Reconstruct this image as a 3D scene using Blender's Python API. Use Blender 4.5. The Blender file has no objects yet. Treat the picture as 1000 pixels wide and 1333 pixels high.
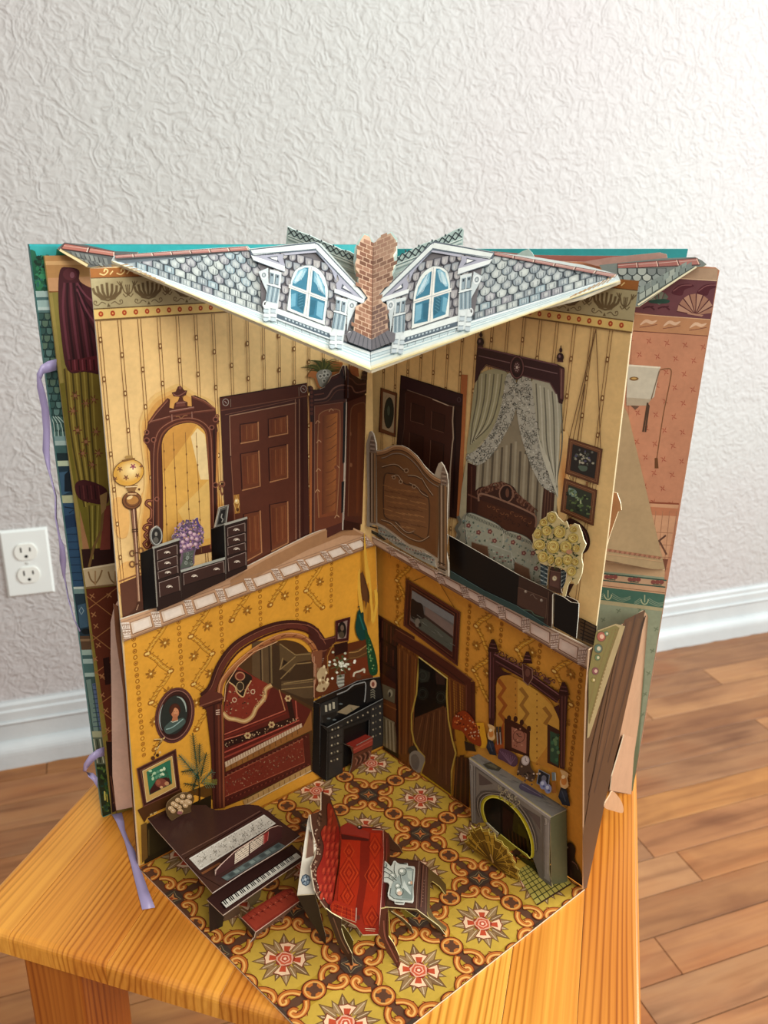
import bpy, bmesh, math, random
from math import sin, cos, pi, radians
from mathutils import Vector as V, Matrix, geometry
random.seed(7)
scene = bpy.context.scene
COL = scene.collection

# ------------------------------------------------------------------ camera
FPX, TH, PH, CZ = 1052.456, .36951, .03534, .924
_fw = V((0, cos(TH), -sin(TH))); _dn = V((0, -sin(TH), -cos(TH))); _rt = V((1, 0, 0))
_r = _rt*cos(PH) - _dn*sin(PH); _d = _rt*sin(PH) + _dn*cos(PH)
CAM = V((0, 0, CZ))
cd = bpy.data.cameras.new('camera'); cam = bpy.data.objects.new('camera', cd); COL.objects.link(cam)
M = Matrix((( _r.x, -_d.x, -_fw.x, CAM.x), (_r.y, -_d.y, -_fw.y, CAM.y), (_r.z, -_d.z, -_fw.z, CAM.z), (0, 0, 0, 1)))
cam.matrix_world = M
cd.sensor_fit = 'VERTICAL'; cd.sensor_height = 24; cd.lens = FPX/1333*24
cd.clip_start = .01; cd.clip_end = 50
cd.dof.use_dof = True; cd.dof.focus_distance = .42; cd.dof.aperture_fstop = 11
scene.camera = cam

# ------------------------------------------------------------------ light
w = bpy.data.worlds.new('world'); scene.world = w; w.use_nodes = True
bg = w.node_tree.nodes['Background']; bg.inputs[0].default_value = (1.0, .96, .92, 1); bg.inputs[1].default_value = .46
def area(name, loc, target, sx, sy, power, col):
    l = bpy.data.lights.new(name, 'AREA'); l.shape = 'RECTANGLE'; l.size = sx; l.size_y = sy; l.energy = power; l.color = col
    o = bpy.data.objects.new(name, l); COL.objects.link(o); o.location = loc
    o.rotation_euler = (V(target)-V(loc)).to_track_quat('-Z', 'Y').to_euler(); return o
area('window_daylight', (1.75, .62, 1.45), (.1, .6, .65), 1.0, 1.3, 66, (.90, .99, 1.0))
area('room_fill_light', (.7, -.9, 1.95), (0, .45, .7), 1.0, 1.2, 31, (1, .96, .88))  # fill lamp behind the camera, added to brighten the book fronts
scene.view_settings.view_transform = 'Standard'; scene.view_settings.look = 'None'
scene.view_settings.exposure = 0.0; scene.view_settings.gamma = 1; scene.view_settings.use_curve_mapping = False

# ------------------------------------------------------------------ helpers
def s2l(c):
    return c/12.92 if c <= .04045 else ((c+.055)/1.055)**2.4
def hx(h):
    if not isinstance(h, str): return h
    return tuple(s2l(int(h[i:i+2], 16)/255) for i in (0, 2, 4)) + (1.0,)
def mixc(a, b, t):
    a, b = hx(a), hx(b); return tuple(a[i]*(1-t)+b[i]*t for i in range(4))
def mat(name, base=None, rough=.5, spec=.4):
    m = bpy.data.materials.new(name); m.use_nodes = True
    b = m.node_tree.nodes['Principled BSDF']; b.inputs['Roughness'].default_value = rough
    b.inputs['Specular IOR Level'].default_value = spec
    if base: b.inputs['Base Color'].default_value = hx(base)
    return m
class NT:
    def __init__(s, m): s.m = m; s.n = m.node_tree.nodes; s.l = m.node_tree.links; s.b = s.n['Principled BSDF']
    def add(s, t, **k):
        n = s.n.new(t)
        for a, v in k.items():
            if a[0] == '_': n.inputs[a[1:].replace('_', ' ')].default_value = v
            else: setattr(n, a, v)
        return n
    def link(s, a, b): s.l.new(a, b)
    def coord(s, kind='Object', scale=(1, 1, 1), rot=(0, 0, 0), loc=(0, 0, 0)):
        t = s.add('ShaderNodeTexCoord'); mp = s.add('ShaderNodeMapping')
        mp.inputs['Scale'].default_value = scale; mp.inputs['Rotation'].default_value = rot; mp.inputs['Location'].default_value = loc
        s.link(t.outputs[kind], mp.inputs[0]); return mp.outputs[0]
    def ramp(s, fac, stops):
        r = s.add('ShaderNodeValToRGB'); e = r.color_ramp.elements
        while len(e) < len(stops): e.new(.5)
        for i, (p, c) in enumerate(stops): e[i].position = p; e[i].color = hx(c)
        s.link(fac, r.inputs[0]); return r.outputs[0]
    def mix(s, a, b, fac=1.0, mode='MULTIPLY'):
        x = s.add('ShaderNodeMix', data_type='RGBA', blend_type=mode)
        for q, i in ((fac, 0), (a, 6), (b, 7)):
            if hasattr(q, 'links'): s.link(q, x.inputs[i])
            else: x.inputs[i].default_value = q
        return x.outputs[2]
    def bump(s, h, strength=.2, dist=.001):
        b = s.add('ShaderNodeBump'); b.inputs['Strength'].default_value = strength; b.inputs['Distance'].default_value = dist
        s.link(h, b.inputs['Height']); s.link(b.outputs[0], s.b.inputs['Normal'])
def print_mat(name, rough, mottle=.09):
    m = mat(name, None, rough, .35); t = NT(m)
    a = t.add('ShaderNodeVertexColor', layer_name='Col')
    n = t.add('ShaderNodeTexNoise', _Scale=420.0, _Detail=3.0); t.link(t.coord(), n.inputs['Vector'])
    n2 = t.add('ShaderNodeTexNoise', _Scale=90.0, _Detail=4.0); t.link(t.coord(), n2.inputs['Vector'])
    r = t.ramp(n.outputs[0], [(.3, (1-mottle, 1-mottle, 1-mottle, 1)), (.7, (1, 1, 1, 1))])
    r2 = t.ramp(n2.outputs[0], [(.35, (1-mottle, 1-mottle, 1-mottle, 1)), (.65, (1, 1, 1, 1))])
    t.link(t.mix(t.mix(a.outputs[0], r), r2), t.b.inputs['Base Color'])
    return m
PRINT = print_mat('printed_card', .42)
GLOSS = print_mat('glossy_printed_card', .22, .06)

def mesh_obj(name, verts, faces, mats, parent=None, cols=None, matidx=None, smooth=False):
    me = bpy.data.meshes.new(name); me.from_pydata([tuple(v) for v in verts], [], faces)
    for m in mats: me.materials.append(m)
    if cols:
        ca = me.color_attributes.new('Col', 'FLOAT_COLOR', 'CORNER')
        flat = []
        for f, c in zip(faces, cols):
            if isinstance(c, list): 
                for q in c: flat.extend(q)
            else: flat.extend(tuple(c)*len(f))
        ca.data.foreach_set('color', flat)
    if matidx: me.polygons.foreach_set('material_index', matidx)
    if smooth: me.polygons.foreach_set('use_smooth', [True]*len(faces))
    me.update()
    o = bpy.data.objects.new(name, me); COL.objects.link(o)
    if parent: o.parent = parent; o.matrix_parent_inverse = Matrix.Translation(-V(parent.location))
    return o
def empty(name, loc=(0, 0, 0)):
    o = bpy.data.objects.new(name, None); o.empty_display_size = .02; COL.objects.link(o); o.location = loc; return o
def thing(o, label, cat, group=None):
    o['label'] = label; o['category'] = cat
    if group: o['group'] = group
    return o
def box_bm(bm, c, sx, sy, sz, ax=None, ay=None, bev=0, seg=2):
    ax = ax or V((1, 0, 0)); ay = ay or V((0, 1, 0)); az = ax.cross(ay)
    r = bmesh.ops.create_cube(bm, size=1)
    for v in r['verts']: v.co = V(c) + ax*(v.co.x*sx) + ay*(v.co.y*sy) + az*(v.co.z*sz)
    if bev:
        es = list({e for v in r['verts'] for e in v.link_edges}); bmesh.ops.bevel(bm, geom=es, offset=bev, segments=seg, affect='EDGES', profile=.5)
def bm_obj(name, bm, m, parent=None, smooth=False):
    me = bpy.data.meshes.new(name); bmesh.ops.recalc_face_normals(bm, faces=bm.faces); bm.to_mesh(me); bm.free(); me.materials.append(m)
    if smooth: me.polygons.foreach_set('use_smooth', [True]*len(me.polygons))
    o = bpy.data.objects.new(name, me); COL.objects.link(o)
    if parent: o.parent = parent; o.matrix_parent_inverse = Matrix.Translation(-V(parent.location))
    return o

# pixel of the photograph -> world
def ray(x, y): return _fw*FPX + _r*(x-500) + _d*(y-666.5)
def atz(x, y, z): v = ray(x, y); return CAM + v*((z-CZ)/v.z)
def aty(x, y, Y): v = ray(x, y); return CAM + v*(Y/v.y)
def above(b, x, y):
    v = ray(x, y); t = (v.x*b.x+v.y*b.y)/(v.x**2+v.y**2); return CAM + v*t
class Plane:
    def __init__(s, a, b, c):
        s.o = V(a); s.n = (V(b)-V(a)).cross(V(c)-V(a)).normalized()
        if s.n.dot(CAM-s.o) < 0: s.n = -s.n
        h = V((-s.n.y, s.n.x, 0))
        s.h = h.normalized() if h.length > 1e-3 else V((1, 0, 0))
        if s.h.x < 0: s.h = -s.h
        s.v = s.n.cross(s.h); 
        if s.v.z < -1e-6: s.v = -s.v
    def px(s, x, y, off=0):
        v = ray(x, y); o = s.o + s.n*off; return CAM + v*((o-CAM).dot(s.n)/v.dot(s.n))
    def uv(s, u, v, off=0): return s.o + s.h*u + s.v*v + s.n*off
    def co(s, x, y):
        p = s.px(x, y)-s.o; return p.dot(s.h), p.dot(s.v)
    def shift(s, d):
        q = Plane.__new__(Plane); q.o = s.o+s.n*d; q.n = s.n; q.h = s.h; q.v = s.v; return q

EPS = .00003
CLIPS = {}
class Art:
    """flat print: thin coloured shapes on a card, painter's order given by z"""
    def __init__(s, name, plane, parent, base=.0004, m=None):
        s.name, s.pl, s.parent, s.base, s.m = name, plane, parent, base, m or PRINT
        s.v, s.f, s.c = [], [], []; s.tf = None; s.clips = CLIPS.get(id(plane)); s.q = 0
    def P(s, x, y, z):
        z = z + (s.q % 60)*.014
        if s.tf == 'uv': return s.pl.uv(x, y, s.base+z*EPS)
        if s.tf: x, y = s.tf(x, y)
        return s.pl.px(x, y, s.base+z*EPS)
    def poly(s, pts, col, z=0):
        if s.clips and not isinstance(col, list):
            if s.tf == 'uv': pts = [prj(s.pl.uv(x, y, s.base)) for x, y in pts]
            elif s.tf: pts = [s.tf(x, y) for x, y in pts]
            a_ = sum(p[0]*q[1]-q[0]*p[1] for p, q in zip(pts, pts[1:]+pts[:1]))
            for a, b in s.clips: pts = clip(pts, a, b) if len(pts) > 2 else pts
            if len(pts) < 3: return s
            s.q += 1; zz = z + (s.q % 60)*.014
            i = len(s.v); s.v += [s.pl.px(x, y, s.base+zz*EPS) for x, y in pts]
            s.f.append(list(range(i, i+len(pts)))); s.c.append(hx(col)); return s
        s.q += 1; i = len(s.v); s.v += [s.P(x, y, z) for x, y in pts]
        if isinstance(col, list): c = [hx(q) for q in col]
        else: c = hx(col)
        s.f.append(list(range(i, i+len(pts)))); s.c.append(c); return s
    def line(s, pts, w, col, z=1, closed=False, taper=None):
        n = len(pts); L = []; R = []
        for i in range(n):
            if closed: a, b = pts[(i-1) % n], pts[(i+1) % n]
            else: a, b = pts[max(i-1, 0)], pts[min(i+1, n-1)]
            dx, dy = b[0]-a[0], b[1]-a[1]; l = math.hypot(dx, dy) or 1
            ww = w*.5*(taper(i/(n-1)) if taper else 1)
            nx, ny = -dy/l*ww, dx/l*ww; x, y = pts[i]
            L.append((x+nx, y+ny)); R.append((x-nx, y-ny))
        if s.clips:
            for i in range(n if closed else n-1):
                j = (i+1) % n; s.poly([L[i], L[j], R[j], R[i]], col, z)
            return s
        s.q += 1; i0 = len(s.v); s.v += [s.P(x, y, z) for p in zip(L, R) for x, y in p]
        c = hx(col)
        for i in range(n if closed else n-1):
            j = (i+1) % n; s.f.append([i0+2*i, i0+2*j, i0+2*j+1, i0+2*i+1]); s.c.append(c)
        return s
    def ell(s, cx, cy, rx, ry, col, z=1, rot=0, n=14, a0=0, a1=2*pi):
        full = abs(a1-a0-2*pi) < 1e-6
        m = n if full else n+1
        pts = [ellp(cx, cy, rx, ry, rot, a0+(a1-a0)*i/n) for i in range(m)]
        return s.poly(pts, col, z)
    def ring(s, cx, cy, rx, ry, w, col, z=1, rot=0, n=18, a0=0, a1=2*pi):
        full = abs(a1-a0-2*pi) < 1e-6
        pts = [ellp(cx, cy, rx, ry, rot, a0+(a1-a0)*i/n) for i in range(n if full else n+1)]
        return s.line(pts, w, col, z, closed=full)
    def grad(s, a, b, c, d, ca, cb, cc, cdn, z=0, n=6):
        """bilinear quad a-b (top) d-c (bottom) with corner colours"""
        s.q += 1; ca, cb, cc, cdn = map(hx, (ca, cb, cc, cdn))
        def L(p, q, t): return tuple(p[i]*(1-t)+q[i]*t for i in range(len(p)))
        i0 = len(s.v); cs = []
        for j in range(n+1):
            for i in range(n+1):
                u, v = i/n, j/n
                s.v.append(s.P(*L(L(a, b, u), L(d, c, u), v), z)); cs.append(L(L(ca, cb, u), L(cdn, cc, u), v))
        for j in range(n):
            for i in range(n):
                f = [j*(n+1)+i, j*(n+1)+i+1, (j+1)*(n+1)+i+1, (j+1)*(n+1)+i]
                s.f.append([i0+k for k in f]); s.c.append([cs[k] for k in f])
        return s
    def fan(s, pts, center, cc, ce, z=0):
        """soft blob: centre colour to edge colour"""
        s.q += 1; i0 = len(s.v); s.v.append(s.P(*center, z)); s.v += [s.P(x, y, z) for x, y in pts]; n = len(pts)
        cc, ce = hx(cc), hx(ce)
        for i in range(n):
            s.f.append([i0, i0+1+i, i0+1+(i+1) % n]); s.c.append([cc, ce, ce])
        return s
    def done(s, label=None):
        o = mesh_obj(s.name, s.v, s.f, [s.m], s.parent, s.c)
        if label: o['label'] = label
        return o
def ellp(cx, cy, rx, ry, rot, a):
    x, y = rx*cos(a), ry*sin(a); return cx+x*cos(rot)-y*sin(rot), cy+x*sin(rot)+y*cos(rot)
def smooth(pts, n=6, closed=False):
    """Catmull-Rom through pts"""
    out = []; N = len(pts)
    rng = range(N) if closed else range(N-1)
    for i in rng:
        g = lambda k: pts[k % N] if closed else pts[min(max(k, 0), N-1)]
        p0, p1, p2, p3 = g(i-1), g(i), g(i+1), g(i+2)
        for k in range(n):
            t = k/n
            out.append(tuple(.5*((2*p1[a])+(-p0[a]+p2[a])*t+(2*p0[a]-5*p1[a]+4*p2[a]-p3[a])*t*t+(-p0[a]+3*p1[a]-3*p2[a]+p3[a])*t**3) for a in (0, 1)))
    if not closed: out.append(tuple(pts[-1]))
    return out
def lerp2(a, b, t): return (a[0]+(b[0]-a[0])*t, a[1]+(b[1]-a[1])*t)
def clip(pts, a, b):
    """keep what lies below a line drawn left to right (picture space)"""
    f = lambda p: (b[0]-a[0])*(p[1]-a[1])-(b[1]-a[1])*(p[0]-a[0])
    out = []
    for i in range(len(pts)):
        p, q = pts[i], pts[(i+1) % len(pts)]; fp, fq = f(p), f(q)
        if fp >= 0: out.append(p)
        if fp*fq < 0: out.append(lerp2(p, q, fp/(fp-fq)))
    return out
def prj(P):
    q = V(P)-CAM; z = q.dot(_fw); return (500+FPX*q.dot(_r)/z, 666.5+FPX*q.dot(_d)/z)
def floorclamp(P, n):
    lo = .564+.0014
    if P.z < lo:
        v = V((0, 0, 1))-n*n.z
        if v.z > .2: P = P+v*((lo-P.z)/v.z)
    return P
def card(name, plane, pts, col, parent, th=.0008, edge='e6dcc8', back='b89a84', off=0, label=None, m=None, smooth_n=0):
    """cut-out of cardboard: printed front, pale cut edge, plain back"""
    if smooth_n: pts = smooth(pts, smooth_n, True)
    f = [floorclamp(plane.px(x, y, off), plane.n) for x, y in pts]; n = len(f)
    b = [p - plane.n*th for p in f]
    faces = [list(range(n)), list(range(2*n-1, n-1, -1))] + [[i, n+i, n+(i+1) % n, (i+1) % n] for i in range(n)]
    cols = [hx(col), hx(back)] + [hx(edge)]*n
    o = mesh_obj(name, f+b, faces, [m or PRINT], parent, cols)
    if label: o['label'] = label
    return o
def card3(name, P, col, parent, th=.0008, edge='e6dcc8', back='b89a84', label=None, up=None, m=None):
    """card from world points (planar)"""
    n0 = (P[1]-P[0]).cross(P[2]-P[0])
    nn = V((0, 0, 0))
    for i in range(len(P)): nn += P[i].cross(P[(i+1) % len(P)])
    nn.normalize()
    if nn.dot(CAM-P[0]) < 0: nn = -nn
    f = list(P); n = len(f); b = [p-nn*th for p in f]
    faces = [list(range(n)), list(range(2*n-1, n-1, -1))] + [[i, n+i, n+(i+1) % n, (i+1) % n] for i in range(n)]
    o = mesh_obj(name, f+b, faces, [m or PRINT], parent, [hx(col), hx(back)] + [hx(edge)]*n)
    if label: o['label'] = label
    return o
# ------------------------------------------------------------------ the room
WR, WD = .35828, 1.29055
WX = V((cos(WR), sin(WR), 0)); WN = V((-sin(WR), cos(WR), 0))
def wp(t, z, out=0): return WN*(WD-out) + WX*t + V((0, 0, z))

m_wall = mat('textured_plaster', None, .62, .3); t = NT(m_wall)
co = t.coord()
n1 = t.add('ShaderNodeTexNoise', _Scale=30.0, _Detail=2.0, _Roughness=.45, _Distortion=1.6); t.link(co, n1.inputs['Vector'])
n2 = t.add('ShaderNodeTexNoise', _Scale=75.0, _Detail=3.0, _Roughness=.5, _Distortion=.8); t.link(co, n2.inputs['Vector'])
v1 = t.ramp(n1.outputs[0], [(.38, '000000'), (.50, 'ffffff'), (.56, 'bbbbbb'), (.70, '222222')])
v2 = t.ramp(n2.outputs[0], [(.40, '000000'), (.62, 'ffffff')])
h = t.mix(v1, v2, .45, 'MIX'); t.bump(h, .60, .0030)
n3 = t.add('ShaderNodeTexNoise', _Scale=1.2, _Detail=2.0); t.link(co, n3.inputs['Vector'])
t.link(t.ramp(n3.outputs[0], [(.35, 'b5abaa'), (.65, 'b6b4b0')]), t.b.inputs['Base Color'])
bm = bmesh.new(); box_bm(bm, wp(.6, 1.35, -.05), 4.6, .1, 2.7, WX, WN)
wall = bm_obj('wall_back', bm, m_wall); wall['kind'] = 'structure'
wall['label'] = 'pale pinkish white plaster wall with skip trowel texture'

# baseboard: profile extruded along the wall
m_trim = mat('white_trim_paint', None, .38, .5); t = NT(m_trim)
n1 = t.add('ShaderNodeTexNoise', _Scale=9.0, _Detail=5.0); t.link(t.coord(), n1.inputs['Vector'])
t.link(t.ramp(n1.outputs[0], [(.3, 'b9bcbc'), (.7, 'c6c8c7')]), t.b.inputs['Base Color'])
n2 = t.add('ShaderNodeTexNoise', _Scale=60.0, _Detail=3.0); t.link(t.coord(), n2.inputs['Vector']); t.bump(n2.outputs[0], .35, .002)
def extr(name, prof, x0, x1, m, parent=None, rag=0, n=1):
    vs = []; fs = []; k = len(prof)
    for i in range(n+1):
        tx = x0+(x1-x0)*i/n
        for (o_, z_) in prof: vs.append(wp(tx, z_ + (random.uniform(-rag, rag) if z_ < .004 else 0), o_))
    for i in range(n):
        for j in range(k-1): a = i*k+j; fs.append([a, a+1, a+1+k, a+k])
    fs.append(list(range(k))); fs.append(list(range(n*k+k-1, n*k-1, -1)))
    return mesh_obj(name, vs, fs, [m], parent)
bb = extr('baseboard_back', [(0, .1163), (.006, .1163), (.010, .112), (.010, .104), (.013, .101), (.013, .0), (0, 0)], -1.6, 2.9, m_trim)
bb['kind'] = 'structure'; bb['label'] = 'white painted baseboard with moulded cap'
extr('moulding_bead', [(.0131, .084), (.016, .084), (.0175, .0815), (.016, .079), (.0131, .079)], -1.6, 2.9, m_trim, bb)
q = [(.0131, .046)] + [(.0131+.016*sin(a), .026+.020*cos(a)) for a in [pi/2*i/6 for i in range(7)]] + [(.0291, .0), (.0131, 0)]
extr('shoe_moulding', q, -1.6, 2.9, m_trim, bb, .0015, 160)

# oak floor, strip by strip
m_floor = mat('oak_strip_floor', None, .42, .4); t = NT(m_floor)
oi = t.add('ShaderNodeObjectInfo')
mp = t.coord('Object', (1, 1, 1))
add = t.add('ShaderNodeVectorMath', operation='MULTIPLY_ADD'); t.link(oi.outputs['Random'], add.inputs[1]); add.inputs[0].default_value = (7, 13, 3)
t.link(mp, add.inputs[2]); 
sc = t.add('ShaderNodeVectorMath', operation='MULTIPLY'); sc.inputs[1].default_value = (2.2, 34, 10); t.link(add.outputs[0], sc.inputs[0])
g1 = t.add('ShaderNodeTexNoise', _Scale=1.6, _Detail=6.0, _Distortion=.7); t.link(sc.outputs[0], g1.inputs['Vector'])
sc2 = t.add('ShaderNodeVectorMath', operation='MULTIPLY'); sc2.inputs[1].default_value = (6, 14, 10); t.link(add.outputs[0], sc2.inputs[0])
g2 = t.add('ShaderNodeTexNoise', _Scale=1.0, _Detail=4.0, _Distortion=.3); t.link(sc2.outputs[0], g2.inputs['Vector'])
c1 = t.ramp(g1.outputs[0], [(.25, '8a6545'), (.45, 'a9825f'), (.6, 'b48d66'), (.8, '9e754f')])
tone = t.ramp(oi.outputs['Random'], [(0, 'cdb8aa'), (.3, 'f0dcc8'), (.55, 'e0c0a4'), (.8, 'f4d4a0'), (1, 'c4aca0')])
c2 = t.ramp(g2.outputs[0], [(.3, 'c9b8b0'), (.5, 'ffffff'), (.75, 'f0d0b0')])
t.link(t.mix(t.mix(c1, tone), c2, .7), t.b.inputs['Base Color'])
t.bump(g1.outputs[0], .12, .0006)
m_gap = mat('dark_floor_gap', '3a2416', .9)
bm = bmesh.new(); box_bm(bm, wp(.6, -.022, 1.1), 4.6, 2.3, .04, WX, WN)
floor = bm_obj('floor', bm, m_gap); floor['kind'] = 'structure'; floor['label'] = 'worn honey brown oak strip floor'
PW = .0597
plank_mesh = {}
def plank(row, a, b):
    L = round(b-a, 2); key = L
    if key not in plank_mesh:
        bm = bmesh.new(); box_bm(bm, (0, 0, -.004), L-.0012, PW-.0014, .008, bev=.0003, seg=1)
        me = bpy.data.meshes.new('plank'); bm.to_mesh(me); bm.free(); me.materials.append(m_floor); plank_mesh[key] = me
    o = bpy.data.objects.new('plank', plank_mesh[key]); COL.objects.link(o)
    o.location = wp((a+b)/2, 0, (row+.5)*PW); o.rotation_euler = (0, 0, WR); o.parent = floor
rows = {}
for row in range(0, 24):
    cuts = [-.95 + random.uniform(-.2, .1)]
    fixed = {9: .785}.get(row)
    while cuts[-1] < 1.75 - row*.012: cuts.append(round(cuts[-1] + random.choice((.44, .56, .68, .84, 1.0)), 3))
    if fixed:
        k = min(range(len(cuts)), key=lambda i: abs(cuts[i]-fixed)); cuts[k] = fixed
        cuts = sorted(c for c in cuts if c == fixed or abs(c-fixed) > .2)
    for a, b in zip(cuts[:-1], cuts[1:]): plank(row, a, b)

# socket outlet on the wall
m_pl = mat('white_plastic', 'dfe2de', .28, .5); m_pl2 = mat('cream_plastic', 'e2e2da', .3, .5); m_slot = mat('dark_slot', '14100e', .6); m_screw = mat('painted_screw', 'c8cac4', .35, .6)
OX, OZ = -.1556, .3086
out = thing(empty('wall_outlet', wp(OX+.035, OZ)), 'white duplex electrical outlet with rectangular cover plate on the plaster wall', 'outlet')
def on_wall(x, z, o_): return wp(OX+x, OZ+z, o_)
bm = bmesh.new()
A_ = [(0, 0), (.07, 0), (.07, .1143), (0, .1143)]; ins = .003
v0 = [bm.verts.new(on_wall(x, z, 0)) for x, z in A_]; v1 = [bm.verts.new(on_wall(x, z, .0025)) for x, z in A_]
v2 = [bm.verts.new(on_wall(x+(ins if x == 0 else -ins), z+(ins if z == 0 else -ins), .0055)) for x, z in A_]
for i in range(4):
    j = (i+1) % 4; bm.faces.new((v0[i], v0[j], v1[j], v1[i])); bm.faces.new((v1[i], v1[j], v2[j], v2[i]))
bm.faces.new(v2); plate = bm_obj('cover_plate', bm, m_pl, out)
for k, zc in enumerate((.0772, .0371)):
    bm = bmesh.new(); pts = []
    for i in range(28):
        a = 2*pi*i/28; x = .0172*cos(a); z = .0172*sin(a); z = max(-.0142, min(.0142, z)); pts.append((x, z))
    lo = [bm.verts.new(on_wall(.035+x, zc+z, .0056)) for x, z in pts]; hi = [bm.verts.new(on_wall(.035+x*.95, zc+z*.95, .0078)) for x, z in pts]
    n = len(pts)
    for i in range(n): bm.faces.new((lo[i], lo[(i+1) % n], hi[(i+1) % n], hi[i]))
    bm.faces.new(hi); soc = bm_obj('socket', bm, m_pl2, out)
    for x, hgt in ((-.0066, .0085), (.0066, .0066)):
        bm = bmesh.new(); box_bm(bm, on_wall(.035+x, zc+.004, .0076), .0022, .001, hgt, WX, WN); bm_obj('slot', bm, m_slot, soc)
    bm = bmesh.new(); r_ = bmesh.ops.create_cone(bm, segments=14, radius1=.0026, radius2=.0026, depth=.001, cap_ends=True)
    for v in r_['verts']: v.co = on_wall(.035+v.co.x, zc-.0075+v.co.y, .0076+v.co.z)
    bm_obj('ground_hole', bm, m_slot, soc)
bm = bmesh.new(); r_ = bmesh.ops.create_cone(bm, segments=14, radius1=.003, radius2=.002, depth=.0014, cap_ends=True)
for v in r_['verts']: v.co = on_wall(.035+v.co.x, .0572+v.co.y, .0062+v.co.z)
bm_obj('screw', bm, m_screw, out)

# ------------------------------------------------------------------ pine stool
ST = .564; TT = .0135
SD = V((.2573, .9663, 0)); SN = V((-.9663, .2573, 0))     # along the boards / across, towards the left
O1, O2, O3, O4 = .2868, -.0565, .2485, .61
def sp(u, v, z=0): return SD*u + SN*v + V((0, 0, z))
def pine(name, tones, axis=0, scale=1.0):
    m = mat(name, None, .34, .45); t = NT(m); oi = t.add('ShaderNodeObjectInfo')
    co = t.coord('Object', (1, 1, 1), (0, 0, -math.atan2(SD.y, SD.x)))
    rr = t.add('ShaderNodeVectorMath', operation='MULTIPLY_ADD'); rr.inputs[0].default_value = (.3, 1.7, .9); t.link(oi.outputs['Random'], rr.inputs[1]); t.link(co, rr.inputs[2])
    sp_ = t.add('ShaderNodeSeparateXYZ'); t.link(rr.outputs[0], sp_.inputs[0])
    def nz(sc_, scale_, det):
        m_ = t.add('ShaderNodeVectorMath', operation='MULTIPLY'); m_.inputs[1].default_value = sc_; t.link(rr.outputs[0], m_.inputs[0])
        n_ = t.add('ShaderNodeTexNoise', _Scale=scale_, _Detail=det); t.link(m_.outputs[0], n_.inputs['Vector']); return n_.outputs[0]
    def mth(op, a_, b_):
        q_ = t.add('ShaderNodeMath', operation=op)
        for k_, v_ in ((0, a_), (1, b_)):
            if hasattr(v_, 'links'): t.link(v_, q_.inputs[k_])
            else: q_.inputs[k_].default_value = v_
        return q_.outputs[0]
    warp = nz((2.2, 26, 14) if axis == 0 else (26, 26, 2.2), 1.0, 2.0)
    across = sp_.outputs['Y'] if axis == 0 else mth('ADD', sp_.outputs['Y'], sp_.outputs['X'])
    ph_ = mth('ADD', mth('MULTIPLY', across, 1750.0*scale), mth('MULTIPLY', warp, 44.0))
    sn = mth('SINE', ph_, 0.0)
    ring_m = t.add('ShaderNodeMapRange'); t.link(sn, ring_m.inputs[0]); ring_m.inputs[1].default_value = -1; ring_m.inputs[2].default_value = 1
    ring = t.ramp(ring_m.outputs[0], [(.0, tones[0]), (.55, tones[1]), (.82, tones[2]), (.98, tones[3])])
    dens = t.ramp(nz((.8, 30, 8) if axis == 0 else (30, 30, .8), 1.0, 1.0), [(.38, '202020'), (.6, 'ffffff')])
    ring = t.mix(hx(tones[0]), ring, dens, 'MIX')
    var = t.ramp(nz((.9, 9, 3) if axis == 0 else (9, 9, .9), 1.6, 3.0), [(.32, 'd8b89c'), (.58, 'ffffff')])
    fib = t.ramp(nz((6, 500, 90) if axis == 0 else (500, 500, 6), 1.0, 2.0), [(.3, 'eadfd4'), (.6, 'ffffff')])
    ring = t.mix(ring, fib)
    tone = t.ramp(oi.outputs['Random'], [(0, 'f0dcc0'), (.5, 'fff8ea'), (1, 'ffecc8')])
    t.link(t.mix(t.mix(ring, var), tone), t.b.inputs['Base Color'])
    t.bump(ring_m.outputs[0], .1, .0003); return m
m_pine = pine('oiled_pine_top', ('ecae50', 'e8a84c', 'd8983e', 'bc7e2e'))
m_pineleg = pine('oiled_pine_leg', ('b8702c', 'ae6626', 'a05a20', '8a4616'), 1)
stool = thing(empty('stool', sp((O3+O4)/2, (O1+O2)/2, 0)), 'honey coloured pine stool carrying the open pop-up book', 'stool')
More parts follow.
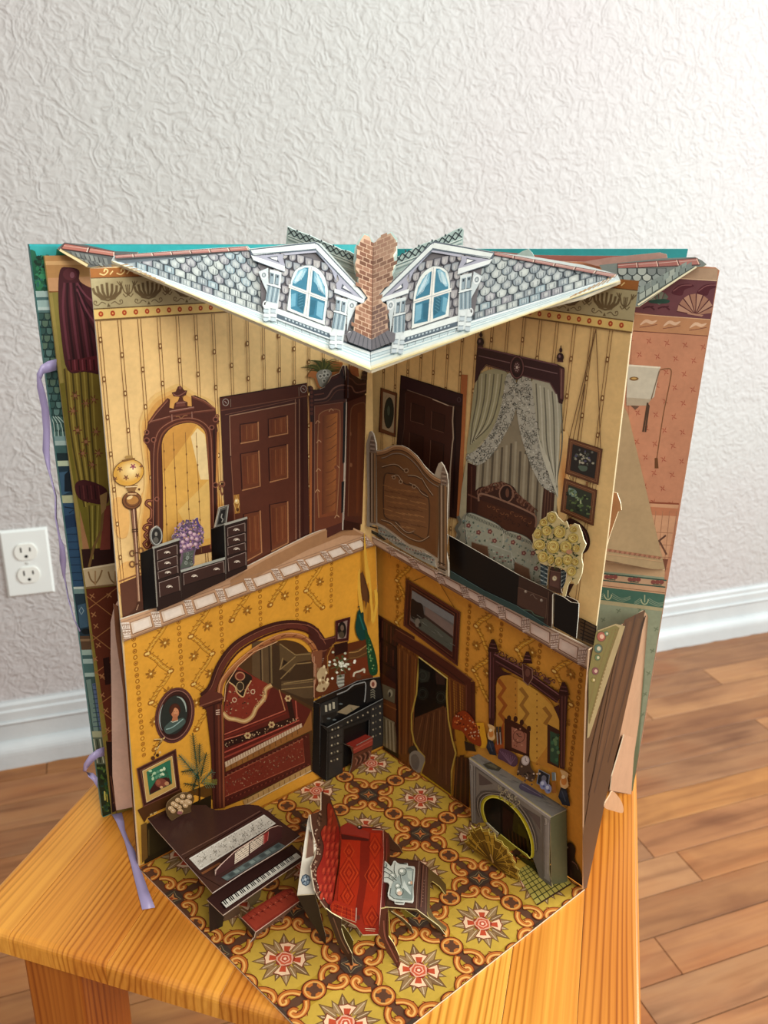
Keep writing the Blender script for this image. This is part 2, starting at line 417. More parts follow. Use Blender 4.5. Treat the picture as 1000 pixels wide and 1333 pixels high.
# top boards, the seams measured from the right edge
seams = [O2, O2+.0297, O2+.064, O2+.130, O2+.196, O2+.2577, O2+.315, O1]
R_ = .0035
for a, b in zip(seams[:-1], seams[1:]):
    left, right = (b == O1), (a == O2)
    prof = []
    def corner(v, z, dv, dz, k=4):
        return [(v+dv*R_*(1-sin(pi/2*i/k)), z+dz*R_*(1-cos(pi/2*i/k))) for i in range(k+1)]
    g = .00009
    pr = []
    # section in (v,z), from right-bottom counterclockwise
    z0, z1 = ST-TT, ST
    aa, bb_ = a+(0 if right else g), b-(0 if left else g)
    if right: pr += [(aa+.001, z0), (aa, z0+.001), (aa, z1-R_)] + [(aa+R_*(1-cos(k*pi/8)), z1-R_+R_*sin(k*pi/8)) for k in (1, 2, 3, 4)]
    else: pr += [(aa, z0), (aa, z1-.00012), (aa+.00012, z1)]
    if left: pr += [(bb_-R_*(1-cos(k*pi/8)), z1-R_+R_*sin(k*pi/8)) for k in (4, 3, 2, 1)] + [(bb_, z1-R_), (bb_, z0+.001), (bb_-.001, z0)]
    else: pr += [(bb_-.00012, z1), (bb_, z1-.00012), (bb_, z0)]
    us = []
    for k in range(5): us.append((O3+R_*(1-sin(k*pi/8)), -R_*(1-cos(k*pi/8))))   # front end rounding (k from top to side)
    us = us[::-1]
    for k in range(5): pass
    us += [(O4-R_*(1-sin(k*pi/8)), -R_*(1-cos(k*pi/8))) for k in range(5)]
    vs, fs = [], []; n = len(pr)
    for (u, dz) in us:
        for (v, z) in pr:
            zz = z if z < ST-.008 else min(z, ST+dz) 
            vs.append(sp(u, v, zz))
    for i in range(len(us)-1):
        for j in range(n): jj = (j+1) % n; fs.append([i*n+j, (i+1)*n+j, (i+1)*n+jj, i*n+jj])
    fs.append(list(range(n))); fs.append(list(range(len(us)*n-1, (len(us)-1)*n-1, -1)))
    o = mesh_obj('top_board', vs, fs, [m_pine], None); o.parent = stool; o.matrix_parent_inverse = Matrix.Translation(-V(stool.location))
LW, LD = .034, .038
for (u, v) in ((O3+.003, O1-.0325-LW), (O3+.003, O2+.0325), (O4-.003-LD, O1-.0325-LW), (O4-.003-LD, O2+.0325)):
    bm = bmesh.new(); box_bm(bm, sp(u+LD/2, v+LW/2, (ST-TT)/2), LD, LW, ST-TT-.0002, SD, SN, .0015, 2); bm_obj('leg', bm, m_pineleg, stool)
for v in (O1-.0325-LW/2, O2+.0325+LW/2):
    bm = bmesh.new(); box_bm(bm, sp((O3+O4)/2, v, .20), O4-O3-2*LD-.008, .02, .05, SD, SN, .0015, 2); bm_obj('side_rail', bm, m_pineleg, stool)
bm = bmesh.new(); box_bm(bm, sp((O3+O4)/2, (O1+O2)/2, .20), .022, O1-O2-.14, .045, SD, SN, .0015, 2); bm_obj('cross_rail', bm, m_pineleg, stool)
# ------------------------------------------------------------------ the pop-up book: planes
book = thing(empty('popup_book', (0.004, .47, ST)), 'open pop-up doll house book standing on the pine stool, showing a two storey paper house', 'book')
FL = Plane(atz(181, 1130, ST+.0012), atz(497, 975, ST+.0012), atz(761, 1157, ST+.0012))
L0, B0, R0 = atz(181, 1130, ST), atz(497, 975, ST), atz(761, 1157, ST)
LW_ = Plane(L0, B0, above(L0, 118, 350))            # whole left wall
Rb = atz(737, 1150, ST)
Bm = LW_.px(489, 708)
UR = Plane(Bm, Rb, above(Rb, 829, 370))             # right wall upstairs
LR = Plane(B0, R0, UR.px(769, 873))                 # right wall downstairs
tipP = aty(483, 481, .335); foldP = aty(486, 322, .415)
RL = Plane(tipP, foldP, LW_.px(150, 345))
RR = Plane(tipP, foldP, UR.px(803, 360))
CLIPS[id(LW_)] = [((497, 973.6), (181.3, 1128.3))]; CLIPS[id(UR)] = [((483, 440), (803, 364))]; CLIPS[id(LR)] = [((761, 1155.3), (497, 973.6))]
SPN = V((0.0, .505, ST))
c0 = atz(134, 1064, ST); CL = Plane(c0, SPN, above(c0, 38, 318))
q0 = atz(146, 1062, ST+.002); PL2 = Plane(q0, SPN+V((0, -.006, 0)), above(q0, 57, 333))
r0 = atz(822, 1033, ST); PR2 = Plane(r0, SPN+V((0, -.004, 0)), above(r0, 937, 350))
r1 = V((.158, .49, ST)); CR = Plane(r1, SPN, r1+V((0, 0, .33)))
CLIPS[id(PR2)] = [((935.5, 353), (828.2, 1003))]
# ------------------------------------------------------------------ left wall card (both storeys)
def Z(x0, y0, s): return lambda x, y: (x0+x/s, y0+y/s)
def hom(c00, c10, c11, c01):
    """unit square -> four points (projective)"""
    (x0, y0), (x1, y1), (x2, y2), (x3, y3) = c00, c10, c11, c01
    dx1, dx2, sx = x1-x2, x3-x2, x0-x1+x2-x3; dy1, dy2, sy = y1-y2, y3-y2, y0-y1+y2-y3
    den = dx1*dy2-dx2*dy1; g = (sx*dy2-dx2*sy)/den; h = (dx1*sy-sx*dy1)/den
    a, b, c = x1-x0+g*x1, x3-x0+h*x3, x0; d, e, f = y1-y0+g*y1, y3-y0+h*y3, y0
    return lambda u, v: ((a*u+b*v+c)/(g*u+h*v+1), (d*u+e*v+f)/(g*u+h*v+1))
CREAM, CREAM2 = 'ecc584', 'e0b470'
INK = '5a3418'
leftwall = card('left_wall_card', LW_, [(118, 350), (300, 335), (484, 333), (486, 600), (489.5, 708), (497, 975), (181, 1130), (165, 900), (157, 807), (143.6, 640)],
                CREAM, book, .0012, label='tall left wall card with cream striped bedroom above and golden parlour below')
def motif_palm(A, u, v, s, z):
    for k in (-3, -2, -1, 0, 1, 2, 3):
        a = k*.33; L = s*(1.0 - .07*abs(k))
        A.line([(u+.12*s*k, v), (u+.2*s*k+sin(a)*L*.35, v+L*.5), (u+.24*s*k+sin(a)*L*.3, v+L*cos(a*.5))], s*.17, '6c5838', z)
    A.line([(u-.5*s, v+.02*s), (u, v-.1*s), (u+.5*s, v+.02*s)], s*.12, '6e5a3a', z)
def motif_sprig(A, u, v, s, z):
    for sx in (-1, 1):
        A.line(smooth([(u, v), (u+sx*.3*s, v+.25*s), (u+sx*.45*s, v+.7*s), (u+sx*.6*s, v+.95*s)], 4), s*.09, '6e5a3a', z)
        for q in (.25, .5, .75): A.line([(u+sx*.5*s, v+.6*s), (u+sx*(.2+q*.8)*s, v+1.0*s)], s*.07, '6e5a3a', z)
        A.line([(u, v), (u+sx*.2*s, v-.15*s), (u+sx*.4*s, v+.08*s)], s*.08, '6e5a3a', z)
    for q in (-.15, 0, .15): A.line([(u+q*s*.5, v), (u+q*s, v+.75*s)], s*.08, '6e5a3a', z)
def scroll(A, u, v, s, sgn, z):
    A.line(smooth([(u, v), (u+sgn*.5*s, v+.25*s), (u+sgn*1.0*s, v-.1*s), (u+sgn*1.5*s, v+.05*s), (u+sgn*1.45*s, v+.42*s), (u+sgn*1.15*s, v+.35*s), (u+sgn*1.25*s, v+.12*s)], 5), s*.11, '6e5a3a', z)
def bedroom_paper(A, u0, u1, vt, vs, vbot, phase, dot0, k0=0):
    """frieze hanging from vt, stripes from vs down to vbot. metric units"""
    A.tf = 'uv'
    A.poly([(u0, vt), (u1, vt), (u1, vt-.0038), (u0, vt-.0038)], 'a4652e', 0)
    u = u0+.004
    while u < u1-.006:
        scrl = [(u, vt-.0022), (u+.002, vt-.0028), (u+.0038, vt-.0012), (u+.0026, vt-.0004), (u+.002, vt-.0016)]
        A.line(smooth(scrl, 4), .0005, 'f0cf8c', 1); A.line([(u+.0045, vt-.0027), (u+.006, vt-.0012)], .0005, 'f0cf8c', 1); u += .0075
    A.poly([(u0, vt-.0038), (u1, vt-.0038), (u1, vt-.0041), (u0, vt-.0041)], '5a3e20', 1)
    A.poly([(u0, vt-.0041), (u1, vt-.0041), (u1, vt-.0166), (u0, vt-.0166)], 'b5a67c', 0)
    u = u0+dot0
    while u < u1:
        if u-.003 > u0: motif_palm(A, u, vt-.0128, .0068, 2)
        if u+.0092+.003 < u1: motif_sprig(A, u+.0092, vt-.0115, .0058, 2)
        scroll(A, u+.0012, vt-.0150, .0034, 1, 2)
        if u-.006 > u0: scroll(A, u-.0012, vt-.0150, .0034, -1, 2)
        A.poly([(u-.0008, vt-.0162), (u+.0008, vt-.0162), (u, vt-.0146)], '6e5a3a', 2); u += .0185
    A.poly([(u0, vt-.0166), (u1, vt-.0166), (u1, vt-.0171), (u0, vt-.0171)], '6a5230', 1)
    A.poly([(u0, vt-.0171), (u1, vt-.0171), (u1, vt-.0212), (u0, vt-.0212)], 'ecc878', 0)
    u = u0+.003
    while u < u1-.001:
        A.ell(u, vt-.0191, .0011, .0012, 'b5441e', 2, n=10); A.ell(u, vt-.0191, .0004, .00045, 'f0b060', 3, n=6); u += .0053
    A.poly([(u0, vt-.0212), (u1, vt-.0212), (u1, vt-.0219), (u0, vt-.0219)], '7a5a30', 1)
    k = 0; u = u0+phase
    while u < u1-.001:
        if u > u0+.0004:
            for d in (-.0007, .0007):
                A.line([(u+d, vs), (u+d, vbot(u))], .00028, '7a4c22', 1)
            v = vs - .010 - ((k+k0) % 5)*.0085*1.9 % .02
            step = .0175
            v = vs - .008 - (((k+k0)*.0075) % step)
            while v > vbot(u)+.002:
                A.ell(u, v, .0009, .0014, '7a4c22', 2, n=8); A.ell(u, v, .0004, .0008, 'f0d090', 3, n=6); v -= step
        k += 1; u += .0092
A = Art('striped_wallpaper_print', LW_, leftwall)
bedroom_paper(A, .0036, .158, .3283, .3062, lambda u: .160, .0018, .0068)
# warm painted halo behind the furniture and dark skirting
A.tf = None
A.poly([(156, 760), (200, 742), (197, 800), (160, 806)], '5c3626', 5)
A.line([(155, 757), (200, 740)], 2, '8a5a38', 6)
A.tf = Z(170, 490, 7.143)
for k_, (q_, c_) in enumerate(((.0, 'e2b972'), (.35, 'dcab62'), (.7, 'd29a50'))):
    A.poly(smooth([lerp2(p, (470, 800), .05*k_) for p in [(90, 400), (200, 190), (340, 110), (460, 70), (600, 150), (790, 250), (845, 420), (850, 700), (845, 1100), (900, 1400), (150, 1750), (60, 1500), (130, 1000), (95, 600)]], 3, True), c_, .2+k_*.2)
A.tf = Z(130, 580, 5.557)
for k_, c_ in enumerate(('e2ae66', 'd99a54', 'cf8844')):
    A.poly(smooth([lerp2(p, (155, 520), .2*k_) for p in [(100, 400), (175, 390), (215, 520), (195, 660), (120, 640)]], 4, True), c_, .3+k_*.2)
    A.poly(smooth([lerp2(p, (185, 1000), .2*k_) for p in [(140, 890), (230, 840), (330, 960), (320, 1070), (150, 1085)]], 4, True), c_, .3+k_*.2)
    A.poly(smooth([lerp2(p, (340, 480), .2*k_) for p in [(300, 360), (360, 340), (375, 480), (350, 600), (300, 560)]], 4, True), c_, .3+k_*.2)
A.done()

def fluted(A, a, b, w, col, z, hi='8a5a42', lo='2c130c'):
    A.line([a, b], w, col, z); dx, dy = b[0]-a[0], b[1]-a[1]; l = math.hypot(dx, dy); nx, ny = -dy/l, dx/l
    for o_, c, ww in ((-.28, hi, .12), (-.1, lo, .14), (.12, hi, .08), (.3, lo, .16)):
        A.line([(a[0]+nx*w*o_, a[1]+ny*w*o_), (b[0]+nx*w*o_, b[1]+ny*w*o_)], w*ww, c, z+1)

# cheval mirror (printed)
A = Art('gilt_arched_mirror_print', LW_, leftwall, base=.0005)
A.tf = Z(170, 490, 7.143)
frame = [(160, 445), (250, 300), (345, 200), (368, 215), (362, 290), (400, 300), (410, 250), (440, 230), (455, 190), (400, 185), (382, 150), (420, 140), (440, 95), (465, 85), (485, 110), (500, 130), (528, 130), (515, 175), (480, 190), (495, 225), (530, 240), (530, 275), (570, 280), (565, 180), (600, 175), (700, 220), (790, 300), (800, 380), (828, 420), (800, 440), (812, 500), (800, 560), (800, 700), (806, 1000), (815, 1400), (810, 1620), (220, 1740), (205, 1500), (190, 1000), (180, 700), (150, 640), (118, 600), (120, 560), (150, 500)]
A.poly(frame, '4e2519', 1)
A.line([(165, 440), (240, 330), (345, 212)], 22, '6d3a28', 2); A.line([(172, 436), (248, 335), (345, 225)], 6, 'a06a50', 3)
A.line([(575, 190), (680, 232), (785, 305)], 22, '6d3a28', 2); A.line([(575, 184), (680, 224), (785, 297)], 5, 'a87258', 3)
A.line([(180, 425), (365, 375), (590, 335), (790, 312)], 18, '6b3a2a', 2); A.line([(180, 420), (365, 370)], 5, 'a2705a', 3); A.line([(590, 330), (780, 308)], 5, '95604a', 3)
A.line([(360, 330), (590, 290)], 20, '7a4636', 3); A.line([(362, 325), (590, 285)], 5, 'b08a78', 4)
for x, y in ((386, 350), (572, 325)): A.line([(x, y), (x+2, y+75)], 16, '6a3828', 3); A.line([(x-2, y+5), (x, y+65)], 5, 'a48070', 4)
A.line(smooth([(420, 375), (450, 372), (470, 390), (500, 365), (530, 362)], 4), 9, '8a5c3c', 3)
A.poly([(430, 235), (500, 228), (512, 275), (418, 285)], '6a3a2e', 2); A.line([(425, 250), (515, 240)], 5, 'a47868', 3)
A.line(smooth([(395, 160), (430, 180), (470, 170), (515, 140)], 4), 8, '8c5a4c', 3); A.ell(462, 104, 14, 17, '7a4a3e', 3)
for a, b, c, w_, col in ((.0, 0, 0, 26, '6b3a26'), (0, 26, 0, 8, '9a6248')):
    arch = smooth([(205, 1700), (215, 1200), (215, 800), (225, 620), (270, 500), (380, 420), (500, 390), (600, 395), (690, 440), (740, 520), (755, 700), (765, 1100), (775, 1600)], 6)
    if w_ == 26: A.line(arch, 34, '57291b', 2); A.line(arch, 8, '94604a', 4)
arch2 = smooth([(262, 1700), (258, 1200), (250, 800), (262, 640), (300, 530), (390, 455), (500, 420), (590, 425), (660, 460), (705, 530), (720, 700), (735, 1100), (745, 1600)], 6)
A.line(arch2, 14, '7e4a30', 3)
gl = smooth([(290, 640), (310, 560), (380, 480), (480, 440), (580, 435), (650, 470), (695, 530), (705, 640)], 4) + [(718, 800), (735, 1100), (745, 1500), (745, 1560), (290, 1680), (305, 1400), (302, 1000)]
A.poly(gl, 'dca852', 4)
A.poly([(302, 900), (520, 600), (620, 445), (560, 438), (480, 442), (380, 480), (310, 560), (290, 640)], 'cc9344', 5)
A.poly([(620, 480), (690, 540), (705, 640), (718, 800), (728, 960), (650, 960), (560, 560)], 'ecd096', 5)
A.poly([(728, 960), (735, 1100), (742, 1500), (600, 1540), (440, 1250)], 'e2b868', 5)
for x0, x1 in ((305, 345), (395, 450), (510, 560), (610, 660)):
    A.line([(x0, 520 if x0 > 350 else 620), (x1, 1640)], 5, '8a6034', 6)
    for k in range(6): y = 640+k*170+(x0 % 7)*14; A.ell(x0+(x1-x0)*(y-500)/1140, y, 7, 12, '7a5028', 7, n=8)
for x, y, s in ((150, 520, 20), (150, 595, 24), (215, 590, 22), (755, 475, 20), (790, 400, 22), (790, 1010, 22), (850, 1000, 26), (245, 1140, 18), (805, 370, 16)):
    A.ring(x, y, s, s, 9, '8a5442', 5); A.ell(x, y, s*.4, s*.4, '2e120c', 5, n=8)
A.line([(215, 640), (228, 1690)], 16, '2c120c', 3); A.line([(775, 480), (790, 1600)], 16, '2a120c', 3)
A.line(smooth([(855, 990), (835, 1030), (850, 1100), (870, 1060), (850, 990)], 5), 14, '7a4a34', 4)
A.tf = Z(130, 580, 5.557)
for pts in ([(380, 400), (345, 400), (335, 425), (360, 445), (378, 470)], [(375, 470), (372, 520), (350, 545), (378, 560)], [(375, 570), (335, 575), (318, 600), (345, 620), (325, 650), (345, 680), (318, 710), (345, 740), (375, 700)]):
    A.line(smooth(pts, 5), 22, '5c2c1c', 3); A.line(smooth(pts, 5), 6, '9c6248', 4)
A.poly([(365, 480), (385, 480), (390, 740), (350, 760), (340, 700)], '4e2418', 3)
A.done('arched looking glass in a carved mahogany frame')

# standing lamp (printed)
A = Art('standing_lamp_print', LW_, leftwall, base=.0007)
A.tf = Z(130, 580, 5.557)
A.ell(207, 197, 116, 96, '6a4420', 1, rot=-.35, n=26); A.ell(207, 197, 111, 91, 'd9a244', 2, rot=-.35, n=26)
A.fan([ellp(215, 185, 95, 80, -.35, 2*pi*i/20) for i in range(20)], (240, 170), 'fbe6a8', 'd9a244', 3)
A.poly([(160, 105), (250, 88), (258, 100), (165, 120)], '8a6030', 3); A.poly([(185, 75), (235, 70), (240, 90), (186, 96)], 'b08a4c', 2)
for x, y, s in ((145, 172, 1), (240, 152, 1.1), (190, 232, 1), (272, 218, .9), (112, 240, .8), (300, 150, .7)):
    for k in range(5): A.line([(x, y), (x+20*s*cos(k*1.26+.3), y+20*s*sin(k*1.26+.3))], 8*s, '7a4a30' if x != 240 else '94405a', 4)
A.poly([(180, 292), (275, 285), (262, 312), (255, 330), (205, 332), (195, 312)], '8a6238', 3); A.line([(185, 300), (270, 296)], 7, 'ecd0a0', 4); A.ell(285, 316, 8, 8, '5c3018', 4)
A.ell(232, 398, 72, 66, '4a2a18', 3, rot=-.2, n=22); A.ell(232, 395, 66, 60, '7c4e2c', 4, rot=-.2, n=22); A.ell(238, 392, 44, 34, 'b07a3e', 5, rot=-.2); A.ell(215, 375, 24, 14, 'e6c48c', 6, rot=-.4)
A.line([(200, 350), (265, 350)], 8, 'd8b07c', 6); A.ring(235, 400, 50, 42, 6, '5a3620', 6)
A.poly([(222, 455), (262, 450), (280, 760), (298, 1140), (276, 1150), (250, 760)], '5a3826', 3)
A.line([(245, 460), (266, 760), (286, 1140)], 9, 'd0a888', 4); A.line([(232, 470), (255, 760), (276, 1130)], 7, '8c6048', 4)
for y in (610, 625, 780, 860): A.line([(232+(y-600)*.05, y), (278+(y-600)*.04, y-6)], 8, '3e2416', 5)
for x, y in ((235, 780), (235, 858), (296, 760), (296, 850)): A.ring(x, y, 18, 20, 10, '7a5234', 5)
A.poly(smooth([(275, 1130), (300, 1130), (310, 1160), (345, 1190), (330, 1205), (225, 1222), (235, 1200), (262, 1170)], 3, True), '4c2c1e', 4); A.line([(280, 1150), (265, 1190)], 6, 'a88468', 5)
A.done('brass standing lamp with a round floral globe')

# six panel door (printed)
A = Art('panelled_door_print', LW_, leftwall, base=.0006)
A.tf = Z(280, 490, 5.795)
A.line([(22, 420), (12, 800)], 14, 'c88c48', 0)
A.poly([(36, 155), (695, 48), (712, 1200), (180, 1500), (85, 1500), (60, 700)], '43211a', 1)
A.poly([(36, 155), (695, 48), (697, 138), (42, 250)], '4c2318', 2); A.line([(40, 258), (697, 146)], 9, '6c4030', 3); A.line([(38, 160), (695, 54)], 7, '2e120c', 3)
for x, y in ((80, 195), (668, 95)): A.ring(x, y, 22, 26, 6, '9a8a80', 4); A.line([(x-8, y-8), (x+8, y+8)], 5, 'b0a098', 4)
A.line([(118, 170), (118, 232)], 4, '857060', 3); A.line([(632, 82), (634, 148)], 4, '857060', 3)
A.poly([(110, 295), (615, 205), (620, 1240), (440, 1340), (150, 1500), (125, 700)], '5c2f20', 2)
A.line([(118, 600), (110, 298), (615, 200)], 8, 'a07a60', 4); A.line([(75, 290), (600, 175)], 4, '7c5040', 3)
for x in (606, 636): A.line([(x, 170), (x+4, 1230)], 6, '9a7058', 4)
A.line([(655, 160), (664, 1200)], 20, '3a1812', 3); A.line([(120, 610), (150, 1090)], 5, '8a5c44', 4)
for q in ([(190, 362), (325, 342), (328, 482), (192, 506)], [(402, 322), (545, 295), (548, 430), (404, 458)], [(192, 585), (330, 560), (340, 828), (204, 860)], [(404, 540), (546, 512), (548, 765), (412, 798)], [(215, 1040), (340, 1012), (352, 1330), (225, 1400)], [(412, 968), (548, 942), (552, 1255), (425, 1320)]):
    A.poly(q, '6c3a24', 3); m_ = [lerp2(q[0], q[1], .12), lerp2(q[0], q[1], .9), lerp2(q[3], q[2], .9), lerp2(q[3], q[2], .12)]
    A.grad(lerp2(m_[0], m_[3], .08), lerp2(m_[1], m_[2], .08), lerp2(m_[1], m_[2], .9), lerp2(m_[0], m_[3], .9), '5e2f1c', '82492a', '7a4226', '6a3620', 4, 2)
    A.line([q[3], q[0], q[1]], 9, '331410', 5); A.line([q[1], q[2], q[3]], 10, 'ac7850', 5)
    for k in range(5):
        p, r_ = lerp2(m_[0], m_[1], (k+.5)/5), lerp2(m_[3], m_[2], (k+.5)/5); A.line([lerp2(p, r_, .1), lerp2(p, r_, .85)], 5, ('6a3420', '8e5634')[k % 2], 5)
A.poly([(140, 895), (182, 888), (188, 1030), (145, 1038)], 'a87434', 4); A.ring(163, 962, 20, 66, 5, 'e0b870', 5, n=4); A.ell(165, 942, 18, 20, 'e8c078', 6); A.ell(160, 938, 8, 9, 'fff0c0', 7); A.ell(170, 1005, 10, 14, '5a3414', 6)
A.done('brown six panel door with brass plate')

# wardrobe across the corner: two folded card leaves
WC = LW_.px(404, 690); 
wl = Plane(LW_.px(404, 690), LW_.px(402, 500), LW_.px(447, 682)+(CAM-LW_.px(447, 682)).normalized()*.008)
ward = empty('corner_wardrobe'); ward.parent = book; ward.matrix_parent_inverse = Matrix.Translation(-V(book.location))
left_leaf = card('wardrobe_front', wl, [(402, 712), (404, 600), (403, 505), (405, 502), (410, 510), (425, 503), (432, 490), (442, 486), (446, 476), (450, 476), (452, 488), (451, 520), (449, 600), (447, 690)], '4c2014', ward, label='carved double door wardrobe')
A = Art('wardrobe_door_print', wl, left_leaf, base=.0003)
A.tf = Z(380, 440, 5.127)
A.line([(118, 320), (125, 540), (122, 1300)], 20, 'a86030', 0)
A.poly([(150, 450), (355, 425), (345, 900), (335, 1230), (150, 1300)], '6a341c', 1)
A.line([(150, 1290), (152, 455), (340, 428)], 7, '7c5440', 3)
dp = smooth([(180, 1200), (170, 900), (178, 560), (190, 505), (240, 480), (310, 480), (322, 530), (318, 850), (300, 1180)], 5)
A.poly(dp, '7c4020', 2); A.line(dp, 6, '9a6a44', 3)
A.grad((205, 520), (305, 500), (290, 1150), (200, 1180), '6a3618', 'b87034', '8f5228', '5c2c14', 3, 6)
for k in range(16): A.line([(225+(k % 3)*6, 560+k*38), (262, 548+k*38), (298, 520+k*38)], 4, ('8a5428', '5e3014')[k % 2], 4)
A.line([(120, 320), (135, 560)], 22, '2a0f0a', 3)
for k in range(7): A.ell(132, 335+k*28, 11, 12, '5a2c20', 4, n=8)
for p in ((262, 480), (180, 690), (170, 1020), (300, 860), (172, 560), (300, 1190), (176, 880)): A.line(smooth([(p[0]-14, p[1]+12), (p[0], p[1]-8), (p[0]+16, p[1]+6)], 3), 6, 'b98a64', 5)
A.ell(295, 862, 12, 13, '7a4026', 5)
A.line([(365, 425), (357, 850), (345, 1215)], 8, 'b8a490', 6); A.poly([(345, 430), (360, 425), (352, 830), (338, 838)], '060403', 5); A.poly([(332, 960), (350, 955), (345, 1160), (330, 1170)], '060403', 5)
A.poly([(128, 440), (145, 345), (210, 340), (255, 280), (310, 265), (340, 185), (370, 185), (380, 240), (380, 400)], '35140e', 2)
A.line(smooth([(150, 415), (230, 400), (275, 340), (330, 315), (380, 320)], 4), 10, '7a5548', 3); A.line(smooth([(150, 435), (240, 420), (300, 352), (380, 345)], 4), 7, '5e3626', 3)
A.line([(150, 380), (215, 370)], 8, '6a3c2c', 3); A.ell(345, 240, 18, 32, '20090a', 4); A.line([(340, 200), (350, 250)], 5, '6e4a40', 5)
A.done()
wr_ = Plane(wl.px(450, 600), wl.px(452, 490), UR.px(484, 660))
right_leaf = card('wardrobe_front', wr_, [(450, 476), (458, 487), (470, 494), (482, 492), (484, 600), (484, 690), (447, 690), (449, 600), (451, 520)], '36150e', ward, label='right half of the wardrobe front')
A = Art('wardrobe_door_print', wr_, right_leaf, base=.0003)
A.tf = Z(380, 440, 5.127)
A.poly([(372, 425), (520, 370), (515, 900), (498, 1250), (350, 1215), (365, 800)], '50261a', 1)
dp = smooth([(375, 1190), (385, 800), (392, 520), (405, 460), (440, 440), (485, 435), (492, 500), (490, 850), (475, 1190)], 5)
A.poly(dp, '5c2e1a', 2); A.line(dp, 5, '7a5238', 3)
A.grad((440, 500), (480, 490), (460, 1150), (430, 1170), '743e20', '5c2c18', '502618', '70391c', 3, 4)
A.ell(395, 848, 9, 14, '8a5a3c', 4); A.ell(392, 640, 6, 14, '8a5a3c', 4)
A.poly([(355, 410), (360, 200), (380, 245), (430, 285), (470, 290), (525, 260), (530, 360)], '34140e', 2)
A.line(smooth([(370, 320), (400, 325), (430, 365), (520, 340)], 4), 9, '6e483a', 3); A.line(smooth([(360, 255), (400, 275), (440, 310), (520, 300)], 4), 8, '5a3428', 3)
for x, y, r_ in ((490, 235, 22), (490, 262, 26), (522, 270, 12), (524, 320, 12)): A.ell(x, y, r_, r_*.8, '2a100c', 4); A.ring(x, y, r_*.7, r_*.5, 4, '5a3830', 5)
A.done()
# plant on the wardrobe (printed on the wall)
A = Art('potted_fern_print', LW_, leftwall, base=.0008)
A.tf = Z(380, 440, 5.127)
A.poly(smooth([(105, 250), (150, 270), (190, 340), (300, 250), (340, 180), (320, 160), (200, 160)], 3, True), 'ac6a38', 0)
A.poly([(380, 190), (440, 180), (450, 260), (400, 250)], '9c5a30', 0)
for k in range(26):
    a = radians(195+k*6.2); L = 110+(k*37 % 45); x, y = 210, 235
    A.line(smooth([(x, y), (x+cos(a)*L*.5, y+sin(a)*L*.6), (x+cos(a)*L*1.1, y+sin(a)*L*.7)], 3), 11, ('46481e', '333a18', '5c5a28')[k % 3], 1+k % 2, taper=lambda t: 1.2-t)
A.poly(smooth([(165, 240), (190, 215), (240, 210), (268, 235), (250, 270), (225, 320), (190, 325), (170, 275)], 4, True), '8e8c80', 3)
for x, y in ((215, 250), (240, 245), (190, 255), (215, 285), (220, 225)): A.ring(x, y, 12, 12, 5, 'c8c6b8', 4); A.ell(x, y, 5, 5, '4e4c44', 4)
A.done()
# ------------------------------------------------------------------ dressing chest popping out of the left wall
DS = LW_.shift(.007)
z_ = Z(170, 640, 6.25); zz = lambda pts, f=None: [(f or z_)(*p) for p in pts]
def emp(name, label=None):
    e = empty(name); e.parent = book; e.matrix_parent_inverse = Matrix.Translation(-V(book.location))
    if label: e['label'] = label
    return e
dresser = emp('dressing_chest', 'dark paper dressing chest with two drawer towers')
def drawer_print(plane, par, quads, name='drawer_front_print', tf=None):
    A = Art(name, plane, par, base=.0002); A.tf = tf
    for q in quads:
        A.poly(q, '3a241e', 1); A.line([q[3], q[0], q[1]], 5, '98847a', 2); A.line([q[1], q[2]], 9, '7a685e', 2); A.line([q[2], q[3]], 4, '100a08', 2)
        n = 2 if abs(q[1][0]-q[0][0]) > 250 else 1
        for k in range(n):
            t = .5 if n == 1 else (.27, .82)[k]
            a, b = lerp2(q[0], q[1], t), lerp2(q[3], q[2], t); c = lerp2(a, b, .5)
            A.ring(c[0], c[1]+6, 22, 16, 9, 'b8a898', 3, a0=pi, a1=2*pi, n=8); A.line([(c[0]-12, c[1]+4), (c[0]+12, c[1]-4)], 8, 'e6d8c6', 4)
    A.done()
tw = card('drawer_tower', DS, zz([(178, 458), (398, 382), (405, 640), (412, 800), (416, 890), (215, 975)]), '251511', dresser, .0006, edge='b8b4a4')
drawer_print(DS, tw, [[(215, 482), (378, 432), (380, 512), (222, 558)], [(218, 572), (378, 520), (382, 595), (226, 640)], [(222, 655), (382, 602), (386, 662), (230, 715)], [(232, 742), (392, 688), (402, 805), (240, 860)]], tf=z_)
A = Art('tower_top_print', DS, tw, base=.0004); A.tf = z_; A.line([(178, 458), (398, 385)], 20, 'a9a79a', 1); A.line([(188, 460), (218, 935)], 10, '8a8478', 1); A.done()
md = card('middle_drawer', DS, zz([(408, 652), (772, 545), (774, 720), (600, 800), (416, 890)]), '261713', dresser, .0006, edge='b8b4a4')
drawer_print(DS, md, [[(430, 668), (756, 566), (762, 660), (436, 762)]], tf=z_)
A = Art('shelf_edge_print', DS, md, base=.0004); A.tf = z_; A.line([(408, 648), (775, 540)], 20, 'a3a59a', 1); A.line([(772, 540), (775, 670)], 8, '6c645c', 1); A.done()
tw2 = card('drawer_tower', DS, zz([(762, 270), (950, 212), (950, 630), (776, 715)]), '271713', dresser, .0006, edge='b8b4a4')
drawer_print(DS, tw2, [[(790, 296), (930, 255), (932, 325), (792, 368)], [(790, 378), (932, 338), (934, 405), (794, 445)], [(790, 456), (932, 415), (936, 478), (794, 520)], [(792, 545), (938, 492), (940, 600), (800, 650)]], tf=z_)
